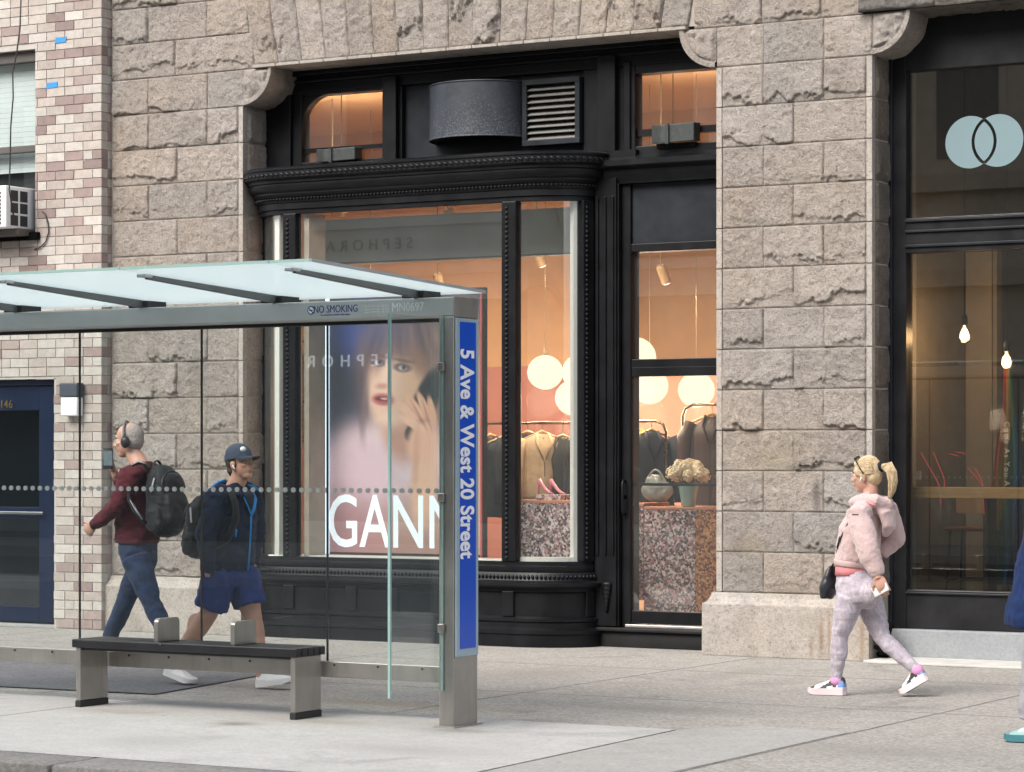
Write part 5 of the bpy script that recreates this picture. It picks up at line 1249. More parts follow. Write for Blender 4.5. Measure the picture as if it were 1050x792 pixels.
for a, b in zip(jx, jx[1:]):
    gp = MB().box(a + 0.006, b - 0.006, GY - 0.005, GY + 0.005, rz1 - 0.04, BZ0 + 0.02).build('glass_panel', M_dotg, sh)
    MB().box(b - 0.005, b + 0.003, GY - 0.007, GY + 0.007, rz1 - 0.03, BZ0).build('joint_strip', M_gask, gp)
# end windscreen of green-edged glass, square to the street
wx = X(457, -5.97); wy0 = -6.56; wz = Zp(457, 708, -5.97)
ws = MB().box(wx - 0.006, wx + 0.006, wy0 + 0.004, SY_ - 0.012, wz, 2.352).build('windscreen', M_shg, sh)
MB().box(wx - 0.0075, wx + 0.0075, wy0 - 0.012, wy0 + 0.0035, wz, 2.352).build('glass_edge', M_edge, ws)
MB().box(wx - 0.007, wx + 0.007, SY_ - 0.0115, SY_ - 0.003, wz, BZ0).build('glass_edge', M_edge, ws)
for z_ in (0.55, 1.3, 2.05): MB().box(wx - 0.02, wx + 0.02, SY_ - 0.03, SY_ - 0.001, z_, z_ + 0.05).build('clamp', M_steel, ws, bevel=0.004)
# roof
ry0, ry1 = -7.45, -5.66; rz_b, rz_f = 2.512, 2.585
def rz_at(y): return rz_b + (rz_f - rz_b) * (y - ry1) / (ry0 - ry1)
xr_ = [1.995, 1.73, 0.73, -0.27, -1.27, -2.27, -2.62]
for a, b in zip(xr_, xr_[1:]):
    y0q = ry0 - (0.0 if a > 0.8 else 0.0)
    mb = MB(); mb.prism([(b + 0.004, ry0, rz_f), (a - 0.004, ry0, rz_f), (a - 0.004, ry1, rz_b), (b + 0.004, ry1, rz_b)], (0, 0, 0.014)); rp = mb.build('roof_glass', M_roof, sh)
    MB().box(b + 0.004, a - 0.004, ry0 - 0.004, ry0 - 0.0005, rz_f - 0.001, rz_f + 0.0145).build('glass_edge', M_edge, rp)
mb = MB(); mb.prism([(1.9955, ry0, rz_f - 0.002), (1.9955, ry1, rz_b - 0.002), (1.9955, ry1, rz_b + 0.016), (1.9955, ry0, rz_f + 0.016)], (0.006, 0, 0)); mb.build('roof_edge', M_alu, sh)
M_raft = simple('grey_rafter', (0.15, 0.155, 0.155), 0.45, 0.5)
for x in xr_[1:6]:
    mb = MB(); ya, yb = -7.22, -5.80
    mb.prism([(x - 0.012, ya, rz_at(ya) - 0.004), (x - 0.012, yb, rz_at(yb) - 0.004), (x - 0.012, yb, rz_at(yb) - 0.055), (x - 0.012, ya, rz_at(ya) - 0.03)], (0.024, 0, 0)); rf = mb.build('rafter', M_raft, sh, bevel=0.003)
    MB().box(x - 0.03, x + 0.03, -7.27, -7.2, rz_at(-7.24) - 0.022, rz_at(-7.24) - 0.004).build('clamp', M_alu, rf, bevel=0.004)
    MB().box(x - 0.10, x + 0.05, SY_ + 0.01, -5.80, BZ1 + 0.001, rz_at(-5.9) - 0.004).build('bracket', M_gask, rf, bevel=0.004)
# far-end post, outside the picture
MB().box(XLf - 0.1, XLf, SY_, -5.73, 0.004, BZ1).build('post', M_steel, sh, bevel=0.006)
# ------------------------------------------------------------------ bench
bx0, bx1, by0, by1 = -0.705, 0.93, -6.06, -5.79
bn = thing('bench', 'black slatted bench with steel end legs under the bus shelter glass', 'bench', ((bx0 + bx1) / 2, -5.92, 0.004))
M_seat = simple('black_slat', (0.014, 0.015, 0.018), 0.38, var=0.2)
sz1, sz0 = Zp(80, 655.5, by0), Zp(80, 664, by0)
ns = 5; wd = (by1 + 0.02 - by0 + 0.02) / ns
seat_e = None
for k in range(ns):
    mb = MB(); mb.box(bx0 - 0.04, bx1 + 0.02, by0 - 0.02 + k * wd + 0.003, by0 - 0.02 + (k + 1) * wd - 0.003, sz0, sz1); mb.build('seat_slat', M_seat, bn, bevel=0.006)
MB().box(bx0 + 0.02, bx1 - 0.02, by0 + 0.01, by1 - 0.01, sz0 - 0.016, sz0 - 0.001).build('seat_frame', M_gask, bn)
mb = MB(); c = P(164.5, 660.5, by0 - 0.021); mb.lathe((c.x, by0 - 0.022, c.z), [(0.009, -0.002), (0.009, 0.002)], 12, 'y'); mb.build('stud', M_chrome, bn)
for (a, b) in ((bx0 - 0.02, bx0 + 0.015), (bx1 - 0.035, bx1)):
    mb = MB(); lgx = mb.box(a, b, by0, by1, 0.045, sz0 - 0.001); lg = mb.build('leg', M_steel, bn, bevel=0.004)
    MB().box(a - 0.004, b + 0.004, by0 - 0.004, by1 + 0.004, 0.004, 0.0445).build('foot', M_gask, lg, bevel=0.004)
for px in (152.5, 231):
    x = X(px + 3, by0); mb = MB(); w_ = by1 - 0.03; y_ = by0 + 0.02; h = sz1 + 0.145; r = 0.03
    ring = [(x, y_, sz1)]
    ring += [(x, y_ + r - r * cos(pi / 2 * k / 5), h - r + r * sin(pi / 2 * k / 5)) for k in range(6)]
    ring += [(x, w_ - r + r * sin(pi / 2 * k / 5), h - r + r * cos(pi / 2 * k / 5)) for k in range(6)] + [(x, w_, sz1)]
    mb.prism(ring, (0.032, 0, 0)); mb.build('armrest', M_steel, bn, bevel=0.004)
# ------------------------------------------------------------------ window poster (a backlit board)
PY = 0.40
def soft(x, y, cx, cy, rx, ry, ang=0.0, blur=0.35):
    ca, sa = cos(ang), sin(ang); dx, dy = x - cx, y - cy
    a = (dx * ca + dy * sa) / rx; b = (-dx * sa + dy * ca) / ry
    d = sqrt(a * a + b * b); return 1 - smoothstep(1 - blur, 1 + blur, d)
SK, SKS = (226, 182, 158), (196, 142, 122)
LAY = [ # cx, cy, rx, ry, angle, blur, colour, opacity
 (372, 342, 24, 30, 0, .9, (44, 66, 150), .9), (352, 470, 40, 60, 0, .8, (40, 44, 66), .8),
 (480, 470, 34, 130, 0, .6, (196, 166, 140), .9), (470, 380, 22, 70, 0, .7, (150, 120, 104), .8),
 (395, 530, 80, 95, 0, .45, (206, 166, 168), 1), (440, 560, 70, 60, 0, .6, (190, 150, 132), .8), (360, 540, 36, 60, 0, .8, (176, 134, 150), .7),
 (410, 370, 42, 60, 0, .5, (124, 88, 80), 1), (440, 400, 22, 60, .1, .6, (150, 112, 94), .9), (380, 420, 14, 36, .1, .8, (86, 70, 84), .6),
 (404, 470, 62, 38, 0, .5, (232, 206, 212), 1), (372, 486, 34, 36, .3, .6, (222, 188, 200), .9),
 (413, 440, 20, 36, -.1, .4, SKS, 1), (407, 394, 29, 46, .12, .16, SK, 1), (396, 400, 16, 40, .1, .6, (236, 196, 172), .8), (425, 405, 14, 36, .1, .7, (214, 168, 132), .7),
 (404, 348, 31, 20, .1, .5, (132, 98, 92), .85), (420, 350, 18, 22, -.3, .6, (150, 104, 88), .8), (392, 356, 8, 24, .25, .6, (104, 82, 84), .7), (432, 366, 10, 24, -.2, .6, (128, 92, 74), .8),
 (389, 372, 8, 4.2, .15, .4, (92, 70, 72), .9), (414, 378, 9, 4.6, .15, .4, (92, 70, 72), .9), (389, 372.5, 4, 2.4, .15, .4, (206, 196, 196), .8), (414, 378.5, 4.6, 2.5, .15, .4, (206, 196, 196), .8), (390.5, 371.8, 2, 2.2, 0, .4, (46, 42, 52), 1), (415.5, 377.8, 2.1, 2.2, 0, .4, (46, 42, 52), 1),
 (389, 365, 10, 1.8, .15, .6, (96, 70, 66), .7), (416, 371, 11, 1.8, .2, .6, (96, 70, 66), .7),
 (397, 388, 3.5, 14, .15, .8, (244, 206, 184), .7), (393, 397, 6, 3, 0, .7, (178, 118, 104), .6), (380, 335, 44, 22, 0, .9, (70, 84, 150), .45), (440, 470, 60, 110, 0, .9, (150, 130, 150), .18), (394, 411, 11, 6, .12, .4, (176, 84, 88), 1), (394, 410.4, 8, 2.4, .12, .4, (90, 40, 48), .9), (395, 410, 4, 1.2, .1, .4, (220, 190, 186), .8), (396, 431, 10, 5, 0, .8, (240, 202, 180), .5),
 (438, 412, 12, 34, .38, .25, (30, 30, 36), 1), (424, 446, 7, 9, .3, .3, (38, 34, 40), 1),
 (436, 494, 13, 50, .06, .3, (226, 178, 154), 1), (434, 455, 15, 22, .2, .3, (226, 174, 150), 1),
 (420, 424, 4.2, 16, -.85, .3, (230, 178, 154), 1), (427, 419, 4.2, 18, -.62, .3, (226, 172, 146), 1), (436, 419, 4, 18, -.4, .3, (222, 168, 142), 1), (444, 424, 3.8, 17, -.2, .3, (216, 160, 134), 1), (424, 436, 4.4, 15, -1.0, .3, (232, 182, 158), 1),
 (431, 428, 1.2, 16, -.5, .6, (160, 104, 92), .6), (439, 428, 1.2, 16, -.3, .6, (160, 104, 92), .6), (428, 470, 3, 30, .05, .8, (190, 136, 118), .5),
 (350, 550, 40, 34, 0, .8, (170, 122, 126), .8), (420, 562, 70, 16, 0, .8, (150, 100, 92), .5)]
rp = random.Random(11)
for k in range(46):      # the fringe and the side locks
    f = k / 45; x0_ = 372 + 74 * f; LAY.insert(26, (x0_ + rp.uniform(-3, 3), 348 + rp.uniform(-8, 6) + 10 * abs(f - .45), rp.uniform(2, 4), rp.uniform(14, 22), (f - .5) * -0.7 + rp.uniform(-.12, .12), .9, rp.choice([(92, 70, 72), (126, 96, 90), (74, 58, 64), (150, 118, 108)]), rp.uniform(.2, .5)))
for k in range(26):
    sd_ = rp.choice((0, 1)); LAY.insert(26, ((372 + rp.uniform(-5, 8)) if sd_ == 0 else (446 + rp.uniform(-8, 8)), rp.uniform(375, 425), rp.uniform(1.5, 3), rp.uniform(22, 40), rp.uniform(-.15, .15), .6, rp.choice([(84, 64, 70), (120, 92, 90), (96, 78, 84), (150, 120, 112)]), rp.uniform(.05, .2)))
def paint(x, y):
    c = [34, 37, 56]
    for (cx, cy, rx, ry, an, bl, col, op) in LAY:
        if abs(x - cx) > (rx + ry) * 2 or abs(y - cy) > (rx + ry) * 2: continue
        k = soft(x, y, cx, cy, rx, ry, an, bl) * op
        if k > 0: c = [a + (b - a) * k for a, b in zip(c, col)]
    return srgb(*c)
px0, px1, py0, py1 = 338, 493, 300, 571
pstr = thing('window_poster', 'backlit poster of a woman on the phone over white GANNI letters in the bay window', 'poster', (X(415, PY), PY, GZ0 + 0.01))
mb = MB(); nu, nv = 130, 226; xA, xB_ = X(px0, PY), X(px1, PY); zB, zA = GZ0 + 0.03, Zp(415, py0, PY)
pts = [(xA + (xB_ - xA) * i / nu, PY, zA + (zB - zA) * j / nv) for j in range(nv + 1) for i in range(nu + 1)]
i0 = mb.add(pts)
for j in range(nv):
    for i in range(nu):
        mb.cur = paint(px0 + (px1 - px0) * (i + .5) / nu, py0 + (py1 - py0) * (j + .5) / nv); a = i0 + j * (nu + 1) + i
        mb.face(a, a + nu + 1, a + nu + 2, a + 1)
t = NT('backlit_print'); ac_ = t.add('Attribute', attribute_name='Col').outputs['Color']; t.principled(Base_Color=ac_, Roughness=0.4, Emission_Color=ac_, Emission_Strength=0.13)
mb.build('print', t.m, pstr, fix=False)
MB().box(xA - 0.05, xB_ + 0.03, PY + 0.003, PY + 0.06, zB - 0.02, zA + 0.02).build('light_box', M_kblk, pstr)
MB().box(xA - 0.046, xA - 0.004, PY - 0.02, PY + 0.002, zB - 0.02, zA).build('lit_edge', emit('cold_led_edge', (0.75, 0.86, 1.0), 0.95), pstr)
MB().box(xB_ + 0.004, xB_ + 0.02, PY - 0.02, PY + 0.002, zB - 0.02, zA).build('red_edge', simple('red_edge', (0.45, 0.10, 0.10), 0.5), pstr)
zl = Zp(400, 538, PY); lh = abs(Zp(400, 511, PY) - Zp(400, 565, PY))
M_pl = NT('poster_letters'); M_pl.principled(Base_Color=(0.85, 0.9, 0.95), Roughness=0.4, Emission_Color=(0.85, 0.92, 1.0, 1), Emission_Strength=0.3); M_pl = M_pl.m
vs, fs = text_mb('GANNI', 1.0); hh = max(q.y for q in vs) - min(q.y for q in vs); ww = max(q.x for q in vs) - min(q.x for q in vs)
s_ = lh / hh; lettering('poster_letters', 'GANNI', 1.0 * s_, ((X(338, PY) + X(484, PY)) / 2, PY - 0.003, zl), EX, EZ, M_pl, pstr, 0.001, 0.004, sx=(X(484, PY) - X(338, PY)) / (ww * s_))
# second panel leaning behind the poster's left edge
# ------------------------------------------------------------------ litter by the kerb
M_gut = 0
c = G(20, 806, -0.13)
lt = thing('plastic_cup', 'crumpled white plastic cup lid in the gutter below the kerb', 'litter', (c.x, c.y, -0.13))
MB().lathe((c.x, c.y, -0.13), [(0.045, 0.0), (0.05, 0.03), (0.055, 0.055), (0.045, 0.07), (0.04, 0.085), (0.0, 0.09)], 20).build('cup', simple('white_plastic', (0.75, 0.77, 0.8), 0.3), lt, smooth=True)
# ------------------------------------------------------------------ people
def skin_mat(name, col):
    t = NT(name); v = t.coord(); n = t.noise(9, 5, 0.6, v); f = t.noise(220, 3, 0.7, v)
    c = t.ramp(n, [(0.3, (col[0] * 0.92, col[1] * 0.82, col[2] * 0.80)), (0.7, (min(1, col[0] * 1.06), col[1] * 1.06, col[2] * 1.06))])
    b = t.principled(Base_Color=c, Roughness=0.5, Normal=t.bump(f, 0.1, 0.002), Specular_IOR_Level=0.4)
    b.inputs['Subsurface Weight'].default_value = 0.12; b.inputs['Subsurface Radius'].default_value = (0.012, 0.005, 0.003); b.inputs['Subsurface Scale'].default_value = 1.0
    return t.m
def fabric(name, col, var=0.15, rough=0.9, weave=350, wstr=0.2, sheen=0.04, vscale=14):
    t = NT(name); v = t.coord(); n = t.noise(vscale, 5, 0.6, v); f = t.noise(weave, 3, 0.7, v)
    c = t.ramp(n, [(0.3, tuple(x * (1 - var) for x in col)), (0.7, tuple(min(1, x * (1 + var)) for x in col))])
    b = t.principled(Base_Color=c, Roughness=rough, Normal=t.bump(f, wstr, 0.004), Specular_IOR_Level=0.2)
    b.inputs['Sheen Weight'].default_value = sheen; return t.m
SKIN = skin_mat('skin', (0.50, 0.30, 0.225)); SKIN_T = skin_mat('tanned_skin', (0.50, 0.285, 0.20))
M_eye = simple('eye_white', (0.75, 0.72, 0.69), 0.25, var=0.02); M_iris = simple('iris', (0.05, 0.04, 0.035), 0.2); M_lip = skin_mat('lips', (0.42, 0.17, 0.14))
def frame_of(fwd, pitch=0.0):
    f = Vector((fwd[0], fwd[1], 0)).normalized(); l = Vector((-f.y, f.x, 0)); u = EZ
    f2 = (f * cos(pitch) + u * sin(pitch)).normalized(); u2 = f2.cross(l).normalized() * 1.0
    if u2.z < 0: u2 = -u2
    return f2, l, u2
class Head:
    def __init__(s, c, fwd, pitch=0.0, k=0.95):
        s.c = Vector(c); s.f, s.l, s.u = frame_of(fwd, pitch); s.k = k; s.R = Matrix((s.f, s.l, s.u)).transposed()
    def p(s, a, b, c): return s.c + (s.f * a + s.l * b + s.u * c) * s.k
    def ball(s, mb, a, b, c, r, seg=18, ring=12): mb.ball(s.p(a, b, c), tuple(x * s.k for x in r), seg, ring, s.R)
    def sculpt(s, mb, neck_to=None, neck_r=0.055, male=True):
        s.ball(mb, -0.012, 0, 0.038, (0.097, 0.076, 0.088)); s.ball(mb, 0.028, 0, -0.025, (0.066, 0.060, 0.088))
        s.ball(mb, 0.048, 0, -0.088, (0.038, 0.038 if male else 0.032, 0.032)); s.ball(mb, 0.0, 0, -0.06, (0.062, 0.056, 0.05))
        for q in (1, -1):
            s.ball(mb, 0.062, q * 0.036, -0.018, (0.025, 0.022, 0.022)); s.ball(mb, -0.004, q * 0.076, -0.012, (0.019, 0.009, 0.031)); s.ball(mb, -0.010, q * 0.082, 0.0, (0.014, 0.006, 0.018))
        s.ball(mb, 0.080, 0, 0.027, (0.014, 0.046, 0.013))
        mb.tube([s.p(0.086, 0, 0.02), s.p(0.099, 0, -0.008), s.p(0.110, 0, -0.028), s.p(0.098, 0, -0.036)], [0.009, 0.011, 0.014, 0.012], 10)
        for q in (1, -1): s.ball(mb, 0.094, q * 0.012, -0.033, (0.010, 0.008, 0.008))
        s.ball(mb, 0.086, 0, -0.056, (0.012, 0.024, 0.006)); s.ball(mb, 0.085, 0, -0.068, (0.012, 0.021, 0.007))
        if neck_to is not None: mb.tube([s.p(-0.02, 0, -0.03), s.p(-0.028, 0, -0.09), Vector(neck_to)], [neck_r * 0.92, neck_r * 0.95, neck_r * 1.15], 16)
    def features(s, parent, brows=True):
        for q in (1, -1):
            mb = MB(); s.ball(mb, 0.0775, q * 0.031, 0.006, (0.0125, 0.0135, 0.0085)); e = mb.build('eye', M_eye, parent, smooth=True)
            mb = MB(); s.ball(mb, 0.0875, q * 0.0315, 0.006, (0.0045, 0.0065, 0.0065)); mb.build('iris', M_iris, e, smooth=True)
            if not brows: continue
            mb = MB(); mb.tube([s.p(0.086, q * 0.014, 0.026), s.p(0.092, q * 0.03, 0.031), s.p(0.080, q * 0.05, 0.025)], [0.003, 0.004, 0.002], 8); mb.build('eyebrow', M_iris if True else None, parent, smooth=True)
        mb = MB(); s.ball(mb, 0.090, 0, -0.0565, (0.011, 0.023, 0.0045)); s.ball(mb, 0.089, 0, -0.066, (0.011, 0.020, 0.0055)); mb.build('lips', M_lip, parent, smooth=True)
def hand(mb, wrist, d, palm, side, k=1.0, curl=0.6, spread=0.0):
    """wrist point, direction of the hand, palm normal (the way fingers close), side on which the thumb sits"""
    d = Vector(d).normalized(); s_ = Vector(side); s_ = (s_ - d * s_.dot(d)).normalized(); n = Vector(palm); n = (n - d * n.dot(d) - s_ * n.dot(s_)).normalized()
    W = Vector(wrist); R = Matrix((d, s_, n)).transposed()
    mb.ball(W + d * 0.045 * k, (0.052 * k, 0.041 * k, 0.016 * k), 16, 10, R); mb.tube([W - d * 0.03, W + d * 0.02], [0.026 * k, 0.028 * k], 12)
    mb.ball(W + d * 0.035 * k + s_ * 0.022 * k + n * 0.008 * k, (0.03 * k, 0.018 * k, 0.016 * k), 12, 8, R)
    for off, ln, c_ in ((0.031, 0.072, 1.0), (0.0105, 0.080, 1.05), (-0.0105, 0.074, 1.12), (-0.031, 0.058, 1.2)):
        b = W + d * (0.082 - abs(off) * 0.25) * k + s_ * off * k; dd = (d + s_ * (off * spread * 6)).normalized(); pts = [b - dd * 0.03 * k, b]; a = 0.0; q = b
        for seg_, fr in enumerate((0.44, 0.32, 0.24)):
            a += curl * c_ * (0.75 if seg_ == 0 else 0.8); v = dd * cos(a) + n * sin(a); q = q + v * ln * fr * k; pts.append(q)
        mb.tube(pts, [0.0092 * k, 0.0092 * k, 0.0085 * k, 0.0078 * k, 0.0062 * k], 8)
    b = W + d * 0.025 * k + s_ * 0.03 * k; v1 = (d * 0.62 + s_ * 0.72 + n * 0.25).normalized(); v2 = (d * 0.88 + s_ * 0.2 + n * (0.25 + 0.4 * curl)).normalized()
    mb.tube([b - v1 * 0.015 * k, b + v1 * 0.038 * k, b + v1 * 0.038 * k + v2 * 0.03 * k, b + v1 * 0.036 * k + v2 * 0.054 * k], [0.013 * k, 0.011 * k, 0.0098 * k, 0.007 * k], 8)
def wrinkle(amp=0.008, fx=9.0, fz=13.0, sd=0.0, grain=0.0):
    def fn(p, n):
        q = Vector((p.x * fx + sd, p.y * fx, p.z * fz)); a = fbm(q, 3); b = abs(fbm(q * 0.6 + Vector((4, 2, sd)), 3))
        r = amp * (0.7 * a + 1.1 * (0.25 - b))
        if grain: r += grain * fbm(p * 55, 2)
        return r
    return displace(fn)
def shoe(root, name, heel, toe, k, upper, sole, style, lateral=1, arch=0.0):
    """heel, toe: points of the sole line; style(t, a) -> colour of the upper; built as one lofted upper on a sole"""
    h, t_ = Vector(heel), Vector(toe); d = t_ - h; L = d.length; d.normalize(); s_ = Vector((-d.y, d.x, 0)).normalized(); u = d.cross(s_); u = -u if u.z < 0 else u
    prof = [(0.0, 0.022, 0.070), (0.03, 0.031, 0.088), (0.10, 0.036, 0.098), (0.20, 0.037, 0.100), (0.30, 0.037, 0.094), (0.36, 0.0375, 0.086), (0.46, 0.039, 0.074), (0.58, 0.043, 0.064), (0.70, 0.047, 0.055), (0.80, 0.048, 0.048), (0.89, 0.043, 0.041), (0.96, 0.031, 0.034), (1.0, 0.014, 0.026)]
    fine = []
    for a, b in zip(prof, prof[1:]):
        for q in range(3): f = q / 3; fine.append(tuple(x + (y - x) * f for x, y in zip(a, b)))
    fine.append(prof[-1])
    N = 22; mb = MB(); rows = []
    for (t, w, hh) in fine:
        c = h + d * (t * L); row_ = []
        for j in range(N + 1):
            a = pi * j / N; x = cos(a); z = sin(a) ** 0.75
            wz = w * (1.0 - 0.35 * z * (1.0 if t < 0.55 else 0.6)); row_.append(c + s_ * (wz * x * k) + u * ((0.022 + (hh - 0.022) * z) * k))
        rows.append(mb.add(row_))
    for (i, (t, w, hh)), i2 in zip(list(zip(rows, fine)), rows[1:]):
        for j in range(N):
            mb.cur = style(t, sin(pi * (j + .5) / N) ** 0.75, j < N / 2); mb.face(i + j, i + j + 1, i2 + j + 1, i2 + j)
    mb.cur = style(0, .5, True); mb.face(*[rows[0] + j for j in range(N + 1)])
    up = mb.build(name, upper, root, smooth=True)
    mb = MB(); n = 34; out = []
    for q in range(n):
        a = 2 * pi * q / n; t = 0.5 - 0.5 * cos(a); w = 0.0
        for (p0, p1) in zip(prof, prof[1:]):
            if p0[0] <= t <= p1[0] + 1e-9: w = p0[1] + (p1[1] - p0[1]) * (t - p0[0]) / (p1[0] - p0[0]); break
        w = (w + 0.005) if 0.02 < t < 0.98 else 0.016
        out.append((t, w * (1 if a < pi else -1)))
    lo = [h + d * ((t * 1.03 - 0.015) * L) + s_ * (w * k) + u * (0.0 + 0.012 * smoothstep(0.8, 1.0, t) * k) for t, w in out]; hi = [h + d * ((t * 1.02 - 0.01) * L) + s_ * (w * 0.97 * k) + u * ((0.034 + (0.008 if t < 0.3 else 0.0)) * k) for t, w in out]
    i = mb.add(lo + hi); mb.cur = (0.7, 0.7, 0.7)
    for q in range(n): mb.face(i + q, i + (q + 1) % n, i + n + (q + 1) % n, i + n + q)
    mb.face(*[i + q for q in range(n)][::-1]); mb.face(*[i + n + q for q in range(n)])
    mb.build('sole', sole, up, smooth='auto')
    return up
def mid(a, b, f=0.5): return Vector(a).lerp(Vector(b), f)
def limb(mb, a, b, c, r, seg=16, bend=None):
    """two-bone limb with muscle taper: r = radii at a, upper bulge, b, lower bulge, c"""
    a, b, c = Vector(a), Vector(b), Vector(c)
    mb.tube([a, mid(a, b, .35), mid(a, b, .8), b, mid(b, c, .25), mid(b, c, .65), c], [r[0], r[1], (r[1] + 2 * r[2]) / 3, r[2], r[3], (r[3] + r[4]) / 2, r[4]], seg)
M_shoe = NT('shoe_upper'); b_ = M_shoe.principled(Base_Color=M_shoe.add('Attribute', attribute_name='Col').outputs['Color'], Roughness=0.55, Normal=M_shoe.bump(M_shoe.noise(260, 3, 0.7, M_shoe.coord()), 0.15, 0.003)); M_shoe = M_shoe.m
M_solew = simple('white_sole', (0.70, 0.68, 0.68), 0.5, var=0.05); M_solep = simple('pale_pink_sole', (0.72, 0.62, 0.63), 0.5, var=0.1)
# ================================================================== woman in the pink fleece
YW = -2.80
yl, yr = YW - 0.09, YW + 0.09          # she walks towards -x: her left is nearer the street
wm = thing('person', 'woman in a pink fleece hoodie and pale marbled leggings walking past the right stone pier', 'person', (P(880, 712, YW).x, YW, 0.0))
HW = Head(P(888.5, 488, YW), (-1, -0.06), -0.05, 0.90)
nk = P(892, 519, YW)
lsh, lel, lwr = P(880, 526, YW - 0.165), P(889, 562, YW - 0.215), P(900, 589, YW - 0.20)
rsh, rel_, rwr = P(910, 525, YW + 0.165), P(917.5, 552, YW + 0.215), P(903, 568, YW + 0.17)
lhp, lkn, lan = P(872, 612, yl), P(861, 653, yl), P(857.5, 697, yl + 0.01)
rhp, rkn, ran = P(889, 612, yr), P(905, 655, yr + 0.01), P(939.5, 687, yr - 0.01)
mb = MB(); HW.sculpt(mb, nk, 0.048, False)
mb.tube([P(880, 600, YW), P(881, 575, YW), P(886, 545, YW), P(890, 524, YW)], [(0.10, 0.14), (0.085, 0.11), (0.09, 0.13), (0.06, 0.10)], 18)
limb(mb, lsh, lel, lwr, (0.045, 0.045, 0.036, 0.036, 0.025)); limb(mb, rsh, rel_, rwr, (0.045, 0.045, 0.036, 0.036, 0.025))
hd = (lwr - lel).normalized(); hand(mb, lwr + hd * 0.012 + Vector((0, -0.02, 0)), hd + Vector((0.15, -0.06, -0.05)), (0.1, 0.75, 0.1), (-0.75, -0.2, -0.1), 1.0, 0.42)
hand(mb, rwr, (rwr - rel_).normalized(), (0, -1, 0), (0, 0, 1), 0.92, 0.6)
limb(mb, lhp, lkn, lan, (0.085, 0.08, 0.05, 0.05, 0.032)); limb(mb, rhp, rkn, ran, (0.085, 0.08, 0.05, 0.05, 0.032))
body = mb.build('body', SKIN, wm, remesh=0.0052, smo=3)
HW.features(body)
# hair with a pony tail
M_blond = NT('blonde_hair'); v = M_blond.coord(scale=(1, 1, 1)); st = M_blond.noise(70, 4, 0.6, M_blond.coord(scale=(0.6, 3, 0.5)))
M_blond.principled(Base_Color=M_blond.ramp(st, [(0.25, (0.26, 0.175, 0.095)), (0.5, (0.54, 0.41, 0.245)), (0.75, (0.74, 0.62, 0.43))]), Roughness=0.42, Normal=M_blond.bump(st, 0.35, 0.006)); M_blond = M_blond.m
mb = MB(); HW.ball(mb, -0.020, 0, 0.044, (0.105, 0.087, 0.096)); HW.ball(mb, -0.052, 0, 0.0, (0.066, 0.074, 0.078)); HW.ball(mb, 0.045, 0, 0.088, (0.045, 0.055, 0.034))
for q in (1, -1): HW.ball(mb, 0.038, q * 0.062, 0.035, (0.036, 0.016, 0.042)); HW.ball(mb, 0.012, q * 0.078, 0.005, (0.012, 0.006, 0.03))
hair = mb.build('hair', M_blond, wm, remesh=0.006, smo=4, post=displace(lambda p, n: 0.0025 * fbm(Vector((p.x * 12, p.y * 60, p.z * 14)), 3)))
pb = P(904.0, 479.5, YW); rg = random.Random(21)
mb = MB()                                     # strands combed back to the band
def on_head(a, b):     # a: -1 front .. 1 back, b: angle round from the left ear over the top to the right ear
    e = Vector((0.107 * cos(a), 0.089 * sin(a) * cos(b), 0.098 * sin(a) * sin(b))); return HW.p(-0.020 + e.x, e.y, 0.044 + e.z)
for k in range(380):
    b_ = rg.uniform(-0.55, pi + 0.55); a0 = rg.uniform(0.55, 1.05) + 0.5 * max(0, -sin(b_)); lift = rg.uniform(1.0, 1.025); end = pb + Vector((-0.012, rg.uniform(-0.02, 0.02), rg.uniform(-0.02, 0.02)))
    pts = []
    for q in range(9):
        f = q / 8; p = on_head(a0 + (2.45 - a0) * f, b_ + 0.25 * sin(f * 3) * cos(b_)); p = HW.c + (p - HW.c) * (lift + 0.012 * sin(f * 3 + k)); w_ = smoothstep(0.72, 1.0, f); pts.append(p.lerp(end, w_))
    mb.tube(pts, [0.0012] + [rg.uniform(0.0011, 0.0021)] * 7 + [0.0012], 5, cap=False)
for k in range(26):                           # loose hairs at the temple and nape
    b_ = rg.choice((rg.uniform(-0.5, 0.1), rg.uniform(pi - 0.1, pi + 0.5))); p = on_head(rg.uniform(0.6, 1.5), b_); q = p + Vector((rg.uniform(-0.02, 0.03), rg.uniform(-0.012, 0.012), -rg.uniform(0.02, 0.07))); mb.tube([p, p.lerp(q, .5) + Vector((0, -0.006, 0)), q], [0.0012, 0.001, 0.0006], 4, cap=False)
mb.build('strands', M_blond, hair, smooth=True, fix=False)
mb = MB(); ctr = [pb + Vector((-0.02, 0, -0.003)), pb + Vector((0.012, 0, 0.006)), P(909.5, 478, YW), P(914, 484, YW), P(915.5, 494, YW), P(914.5, 504, YW), P(911.5, 513, YW)]; wid = [0.024, 0.024, 0.032, 0.036, 0.033, 0.026, 0.012]
mb.tube(ctr[:-1] + [P(912, 509, YW)], [x * 0.8 for x in wid[:-1]] + [0.006], 14)
for k in range(150):
    a = rg.uniform(0, 2 * pi); rr = rg.uniform(0.55, 1.08); ln = rg.uniform(0.82, 1.08); tw = rg.uniform(-0.6, 0.6); pts = []
    for q, (c_, w_) in enumerate(zip(ctr, wid)):
        aa = a + tw * q / 6; pts.append(c_ + Vector((cos(aa) * w_ * rr * 0.85, sin(aa) * w_ * rr, cos(aa) * w_ * rr * (0.8 if q < 3 else 0.1))))
    if ln < 1: pts = pts[:-1] + [pts[-2].lerp(pts[-1], ln)]
    mb.tube(pts, [0.0014, 0.0022, 0.0026, 0.0026, 0.0024, 0.0018, 0.0006], 5, cap=False)
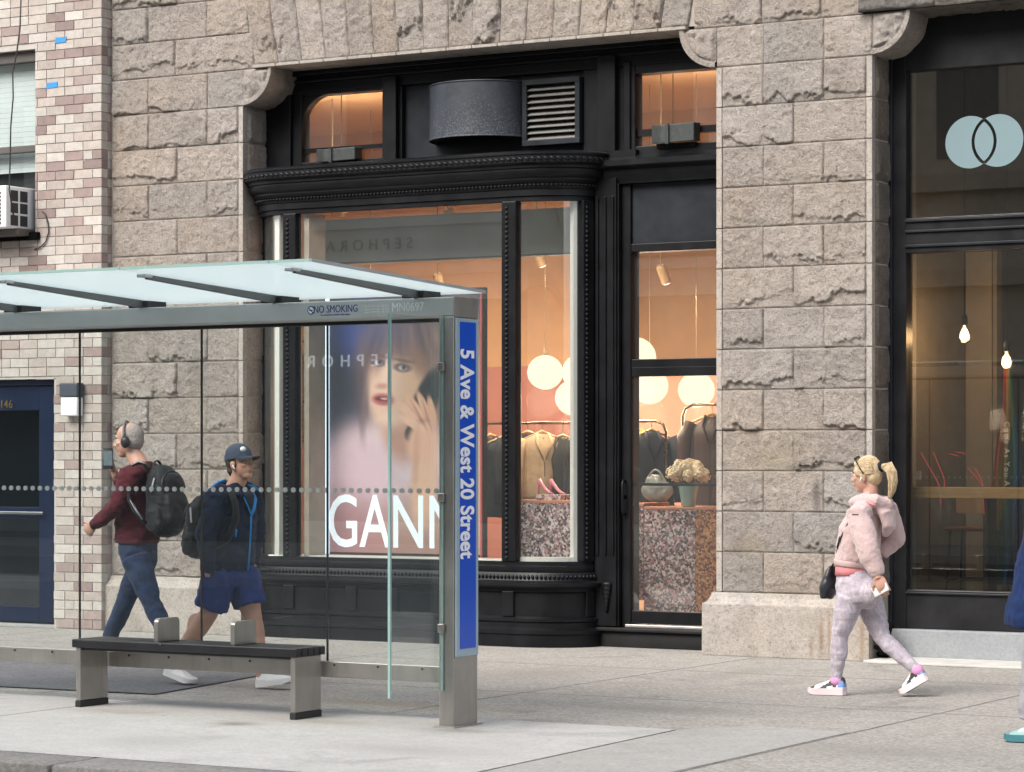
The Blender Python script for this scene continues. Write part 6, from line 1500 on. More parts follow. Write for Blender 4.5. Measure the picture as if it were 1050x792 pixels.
mb.build('pony_tail', M_blond, hair, smooth=True, fix=False)
mb = MB(); mb.tube([pb + Vector((-0.026, 0, 0.0)), pb + Vector((0.006, 0, 0.006))], [(0.037, 0.036), (0.035, 0.036)], 16); mb.build('hair_band', fabric('black_elastic', (0.02, 0.02, 0.03)), hair, bevel=0.006, smooth=True)
mb = MB(); g0 = [HW.p(0.05 + 0.0, -q * 0.078 if False else 0.088 * s, 0.0) for q, s in ((0, 1),)]
M_dkpl = simple('tortoise_plastic', (0.02, 0.016, 0.014), 0.2)
for s in (1, -1): mb.tube([HW.p(0.055, 0.062 * s, 0.112), HW.p(0.022, 0.086 * s, 0.062), HW.p(-0.010, 0.092 * s, 0.016)], 0.0045, 8)
mb.tube([HW.p(0.058, 0.064 * q / 6, 0.125 + 0.012 * cos(q * pi / 12)) for q in range(-6, 7)], [0.010] * 13, 8)
mb.build('sunglasses', M_dkpl, wm, smooth=True)
mb = MB(); HW.ball(mb, 0.012, 0.088, -0.018, (0.008, 0.007, 0.008)); mb.tube([HW.p(0.013, 0.090, -0.02), HW.p(0.02, 0.088, -0.042)], 0.004, 8); mb.build('earbud', M_white, wm, smooth=True)
# fleece hoodie
t = NT('pink_fleece'); v = t.coord(); n = t.noise(12, 5, 0.6, v); f = t.noise(130, 4, 0.75, v)
c = t.ramp(f, [(0.3, (0.47, 0.335, 0.325)), (0.65, (0.62, 0.465, 0.45))]); c = t.mix(0.3, c, t.ramp(n, [(0.3, (0.50, 0.36, 0.35)), (0.7, (0.60, 0.45, 0.435))]))
bb = t.principled(Base_Color=c, Roughness=0.95, Normal=t.bump(f, 0.6, 0.010), Specular_IOR_Level=0.1); bb.inputs['Sheen Weight'].default_value = 0.5; M_fleece = t.m
mb = MB()
mb.tube([P(877, 578, YW), P(878, 572, YW), P(879.5, 561, YW), P(882, 545, YW), P(888, 529, YW), P(892, 519, YW), P(892, 512, YW)], [(0.126, 0.156), (0.136, 0.168), (0.140, 0.174), (0.132, 0.176), (0.110, 0.170), (0.082, 0.112), (0.07, 0.085)], 24)
mb.tube([lsh + Vector((0.02, 0.06, 0.02)), lsh + Vector((0, -0.01, -0.01)), mid(lsh, lel, .5), lel, mid(lel, lwr, .4), mid(lel, lwr, .8), lwr + hd * 0.01], [0.07, 0.080, 0.080, 0.074, 0.072, 0.060, 0.046], 18)
mb.tube([rsh + Vector((0.02, -0.06, 0.02)), rsh + Vector((0, 0.01, -0.01)), mid(rsh, rel_, .5), rel_, mid(rel_, rwr, .5), rwr], [0.07, 0.076, 0.076, 0.072, 0.062, 0.05], 18)
mb.ball(rel_, (0.07, 0.07, 0.07))
# collar and hood lying on the back
mb.tube([P(888, 519, YW), P(884, 508, YW)], [(0.085, 0.098), (0.080, 0.088)], 18)
mb.tube([P(874, 516, YW - 0.06), P(884, 513, YW - 0.11), P(897, 514, YW - 0.10), P(908, 518, YW - 0.02), P(909, 516, YW + 0.07), P(898, 512, YW + 0.11)], [0.034, 0.038, 0.046, 0.052, 0.048, 0.034], 14)
mb.tube([P(902, 518, YW), P(910, 527, YW), P(912, 540, YW), P(907, 550, YW)], [(0.046, 0.10), (0.045, 0.10), (0.036, 0.075), (0.012, 0.02)], 18)
fleece = mb.build('hoodie', M_fleece, wm, remesh=0.0075, smo=3, post=wrinkle(0.009, 7, 8, 1.0, 0.0028))
mb = MB(); mb.tube([P(876.5, 581, YW), P(877, 575, YW)], [(0.132, 0.164), (0.138, 0.172)], 28); mb.build('hem_band', fabric('pink_rib', (0.55, 0.40, 0.39)), fleece, bevel=0.008, smooth=True)
mb = MB(); mb.tube([lwr - hd * 0.028, lwr + hd * 0.012], [(0.050, 0.050), (0.044, 0.044)], 18); mb.build('cuff', M_fleece, fleece, bevel=0.008, smooth=True)
c = P(877, 528, YW - 0.245)
MB().box(c.x - 0.02, c.x + 0.022, c.y - 0.004, c.y, c.z - 0.004, c.z + 0.004).build('logo_tab', M_kblk, fleece)
mb = MB(); mb.tube([P(888, 514.5, YW - 0.145), P(894, 517.5, YW - 0.155), P(899, 519, YW - 0.14)], [0.004, 0.006, 0.004], 8); mb.build('hood_lining', fabric('coral_lining', (0.72, 0.22, 0.25)), fleece, smooth=True)
mb = MB(); mb.tube([P(861, 550, YW - 0.13), P(858, 562, YW - 0.14)], [0.004, 0.004], 6); mb.build('pocket_edge', M_dkpl, fleece)
# coral waist of the top below the hoodie
mb = MB(); mb.tube([P(876.5, 590, YW), P(876.5, 584, YW), P(877, 577, YW)], [(0.124, 0.163), (0.122, 0.158), (0.120, 0.152)], 28); mb.build('top', fabric('coral_jersey', (0.62, 0.23, 0.24), 0.1), wm, smooth=True, post=wrinkle(0.004, 8, 20))
# leggings
t = NT('marbled_leggings'); v = t.coord(); vv = t.coord(scale=(1, 1, 0.5)); n = t.noise(11, 6, 0.66, vv, dist=3.0); n2 = t.noise(37, 4, 0.6, vv, dist=2.2)
c = t.ramp(t.math('MULTIPLY_ADD', n2, 0.3, t.math('MULTIPLY', n, 0.7)), [(0.36, (0.34, 0.29, 0.34)), (0.5, (0.44, 0.39, 0.44)), (0.64, (0.58, 0.54, 0.585))])
bb = t.principled(Base_Color=c, Roughness=0.75, Normal=t.bump(t.noise(300, 3, 0.7, v), 0.12, 0.003), Specular_IOR_Level=0.3); bb.inputs['Sheen Weight'].default_value = 0.2; M_legg = t.m
mb = MB(); mb.tube([P(877, 586, YW), P(878.5, 596, YW), P(881, 607, YW), P(881, 616, YW), P(880, 622, YW)], [(0.116, 0.155), (0.135, 0.170), (0.148, 0.178), (0.140, 0.172), (0.09, 0.12)], 24)
mb.ball(P(893, 607, YW - 0.075), (0.085, 0.085, 0.095)); mb.ball(P(893, 607, YW + 0.075), (0.085, 0.085, 0.095))
limb(mb, lhp, lkn, lan, (0.092, 0.088, 0.056, 0.058, 0.036), 20); limb(mb, rhp, rkn, ran, (0.092, 0.088, 0.056, 0.058, 0.036), 20)
mb.ball(mid(lkn, lan, .3) + Vector((0.012, 0, 0)), (0.052, 0.052, 0.10), 16, 10); cr = (ran - rkn).normalized()
mb.build('leggings', M_legg, wm, remesh=0.007, smo=3, post=displace(lambda p, n: 0.004 * fbm(Vector((p.x * 10, p.y * 10, p.z * 26)), 3) - 0.0025 * abs(fbm(Vector((p.x * 6, p.y * 6, p.z * 34 + 3)), 2))))
def st_w(t, a, outer):
    if t > 0.78 and a < 0.96: return (0.02, 0.02, 0.025)
    if t < 0.16: return (0.16, 0.27, 0.52) if a < 0.75 else (0.03, 0.03, 0.035)
    line = 0.30 + 0.55 * (1 - min(1, abs(t - 0.36) / 0.34))
    if 0.18 < t < 0.76 and line - 0.42 < a < line + 0.02: return (0.02, 0.02, 0.025)
    if t < 0.42 and a > 0.62: return (0.72, 0.42, 0.40)
    return (0.74, 0.72, 0.74)
lh, lt = P(867, 709.5, yl + 0.02), P(829.5, 712.5, yl - 0.0); lh.z = 0.004; lt.z = 0.004
sp = shoe(wm, 'shoe', lh, lt, 1.24, M_shoe, M_solep, st_w)
rt_, rh_ = P(925, 715, yr - 0.02), P(952.5, 697, yr); rt_.z = max(0.004, rt_.z)
shoe(wm, 'shoe', rh_, rt_, 1.24, M_shoe, M_solep, st_w)
M_sock = fabric('orchid_sock', (0.66, 0.30, 0.52), 0.08)
mb = MB(); mb.tube([P(857.3, 694.5, yl + 0.01), P(857.8, 699, yl + 0.01), P(858.5, 702, yl + 0.012)], [0.0385, 0.0395, 0.036], 16); mb.build('sock', M_sock, wm, smooth=True)
mb = MB(); mb.tube([P(938.5, 685, yr - 0.01), P(941, 688, yr - 0.01), P(943.5, 692, yr - 0.01)], [0.0385, 0.0395, 0.036], 16); mb.build('sock', M_sock, wm, smooth=True)
# what she carries
pc = P(902.5, 604, YW - 0.215)
ph = thing('phone', 'small white phone held in the hand of the woman in the pink fleece', 'phone', (pc.x, pc.y, pc.z - 0.04))
R = Matrix.Rotation(radians(-28), 3, 'Y'); mb = MB(); i = len(mb.v); mb.box(-0.055, 0.055, -0.006, 0.006, -0.034, 0.034); mb.v = [tuple(pc + R @ Vector(q)) for q in mb.v]; cs = mb.build('case', M_white, ph, bevel=0.005, smooth=True)
hb = thing('handbag', 'black leather crossbody bag hanging at the front hip of the woman in pink', 'bag', P(850, 615, YW + 0.1))
bc = P(850, 598, YW + 0.02); M_bagb = simple('black_leather', (0.022, 0.024, 0.03), 0.35, bscale=200, bstr=0.15)
mb = MB(); mb.tube([bc + Vector((0.03, 0, 0.115)), bc + Vector((0.015, 0, 0.05)), bc + Vector((-0.005, 0, -0.03)), bc + Vector((-0.015, 0, -0.10))], [(0.012, 0.05), (0.035, 0.085), (0.052, 0.10), (0.035, 0.085)], 20); mb.build('pouch', M_bagb, hb, remesh=0.008, smo=2, post=displace(lambda p, n: 0.006 * fbm(p * 16, 3)))
mb = MB(); mb.tube([bc + Vector((0.03, -0.03, 0.10)), P(857, 574, YW - 0.05), P(860, 556, YW - 0.155), P(874, 528, YW - 0.17)], 0.007, 8); mb.build('strap', M_bagb, hb, smooth=True)
# ================================================================== man in maroon with headphones
YM = -3.25
m1 = thing('person', 'grey haired man in a maroon top with headphones looking at his raised phone', 'person', (P(140, 688, YM).x, YM, 0.0))
HM = Head(P(132.0, 452, YM), (-1, -0.36), -0.06, 1.04)
nk = P(146, 482, YM)
lsh, lel, lwr = P(133, 487, YM - 0.20), P(119, 521, YM - 0.26), P(97, 538, YM - 0.22)
rsh, rel_, rwr = P(157, 485, YM + 0.20), P(136, 512, YM + 0.24), P(118, 487, YM + 0.06)
# left leg back, right leg forward
lhp, lkn, lan = P(139, 572, YM - 0.10), P(155, 617, YM - 0.11), P(176, 663, YM - 0.10)
rhp, rkn, ran = P(147, 572, YM + 0.10), P(131, 612, YM + 0.10), P(112, 655, YM + 0.10)
mb = MB(); HM.sculpt(mb, nk, 0.062, True)
mb.tube([P(142, 565, YM), P(143, 530, YM), P(144, 500, YM), P(146, 484, YM)], [(0.11, 0.15), (0.105, 0.15), (0.11, 0.17), (0.07, 0.11)], 18)
limb(mb, lsh, lel, lwr, (0.055, 0.052, 0.042, 0.042, 0.029)); limb(mb, rsh, rel_, rwr, (0.055, 0.052, 0.042, 0.042, 0.029))
hd = (lwr - lel).normalized(); hand(mb, lwr + hd * 0.012, hd + Vector((0, 0, -0.12)), (0.15, 0.9, -0.3), (0, -0.25, 1) , 1.08, 0.75)
rd = Vector((-0.18, -0.05, 1)).normalized(); hand(mb, rwr + rd * 0.012, rd + Vector((-0.15, 0, 0)), (-0.75, -0.5, 0.1), (0.35, -0.9, 0.1), 1.05, 0.35)
limb(mb, lhp, lkn, lan, (0.085, 0.08, 0.055, 0.055, 0.036)); limb(mb, rhp, rkn, ran, (0.085, 0.08, 0.055, 0.055, 0.036))
body = mb.build('body', SKIN, m1, remesh=0.0056, smo=3); HM.features(body)
t = NT('cropped_grey_hair'); n = t.noise(160, 4, 0.7, t.coord()); t.principled(Base_Color=t.ramp(n, [(0.3, (0.18, 0.15, 0.13)), (0.7, (0.42, 0.37, 0.34))]), Roughness=0.8, Normal=t.bump(n, 0.5, 0.004)); M_ghair = t.m
mb = MB(); HM.ball(mb, -0.024, 0, 0.036, (0.0915, 0.0795, 0.086)); HM.ball(mb, -0.036, 0, 0.0, (0.076, 0.0775, 0.082)); mb.build('hair', M_ghair, m1, remesh=0.006, smo=3, post=displace(lambda p, n: 0.0022 * fbm(p * 90, 2)))
# headphones
M_hp = simple('black_plastic', (0.018, 0.018, 0.02), 0.4); M_hpg = simple('grey_band', (0.16, 0.165, 0.17), 0.45)
hp_ = thing('headphones', 'black over-ear headphones worn by the man in maroon', 'headphones', HM.p(0, 0, -0.04))
mb = MB(); mb.tube([HM.p(0.004 + 0.006 * sin(pi * k / 14), 0.092 * cos(pi * k / 14), 0.015 + 0.125 * sin(pi * k / 14)) for k in range(15)], [(0.009, 0.012)] * 15, 10); mb.build('headband', M_hpg, hp_, smooth=True)
for s in (1, -1):
    mb = MB(); c = HM.p(-0.004, 0.092 * s, -0.012); mb.ball(c, (0.036, 0.022, 0.044), 18, 12, HM.R); mb.ball(c + HM.l * s * 0.012, (0.030, 0.016, 0.038), 18, 12, HM.R); mb.build('ear_cup', M_hp, hp_, smooth=True)
    mb = MB(); mb.tube([HM.p(0.002, 0.100 * s, 0.02), HM.p(0.004, 0.102 * s, 0.06)], [0.008, 0.006], 8); mb.build('slider', M_hpg, hp_, smooth=True)
# clothes
M_mar = fabric('maroon_knit', (0.075, 0.014, 0.020), 0.2, sheen=0.06); M_jean = fabric('navy_denim', (0.015, 0.028, 0.066), 0.3, 0.85)
mb = MB()
mb.tube([P(140, 557, YM), P(140.5, 548, YM), P(141, 528, YM), P(142.5, 503, YM), P(145, 488, YM), P(146, 480, YM), P(145.5, 474, YM)], [(0.145, 0.180), (0.152, 0.188), (0.150, 0.188), (0.145, 0.205), (0.115, 0.195), (0.085, 0.12), (0.07, 0.078)], 24)
mb.tube([lsh + Vector((0.02, 0.07, 0.02)), lsh, mid(lsh, lel, .5), lel, mid(lel, lwr, .5), lwr], [0.075, 0.083, 0.076, 0.066, 0.056, 0.042], 18)
mb.tube([rsh + Vector((0.02, -0.07, 0.02)), rsh, mid(rsh, rel_, .5), rel_, mid(rel_, rwr, .55), rwr - (rwr - rel_).normalized() * 0.03], [0.075, 0.083, 0.076, 0.066, 0.056, 0.044], 18)
mb.build('sweater', M_mar, m1, remesh=0.008, smo=3, post=wrinkle(0.016, 9, 12, 3.0))
mb = MB(); mb.tube([lwr + hd * -0.004, lwr + hd * 0.02], [(0.036, 0.036), (0.034, 0.034)], 16); w_ = mb.build('wrist_watch', M_hp, m1, smooth=True)
mb = MB(); mb.tube([P(141, 553, YM), P(142, 566, YM), P(143, 580, YM)], [(0.125, 0.165), (0.135, 0.172), (0.10, 0.14)], 22)
limb(mb, lhp, lkn, lan, (0.104, 0.100, 0.076, 0.070, 0.056), 20); limb(mb, rhp, rkn, ran, (0.104, 0.100, 0.076, 0.070, 0.056), 20)
mb.ball(P(146, 572, YM), (0.10, 0.155, 0.10))
mb.build('jeans', M_jean, m1, remesh=0.008, smo=3, post=wrinkle(0.011, 8, 9, 5.0))
def st_pale(t, a, o): return (0.50, 0.54, 0.58) if (t < 0.15 or 0.3 < t < 0.5 and a < 0.8) else (0.62, 0.64, 0.66)
r0, r1 = P(193, 672, YM - 0.10), P(167, 687.5, YM - 0.09); r1.z = max(0.006, r1.z); shoe(m1, 'shoe', r0, r1, 1.12, M_shoe, M_solew, st_pale)
r0, r1 = P(119, 684, YM + 0.10), P(84, 684, YM + 0.10); r0.z = 0.006; r1.z = 0.02; shoe(m1, 'shoe', r0, r1, 1.12, M_shoe, M_solew, st_pale)
mb = MB(); q = P(131, 560, YM - 0.19); mb.prism([(q.x - 0.02, q.y, q.z + 0.03), (q.x + 0.03, q.y - 0.004, q.z + 0.03), (q.x - 0.01, q.y - 0.004, q.z - 0.09), (q.x - 0.06, q.y, q.z - 0.08)], (0, 0.008, 0)); 
# phone
pc = P(110.5, 470, YM - 0.045)
ph = thing('phone', 'black phone raised in front of the face of the man in maroon, its picture lit', 'phone', (pc.x, pc.y, pc.z - 0.08))
fn = Vector((0.66, -0.68, 0.30)).normalized(); rt = Vector((0.72, 0.69, 0)).normalized(); upv = fn.cross(rt).normalized(); upv = upv if upv.z > 0 else -upv
def slab(w, h, t0, t1):
    mb = MB(); mb.box(-w / 2, w / 2, t0, t1, -h / 2, h / 2); mb.v = [tuple(pc + rt * q[0] + fn * q[1] + upv * q[2]) for q in mb.v]; return mb
slab(0.082, 0.165, -0.010, 0.0).build('case', M_hp, ph, bevel=0.006, smooth=True)
t = NT('phone_screen'); n = t.noise(26, 3, 0.6, t.coord(), out='Color'); c = t.mix(0.5, n, (0.25, 0.38, 0.42)); e = t.add('Emission', Color=c, Strength=0.22); t.l.new(e.outputs[0], t.out.inputs[0])
slab(0.066, 0.115, 0.0005, 0.001).build('screen', t.m, ph)
# backpack of the first man
M_pack = fabric('black_nylon', (0.011, 0.0115, 0.0135), 0.25, 0.6, 260, 0.25, 0.1); M_strap = fabric('grey_webbing', (0.30, 0.31, 0.32), 0.1)
def rounded(mb, c, R, hx, hy, hz, n=3.2, seg=28, ring=18, taper=0.0):
    vs = []
    for k in range(ring + 1):
        th = -pi / 2 + pi * k / ring; sz = (1 if sin(th) >= 0 else -1) * abs(sin(th)) ** (2 / n); cz = abs(cos(th)) ** (2 / n)
        for j in range(seg):
            a = 2 * pi * j / seg; ca = (1 if cos(a) >= 0 else -1) * abs(cos(a)) ** (2 / n); sa = (1 if sin(a) >= 0 else -1) * abs(sin(a)) ** (2 / n)
            f = 1 - taper * (sz * 0.5 + 0.5); vs.append(Vector(c) + R @ Vector((hx * ca * cz * f, hy * sa * cz * f, hz * sz)))
    i = mb.add(vs)
    for k in range(ring):
        for j in range(seg): mb.face(i+k*seg+j, i+k*seg+(j+1) % seg, i+(k+1)*seg+(j+1) % seg, i+(k+1)*seg+j)
def backpack(label, c, hx, hy, hz, lean, shoulders, lat, straps, zipcol, mat, back=1):
    """c: centre; back: +1 when the wearer's back faces +x"""
    b = thing('backpack', label, 'backpack', (c.x, c.y, c.z - hz)); R = Matrix.Rotation(lean, 3, 'Y')
    mb = MB(); rounded(mb, c, R, hx, hy, hz, 3.0, taper=0.22); rounded(mb, c + R @ Vector((back * hx * 0.72, 0, -hz * 0.30)), R, hx * 0.5, hy * 0.82, hz * 0.55, 3.0, taper=0.1)
    rounded(mb, c + R @ Vector((back * hx * 0.62, 0, hz * 0.42)), R, hx * 0.42, hy * 0.72, hz * 0.32, 3.0, taper=0.15)
    for s in (1, -1): rounded(mb, c + R @ Vector((0, s * hy * 0.92, -hz * 0.5)), R, hx * 0.55, 0.03, hz * 0.35, 3.0)
    mb.build('pack', mat, b, remesh=0.008, smo=2, post=wrinkle(0.010, 9, 12, c.x))
    def arcz(z0, hh, yy, xx): return [c + R @ Vector((back * xx, yy * cos(pi * k / 12), z0 + hh * sin(pi * k / 12))) for k in range(13)]
    MB().tube(arcz(hz * 0.30, hz * 0.48, hy * 0.84, hx * 0.72), 0.006, 6).build('zip', M_hp, b, smooth=True)
    MB().tube(arcz(hz * 0.86, 0.07, 0.05, -hx * 0.3), [(0.012, 0.007)] * 13, 8).build('top_handle', mat, b, smooth=True)
    q = c + R @ Vector((back * hx * 0.2, -hy * 0.80, hz * 0.62)); MB().tube([q, q + R @ Vector((-back * 0.03, -0.02, -0.10))], [(0.008, 0.004)] * 2, 8).build('zip_pull', M_strap, b)
    for pts in straps:
        MB().tube(pts, [(0.010, 0.028)] * len(pts), 10).build('strap', mat, b, smooth=True)
    return b, R
pcn = P(169, 513.5, YM - 0.02)
bp, R = backpack('large black backpack on the back of the man in maroon', pcn, 0.125, 0.165, 0.268, radians(-7), None, None,
   [[P(153, 482, YM - 0.11), P(148, 476, YM - 0.13), P(141, 474.5, YM - 0.15), P(135, 478, YM - 0.185), P(129, 488, YM - 0.225), P(129, 504, YM - 0.26), P(137, 522, YM - 0.255), P(149, 537, YM - 0.19)], [P(163, 478, YM + 0.10), P(155, 476, YM + 0.13), P(146, 484, YM + 0.20), P(142, 500, YM + 0.20)]], M_strap, M_pack)
mb = MB(); mb.tube([P(149, 475.5, YM - 0.150), P(142, 473.5, YM - 0.168), P(135, 477, YM - 0.205)], [(0.006, 0.010)] * 3, 8); mb.build('reflective_piping', M_strap, bp, smooth=True)
mb = MB(); mb.tube([P(134, 513, YM - 0.265), P(140, 524, YM - 0.262), P(146, 533, YM - 0.235)], [(0.004, 0.012)] * 3, 8); mb.build('webbing', M_strap, bp, smooth=True)
# ================================================================== man in navy with cap
YN = -4.38
m2 = thing('person', 'man in a navy cap, navy jacket with bright blue zips and blue shorts striding right', 'person', (P(235, 705, YN).x, YN, 0.0))
HN = Head(P(246.5, 476, YN), (1, -0.14), 0.17, 0.96)
nk = P(241, 501, YN)
rsh, rel_, rwr = P(221, 510, YN - 0.19), P(211, 550, YN - 0.25), P(214, 586, YN - 0.20)     # his right side is nearer
lsh, lel, lwr = P(256, 507, YN + 0.19), P(263, 545, YN + 0.22), P(259, 578, YN + 0.16)
rhp, rkn, ran = P(226, 592, YN - 0.10), P(213, 631, YN - 0.11), P(180, 677, YN - 0.06)
lhp, lkn, lan = P(249, 592, YN + 0.08), P(259, 633, YN + 0.06), P(268, 690, YN + 0.03)
mb = MB(); HN.sculpt(mb, nk, 0.060, True)
mb.tube([P(237, 590, YN), P(238, 555, YN), P(239, 525, YN), P(240, 505, YN)], [(0.11, 0.15), (0.10, 0.14), (0.11, 0.165), (0.07, 0.11)], 18)
limb(mb, lsh, lel, lwr, (0.055, 0.052, 0.042, 0.042, 0.029)); limb(mb, rsh, rel_, rwr, (0.055, 0.052, 0.042, 0.042, 0.029))
for w0, e0, sd in ((rwr, rel_, 1), (lwr, lel, -1)): q = (w0 - e0).normalized(); hand(mb, w0 + q * 0.012, q, (0, 0.9 * sd, 0.1), (1, 0, 0), 1.02, 0.5)
limb(mb, lhp, lkn, lan, (0.095, 0.090, 0.062, 0.066, 0.040), 20); limb(mb, rhp, rkn, ran, (0.095, 0.090, 0.062, 0.066, 0.040), 20)
mb.ball(mid(lkn, lan, .3) + Vector((-0.02, 0, 0)), (0.055, 0.052, 0.11)); q = (ran - rkn).normalized(); mb.ball(mid(rkn, ran, .3) + Vector((-0.02, 0, 0.02)), (0.062, 0.052, 0.085))
mb.ball(lkn + Vector((0.02, 0, 0)), (0.05, 0.05, 0.06)); mb.tube([lan, lan + Vector((0.02, 0, -0.06))], [0.042, 0.045], 12); mb.tube([ran, ran + Vector((-0.03, 0, -0.05))], [0.042, 0.045], 12)
body = mb.build('body', SKIN_T, m2, remesh=0.0056, smo=3); HN.features(body, False)
M_dkhair = simple('brown_hair', (0.045, 0.028, 0.018), 0.6, var=0.3, vscale=60, bstr=0.4)
mb = MB(); HN.ball(mb, -0.026, 0, 0.03, (0.094, 0.081, 0.086)); HN.ball(mb, -0.058, 0, -0.035, (0.045, 0.066, 0.055)); mb.build('hair', M_dkhair, m2, remesh=0.006, smo=2, post=displace(lambda p, n: 0.005 * fbm(p * 40, 3)))
M_stub = skin_mat('stubble', (0.30, 0.19, 0.14))
M_cap = fabric('slate_cap_twill', (0.050, 0.062, 0.092), 0.15)
mb = MB(); prof = []
vs = []; N = 28
for k in range(11):
    a = pi / 2 * k / 10
    for j in range(N): b_ = 2 * pi * j / N; vs.append(HN.p(-0.012 + 0.109 * cos(b_) * cos(a) ** 0.8, 0.089 * sin(b_) * cos(a) ** 0.8, 0.036 + 0.112 * sin(a)))
i = mb.add(vs)
for k in range(10):
    for j in range(N): mb.face(i+k*N+j, i+k*N+(j+1) % N, i+(k+1)*N+(j+1) % N, i+(k+1)*N+j)
cap = mb.build('cap', M_cap, m2, smooth=True, post=displace(lambda p, n: 0.003 * fbm(p * 30, 3)))
mb = MB(); nb = 16; up = []; dn = []
for k in range(nb + 1):
    b_ = -1.15 + 2.3 * k / nb; r1 = (HN.p(-0.012 + 0.107 * cos(b_), 0.088 * sin(b_), 0.038)); ext = 0.085 * max(0.0, cos(b_ * 1.25)) ** 0.6
    r2 = HN.p(-0.012 + 0.107 * cos(b_) + ext, 0.086 * sin(b_), 0.034 - 0.018 * (abs(sin(b_)) ** 1.5) - 0.012 * (ext / 0.085)); up.append((r1, r2))
for k in range(nb):
    (a0, b0), (a1, b1) = up[k], up[k + 1]; th = HN.u * 0.006
    i = mb.add([a0, b0, b1, a1, a0 + th, b0 + th, b1 + th, a1 + th]); mb.face(i, i+1, i+2, i+3); mb.face(i+4, i+7, i+6, i+5); mb.face(i+1, i+5, i+6, i+2)
mb.build('brim', fabric('dark_brim', (0.035, 0.042, 0.06), 0.1), cap, smooth='auto')
mb = MB(); mb.ball(HN.p(0.070, -0.028, 0.092), (0.020 * 0.9, 0.024, 0.020), 14, 8, HN.R); mb.build('cap_badge', M_white, cap, smooth=True)
mb = MB(); HN.ball(mb, 0.012, -0.090, -0.018, (0.009, 0.008, 0.009)); mb.tube([HN.p(0.013, -0.091, -0.02), HN.p(0.026, -0.088, -0.040)], 0.0045, 8); mb.build('earbud', M_white, m2, smooth=True)
M_jkt = fabric('navy_softshell', (0.009, 0.015, 0.036), 0.2, 0.8); M_cyan = fabric('azure_zip', (0.02, 0.24, 0.62), 0.08, 0.6); M_short = fabric('royal_navy_shorts', (0.019, 0.038, 0.15), 0.2, 0.8)
mb = MB()
mb.tube([P(236, 584, YN), P(236.5, 576, YN), P(238, 555, YN), P(239, 530, YN), P(240.5, 513, YN), P(241, 503, YN), P(240, 497, YN)], [(0.138, 0.180), (0.146, 0.188), (0.142, 0.186), (0.140, 0.198), (0.110, 0.190), (0.085, 0.120), (0.078, 0.090)], 24)
mb.tube([lsh + Vector((0, -0.07, 0.02)), lsh, mid(lsh, lel, .5), lel, mid(lel, lwr, .5), lwr], [0.075, 0.080, 0.074, 0.066, 0.056, 0.046], 18)
mb.tube([rsh + Vector((0, 0.07, 0.02)), rsh, mid(rsh, rel_, .5), rel_, mid(rel_, rwr, .5), rwr], [0.075, 0.082, 0.076, 0.068, 0.058, 0.048], 18)
mb.tube([P(231, 503, YN - 0.07), P(227, 500, YN + 0.0), P(236, 497, YN + 0.09), P(248, 500, YN + 0.10)], [0.030, 0.036, 0.034, 0.024], 12); mb.tube([P(231, 503, YN - 0.07), P(238, 506, YN - 0.11), P(249, 508, YN - 0.07)], [0.030, 0.026, 0.018], 12)
jk = mb.build('jacket', M_jkt, m2, remesh=0.008, smo=3, post=wrinkle(0.016, 9, 12, 7.0))
def onchest(f, lat, off=0.012):  # point on the front of the jacket, f 0 hem .. 1 collar
    c = [P(236, 584, YN), P(238, 555, YN), P(239, 530, YN), P(240.5, 513, YN), P(241, 503, YN)]; ra = [0.142, 0.145, 0.145, 0.118, 0.088]; rb = [0.182, 0.188, 0.198, 0.19, 0.12]
    x = f * 4; i = min(3, int(x)); g = x - i; o = c[i].lerp(c[i+1], g); a_ = ra[i] + (ra[i+1] - ra[i]) * g; b_ = rb[i] + (rb[i+1] - rb[i]) * g
    return o + Vector(((a_ + off) * sqrt(max(0, 1 - (lat / b_) ** 2)), lat, 0))
mb = MB(); mb.tube([onchest(f, -0.005 + 0.0, 0.010) for f in (0.0, 0.2, 0.4, 0.52)], [(0.004, 0.009)] * 4, 8); mb.build('zip', M_cyan, jk, smooth=True)
mb = MB(); mb.tube([onchest(0.52, -0.005), onchest(0.64, 0.035), onchest(0.8, 0.075, 0.016), onchest(0.97, 0.085, 0.02)], [(0.005, 0.010), (0.005, 0.020), (0.006, 0.026), (0.006, 0.020)], 10); mb.build('lapel', M_cyan, jk, smooth=True)
mb = MB(); mb.tube([onchest(0.52, -0.005), onchest(0.66, -0.030), onchest(0.84, -0.055, 0.014)], [(0.004, 0.007)] * 3, 8); mb.build('zip', M_cyan, jk, smooth=True)
mb = MB(); mb.tube([onchest(0.55, 0.0, 0.006), onchest(0.68, 0.012, 0.006), onchest(0.84, 0.02, 0.008), onchest(0.99, 0.01, 0.004)], [(0.006, 0.012), (0.008, 0.035), (0.010, 0.055), (0.010, 0.06)], 12); mb.build('shirt', fabric('charcoal_tee', (0.022, 0.024, 0.034)), m2, smooth=True)
mb = MB(); mb.tube([onchest(0.30, -0.125, 0.012), onchest(0.38, -0.122, 0.012)], [(0.004, 0.009)] * 2, 8); mb.build('pocket_zip', M_cyan, jk, smooth=True)
mb = MB(); mb.tube([P(217, 501.5, YN - 0.06), P(224, 497, YN - 0.03), P(231, 494, YN + 0.02)], [(0.012, 0.03), (0.016, 0.045), (0.01, 0.03)], 12); mb.build('hood_lining', M_cyan, jk, smooth=True)
mb = MB(); mb.tube([P(252, 498, YN + 0.10), P(259, 499, YN + 0.11), P(264, 502, YN + 0.12)], [(0.010, 0.02), (0.012, 0.03), (0.008, 0.02)], 12); mb.build('hood_lining', M_cyan, jk, smooth=True)
mb = MB(); mb.tube([P(237, 578, YN), P(237, 592, YN), P(238, 602, YN)], [(0.128, 0.175), (0.140, 0.182), (0.11, 0.15)], 22)
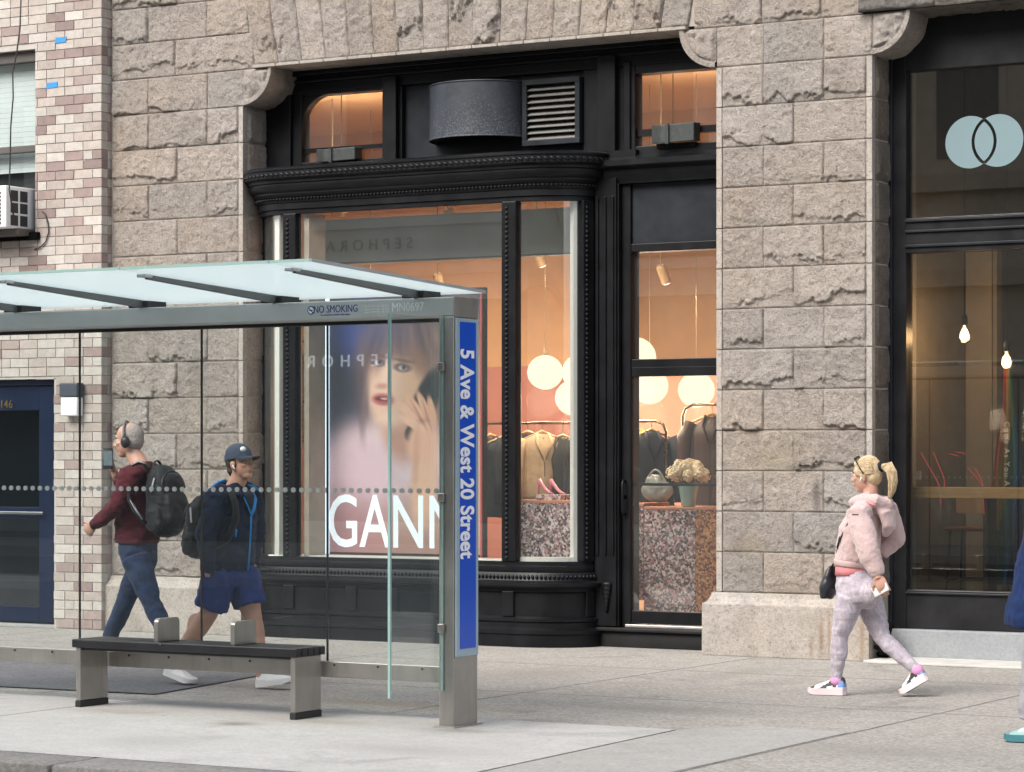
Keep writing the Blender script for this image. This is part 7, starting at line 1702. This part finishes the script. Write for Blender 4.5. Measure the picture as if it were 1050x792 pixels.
q1 = mid(lhp, lkn, .72); q0 = mid(rhp, rkn, .80)
mb.tube([lhp + Vector((0, 0, 0.05)), mid(lhp, lkn, .35), q1], [0.115, 0.118, 0.112], 20); mb.tube([rhp + Vector((0, 0, 0.05)), mid(rhp, rkn, .35), q0], [0.115, 0.118, 0.114], 20)
mb.build('shorts', M_short, m2, remesh=0.008, smo=3, post=wrinkle(0.018, 11, 7, 9.0))
def st_white(t, a, o): return (0.74, 0.74, 0.74) if not (0.30 < t < 0.6 and 0.86 < a) else (0.60, 0.60, 0.61)
r0, r1 = P(170, 691.5, YN - 0.05), P(199, 703.5, YN - 0.06); r1.z = max(0.012, r1.z); shoe(m2, 'shoe', r0, r1, 1.10, M_shoe, M_solew, st_white)
r0, r1 = P(265, 707, YN + 0.02), P(301, 700.5, YN + 0.02); r0.z = 0.008; shoe(m2, 'shoe', r0, r1, 1.14, M_shoe, M_solew, st_white)
pcn = P(207, 541, YN + 0.02)
backpack('dark backpack on the back of the man in the navy cap', pcn, 0.085, 0.15, 0.22, radians(4), None, None,
   [[P(226, 504, YN - 0.12), P(236, 504, YN - 0.145), P(241, 515, YN - 0.155), P(242, 533, YN - 0.165), P(234, 553, YN - 0.195), P(222, 562, YN - 0.19)]], M_strap, M_pack, back=-1)
# ================================================================== person in the long blue coat, mostly out of frame
YC = -4.98
m3 = thing('person', 'person in a long blue coat and grey trousers entering at the right edge', 'person', (P(1075, 755, YC).x, YC, 0.0))
HC = Head(P(1073, 486, YC), (-1, 0), 0, 0.95)
mb = MB(); HC.sculpt(mb, P(1078, 520, YC), 0.055, False)
mb.tube([P(1078, 640, YC), P(1078, 560, YC), P(1078, 524, YC)], [(0.11, 0.15), (0.10, 0.14), (0.07, 0.11)], 16)
lhp, lkn, lan = P(1072, 640, YC - 0.08), P(1060, 690, YC - 0.08), P(1052, 737, YC - 0.07)
rhp, rkn, ran = P(1082, 640, YC + 0.08), P(1102, 690, YC + 0.08), P(1135, 730, YC + 0.07)
limb(mb, lhp, lkn, lan, (0.08, 0.08, 0.052, 0.052, 0.035)); limb(mb, rhp, rkn, ran, (0.08, 0.08, 0.052, 0.052, 0.035))
sh3 = [(P(1070, 535, YC - 0.18), P(1066, 580, YC - 0.22), P(1058, 618, YC - 0.18)), (P(1094, 532, YC + 0.18), P(1104, 575, YC + 0.2), P(1098, 610, YC + 0.16))]
for a, b, c in sh3: limb(mb, a, b, c, (0.05, 0.048, 0.04, 0.04, 0.028)); hand(mb, c, (c - b), (0, 1, 0), (-1, 0, 0), 0.98, 0.5)
body = mb.build('body', SKIN, m3, remesh=0.007, smo=3); HC.features(body)
mb = MB(); HC.ball(mb, -0.026, 0, 0.034, (0.098, 0.086, 0.094)); HC.ball(mb, -0.05, 0, -0.05, (0.05, 0.07, 0.08)); mb.build('hair', M_dkhair, m3, remesh=0.008, smo=2)
mb = MB()
mb.tube([P(1072, 644, YC), P(1072.5, 635, YC), P(1075, 600, YC), P(1077, 570, YC), P(1078, 545, YC), P(1079, 525, YC), P(1079, 517, YC)], [(0.215, 0.235), (0.222, 0.24), (0.190, 0.215), (0.165, 0.20), (0.15, 0.20), (0.09, 0.12), (0.07, 0.08)], 24)
for a, b, c in sh3: mb.tube([a, mid(a, b, .5), b, mid(b, c, .5), c], [0.08, 0.078, 0.07, 0.06, 0.05], 16)
mb.build('coat', fabric('cobalt_coat', (0.009, 0.024, 0.085), 0.25), m3, remesh=0.009, smo=3, post=wrinkle(0.014, 6, 9, 2.0))
mb = MB(); limb(mb, lhp, lkn, lan, (0.10, 0.095, 0.068, 0.064, 0.050), 18); limb(mb, rhp, rkn, ran, (0.10, 0.095, 0.068, 0.064, 0.050), 18); mb.build('trousers', fabric('grey_jersey', (0.34, 0.335, 0.36), 0.12), m3, remesh=0.008, smo=3, post=wrinkle(0.008, 8, 14, 4.0))
def st_teal(t, a, o): return (0.10, 0.24, 0.25) if t > 0.82 or t < 0.14 else ((0.48, 0.60, 0.58) if 0.3 < t < 0.6 and a > 0.6 else (0.24, 0.40, 0.40))
r0, r1 = P(1071, 757, YC - 0.07), P(1030.5, 760, YC - 0.07); r0.z = r1.z = 0.006; shoe(m3, 'shoe', r0, r1, 1.1, M_shoe, simple('teal_sole', (0.05, 0.19, 0.22), 0.5), st_teal)
r0, r1 = P(1150, 735, YC + 0.07), P(1122, 757, YC + 0.07); r1.z = max(0.01, r1.z); shoe(m3, 'shoe', r0, r1, 1.1, M_shoe, simple('teal_sole', (0.05, 0.19, 0.22), 0.5), st_teal)
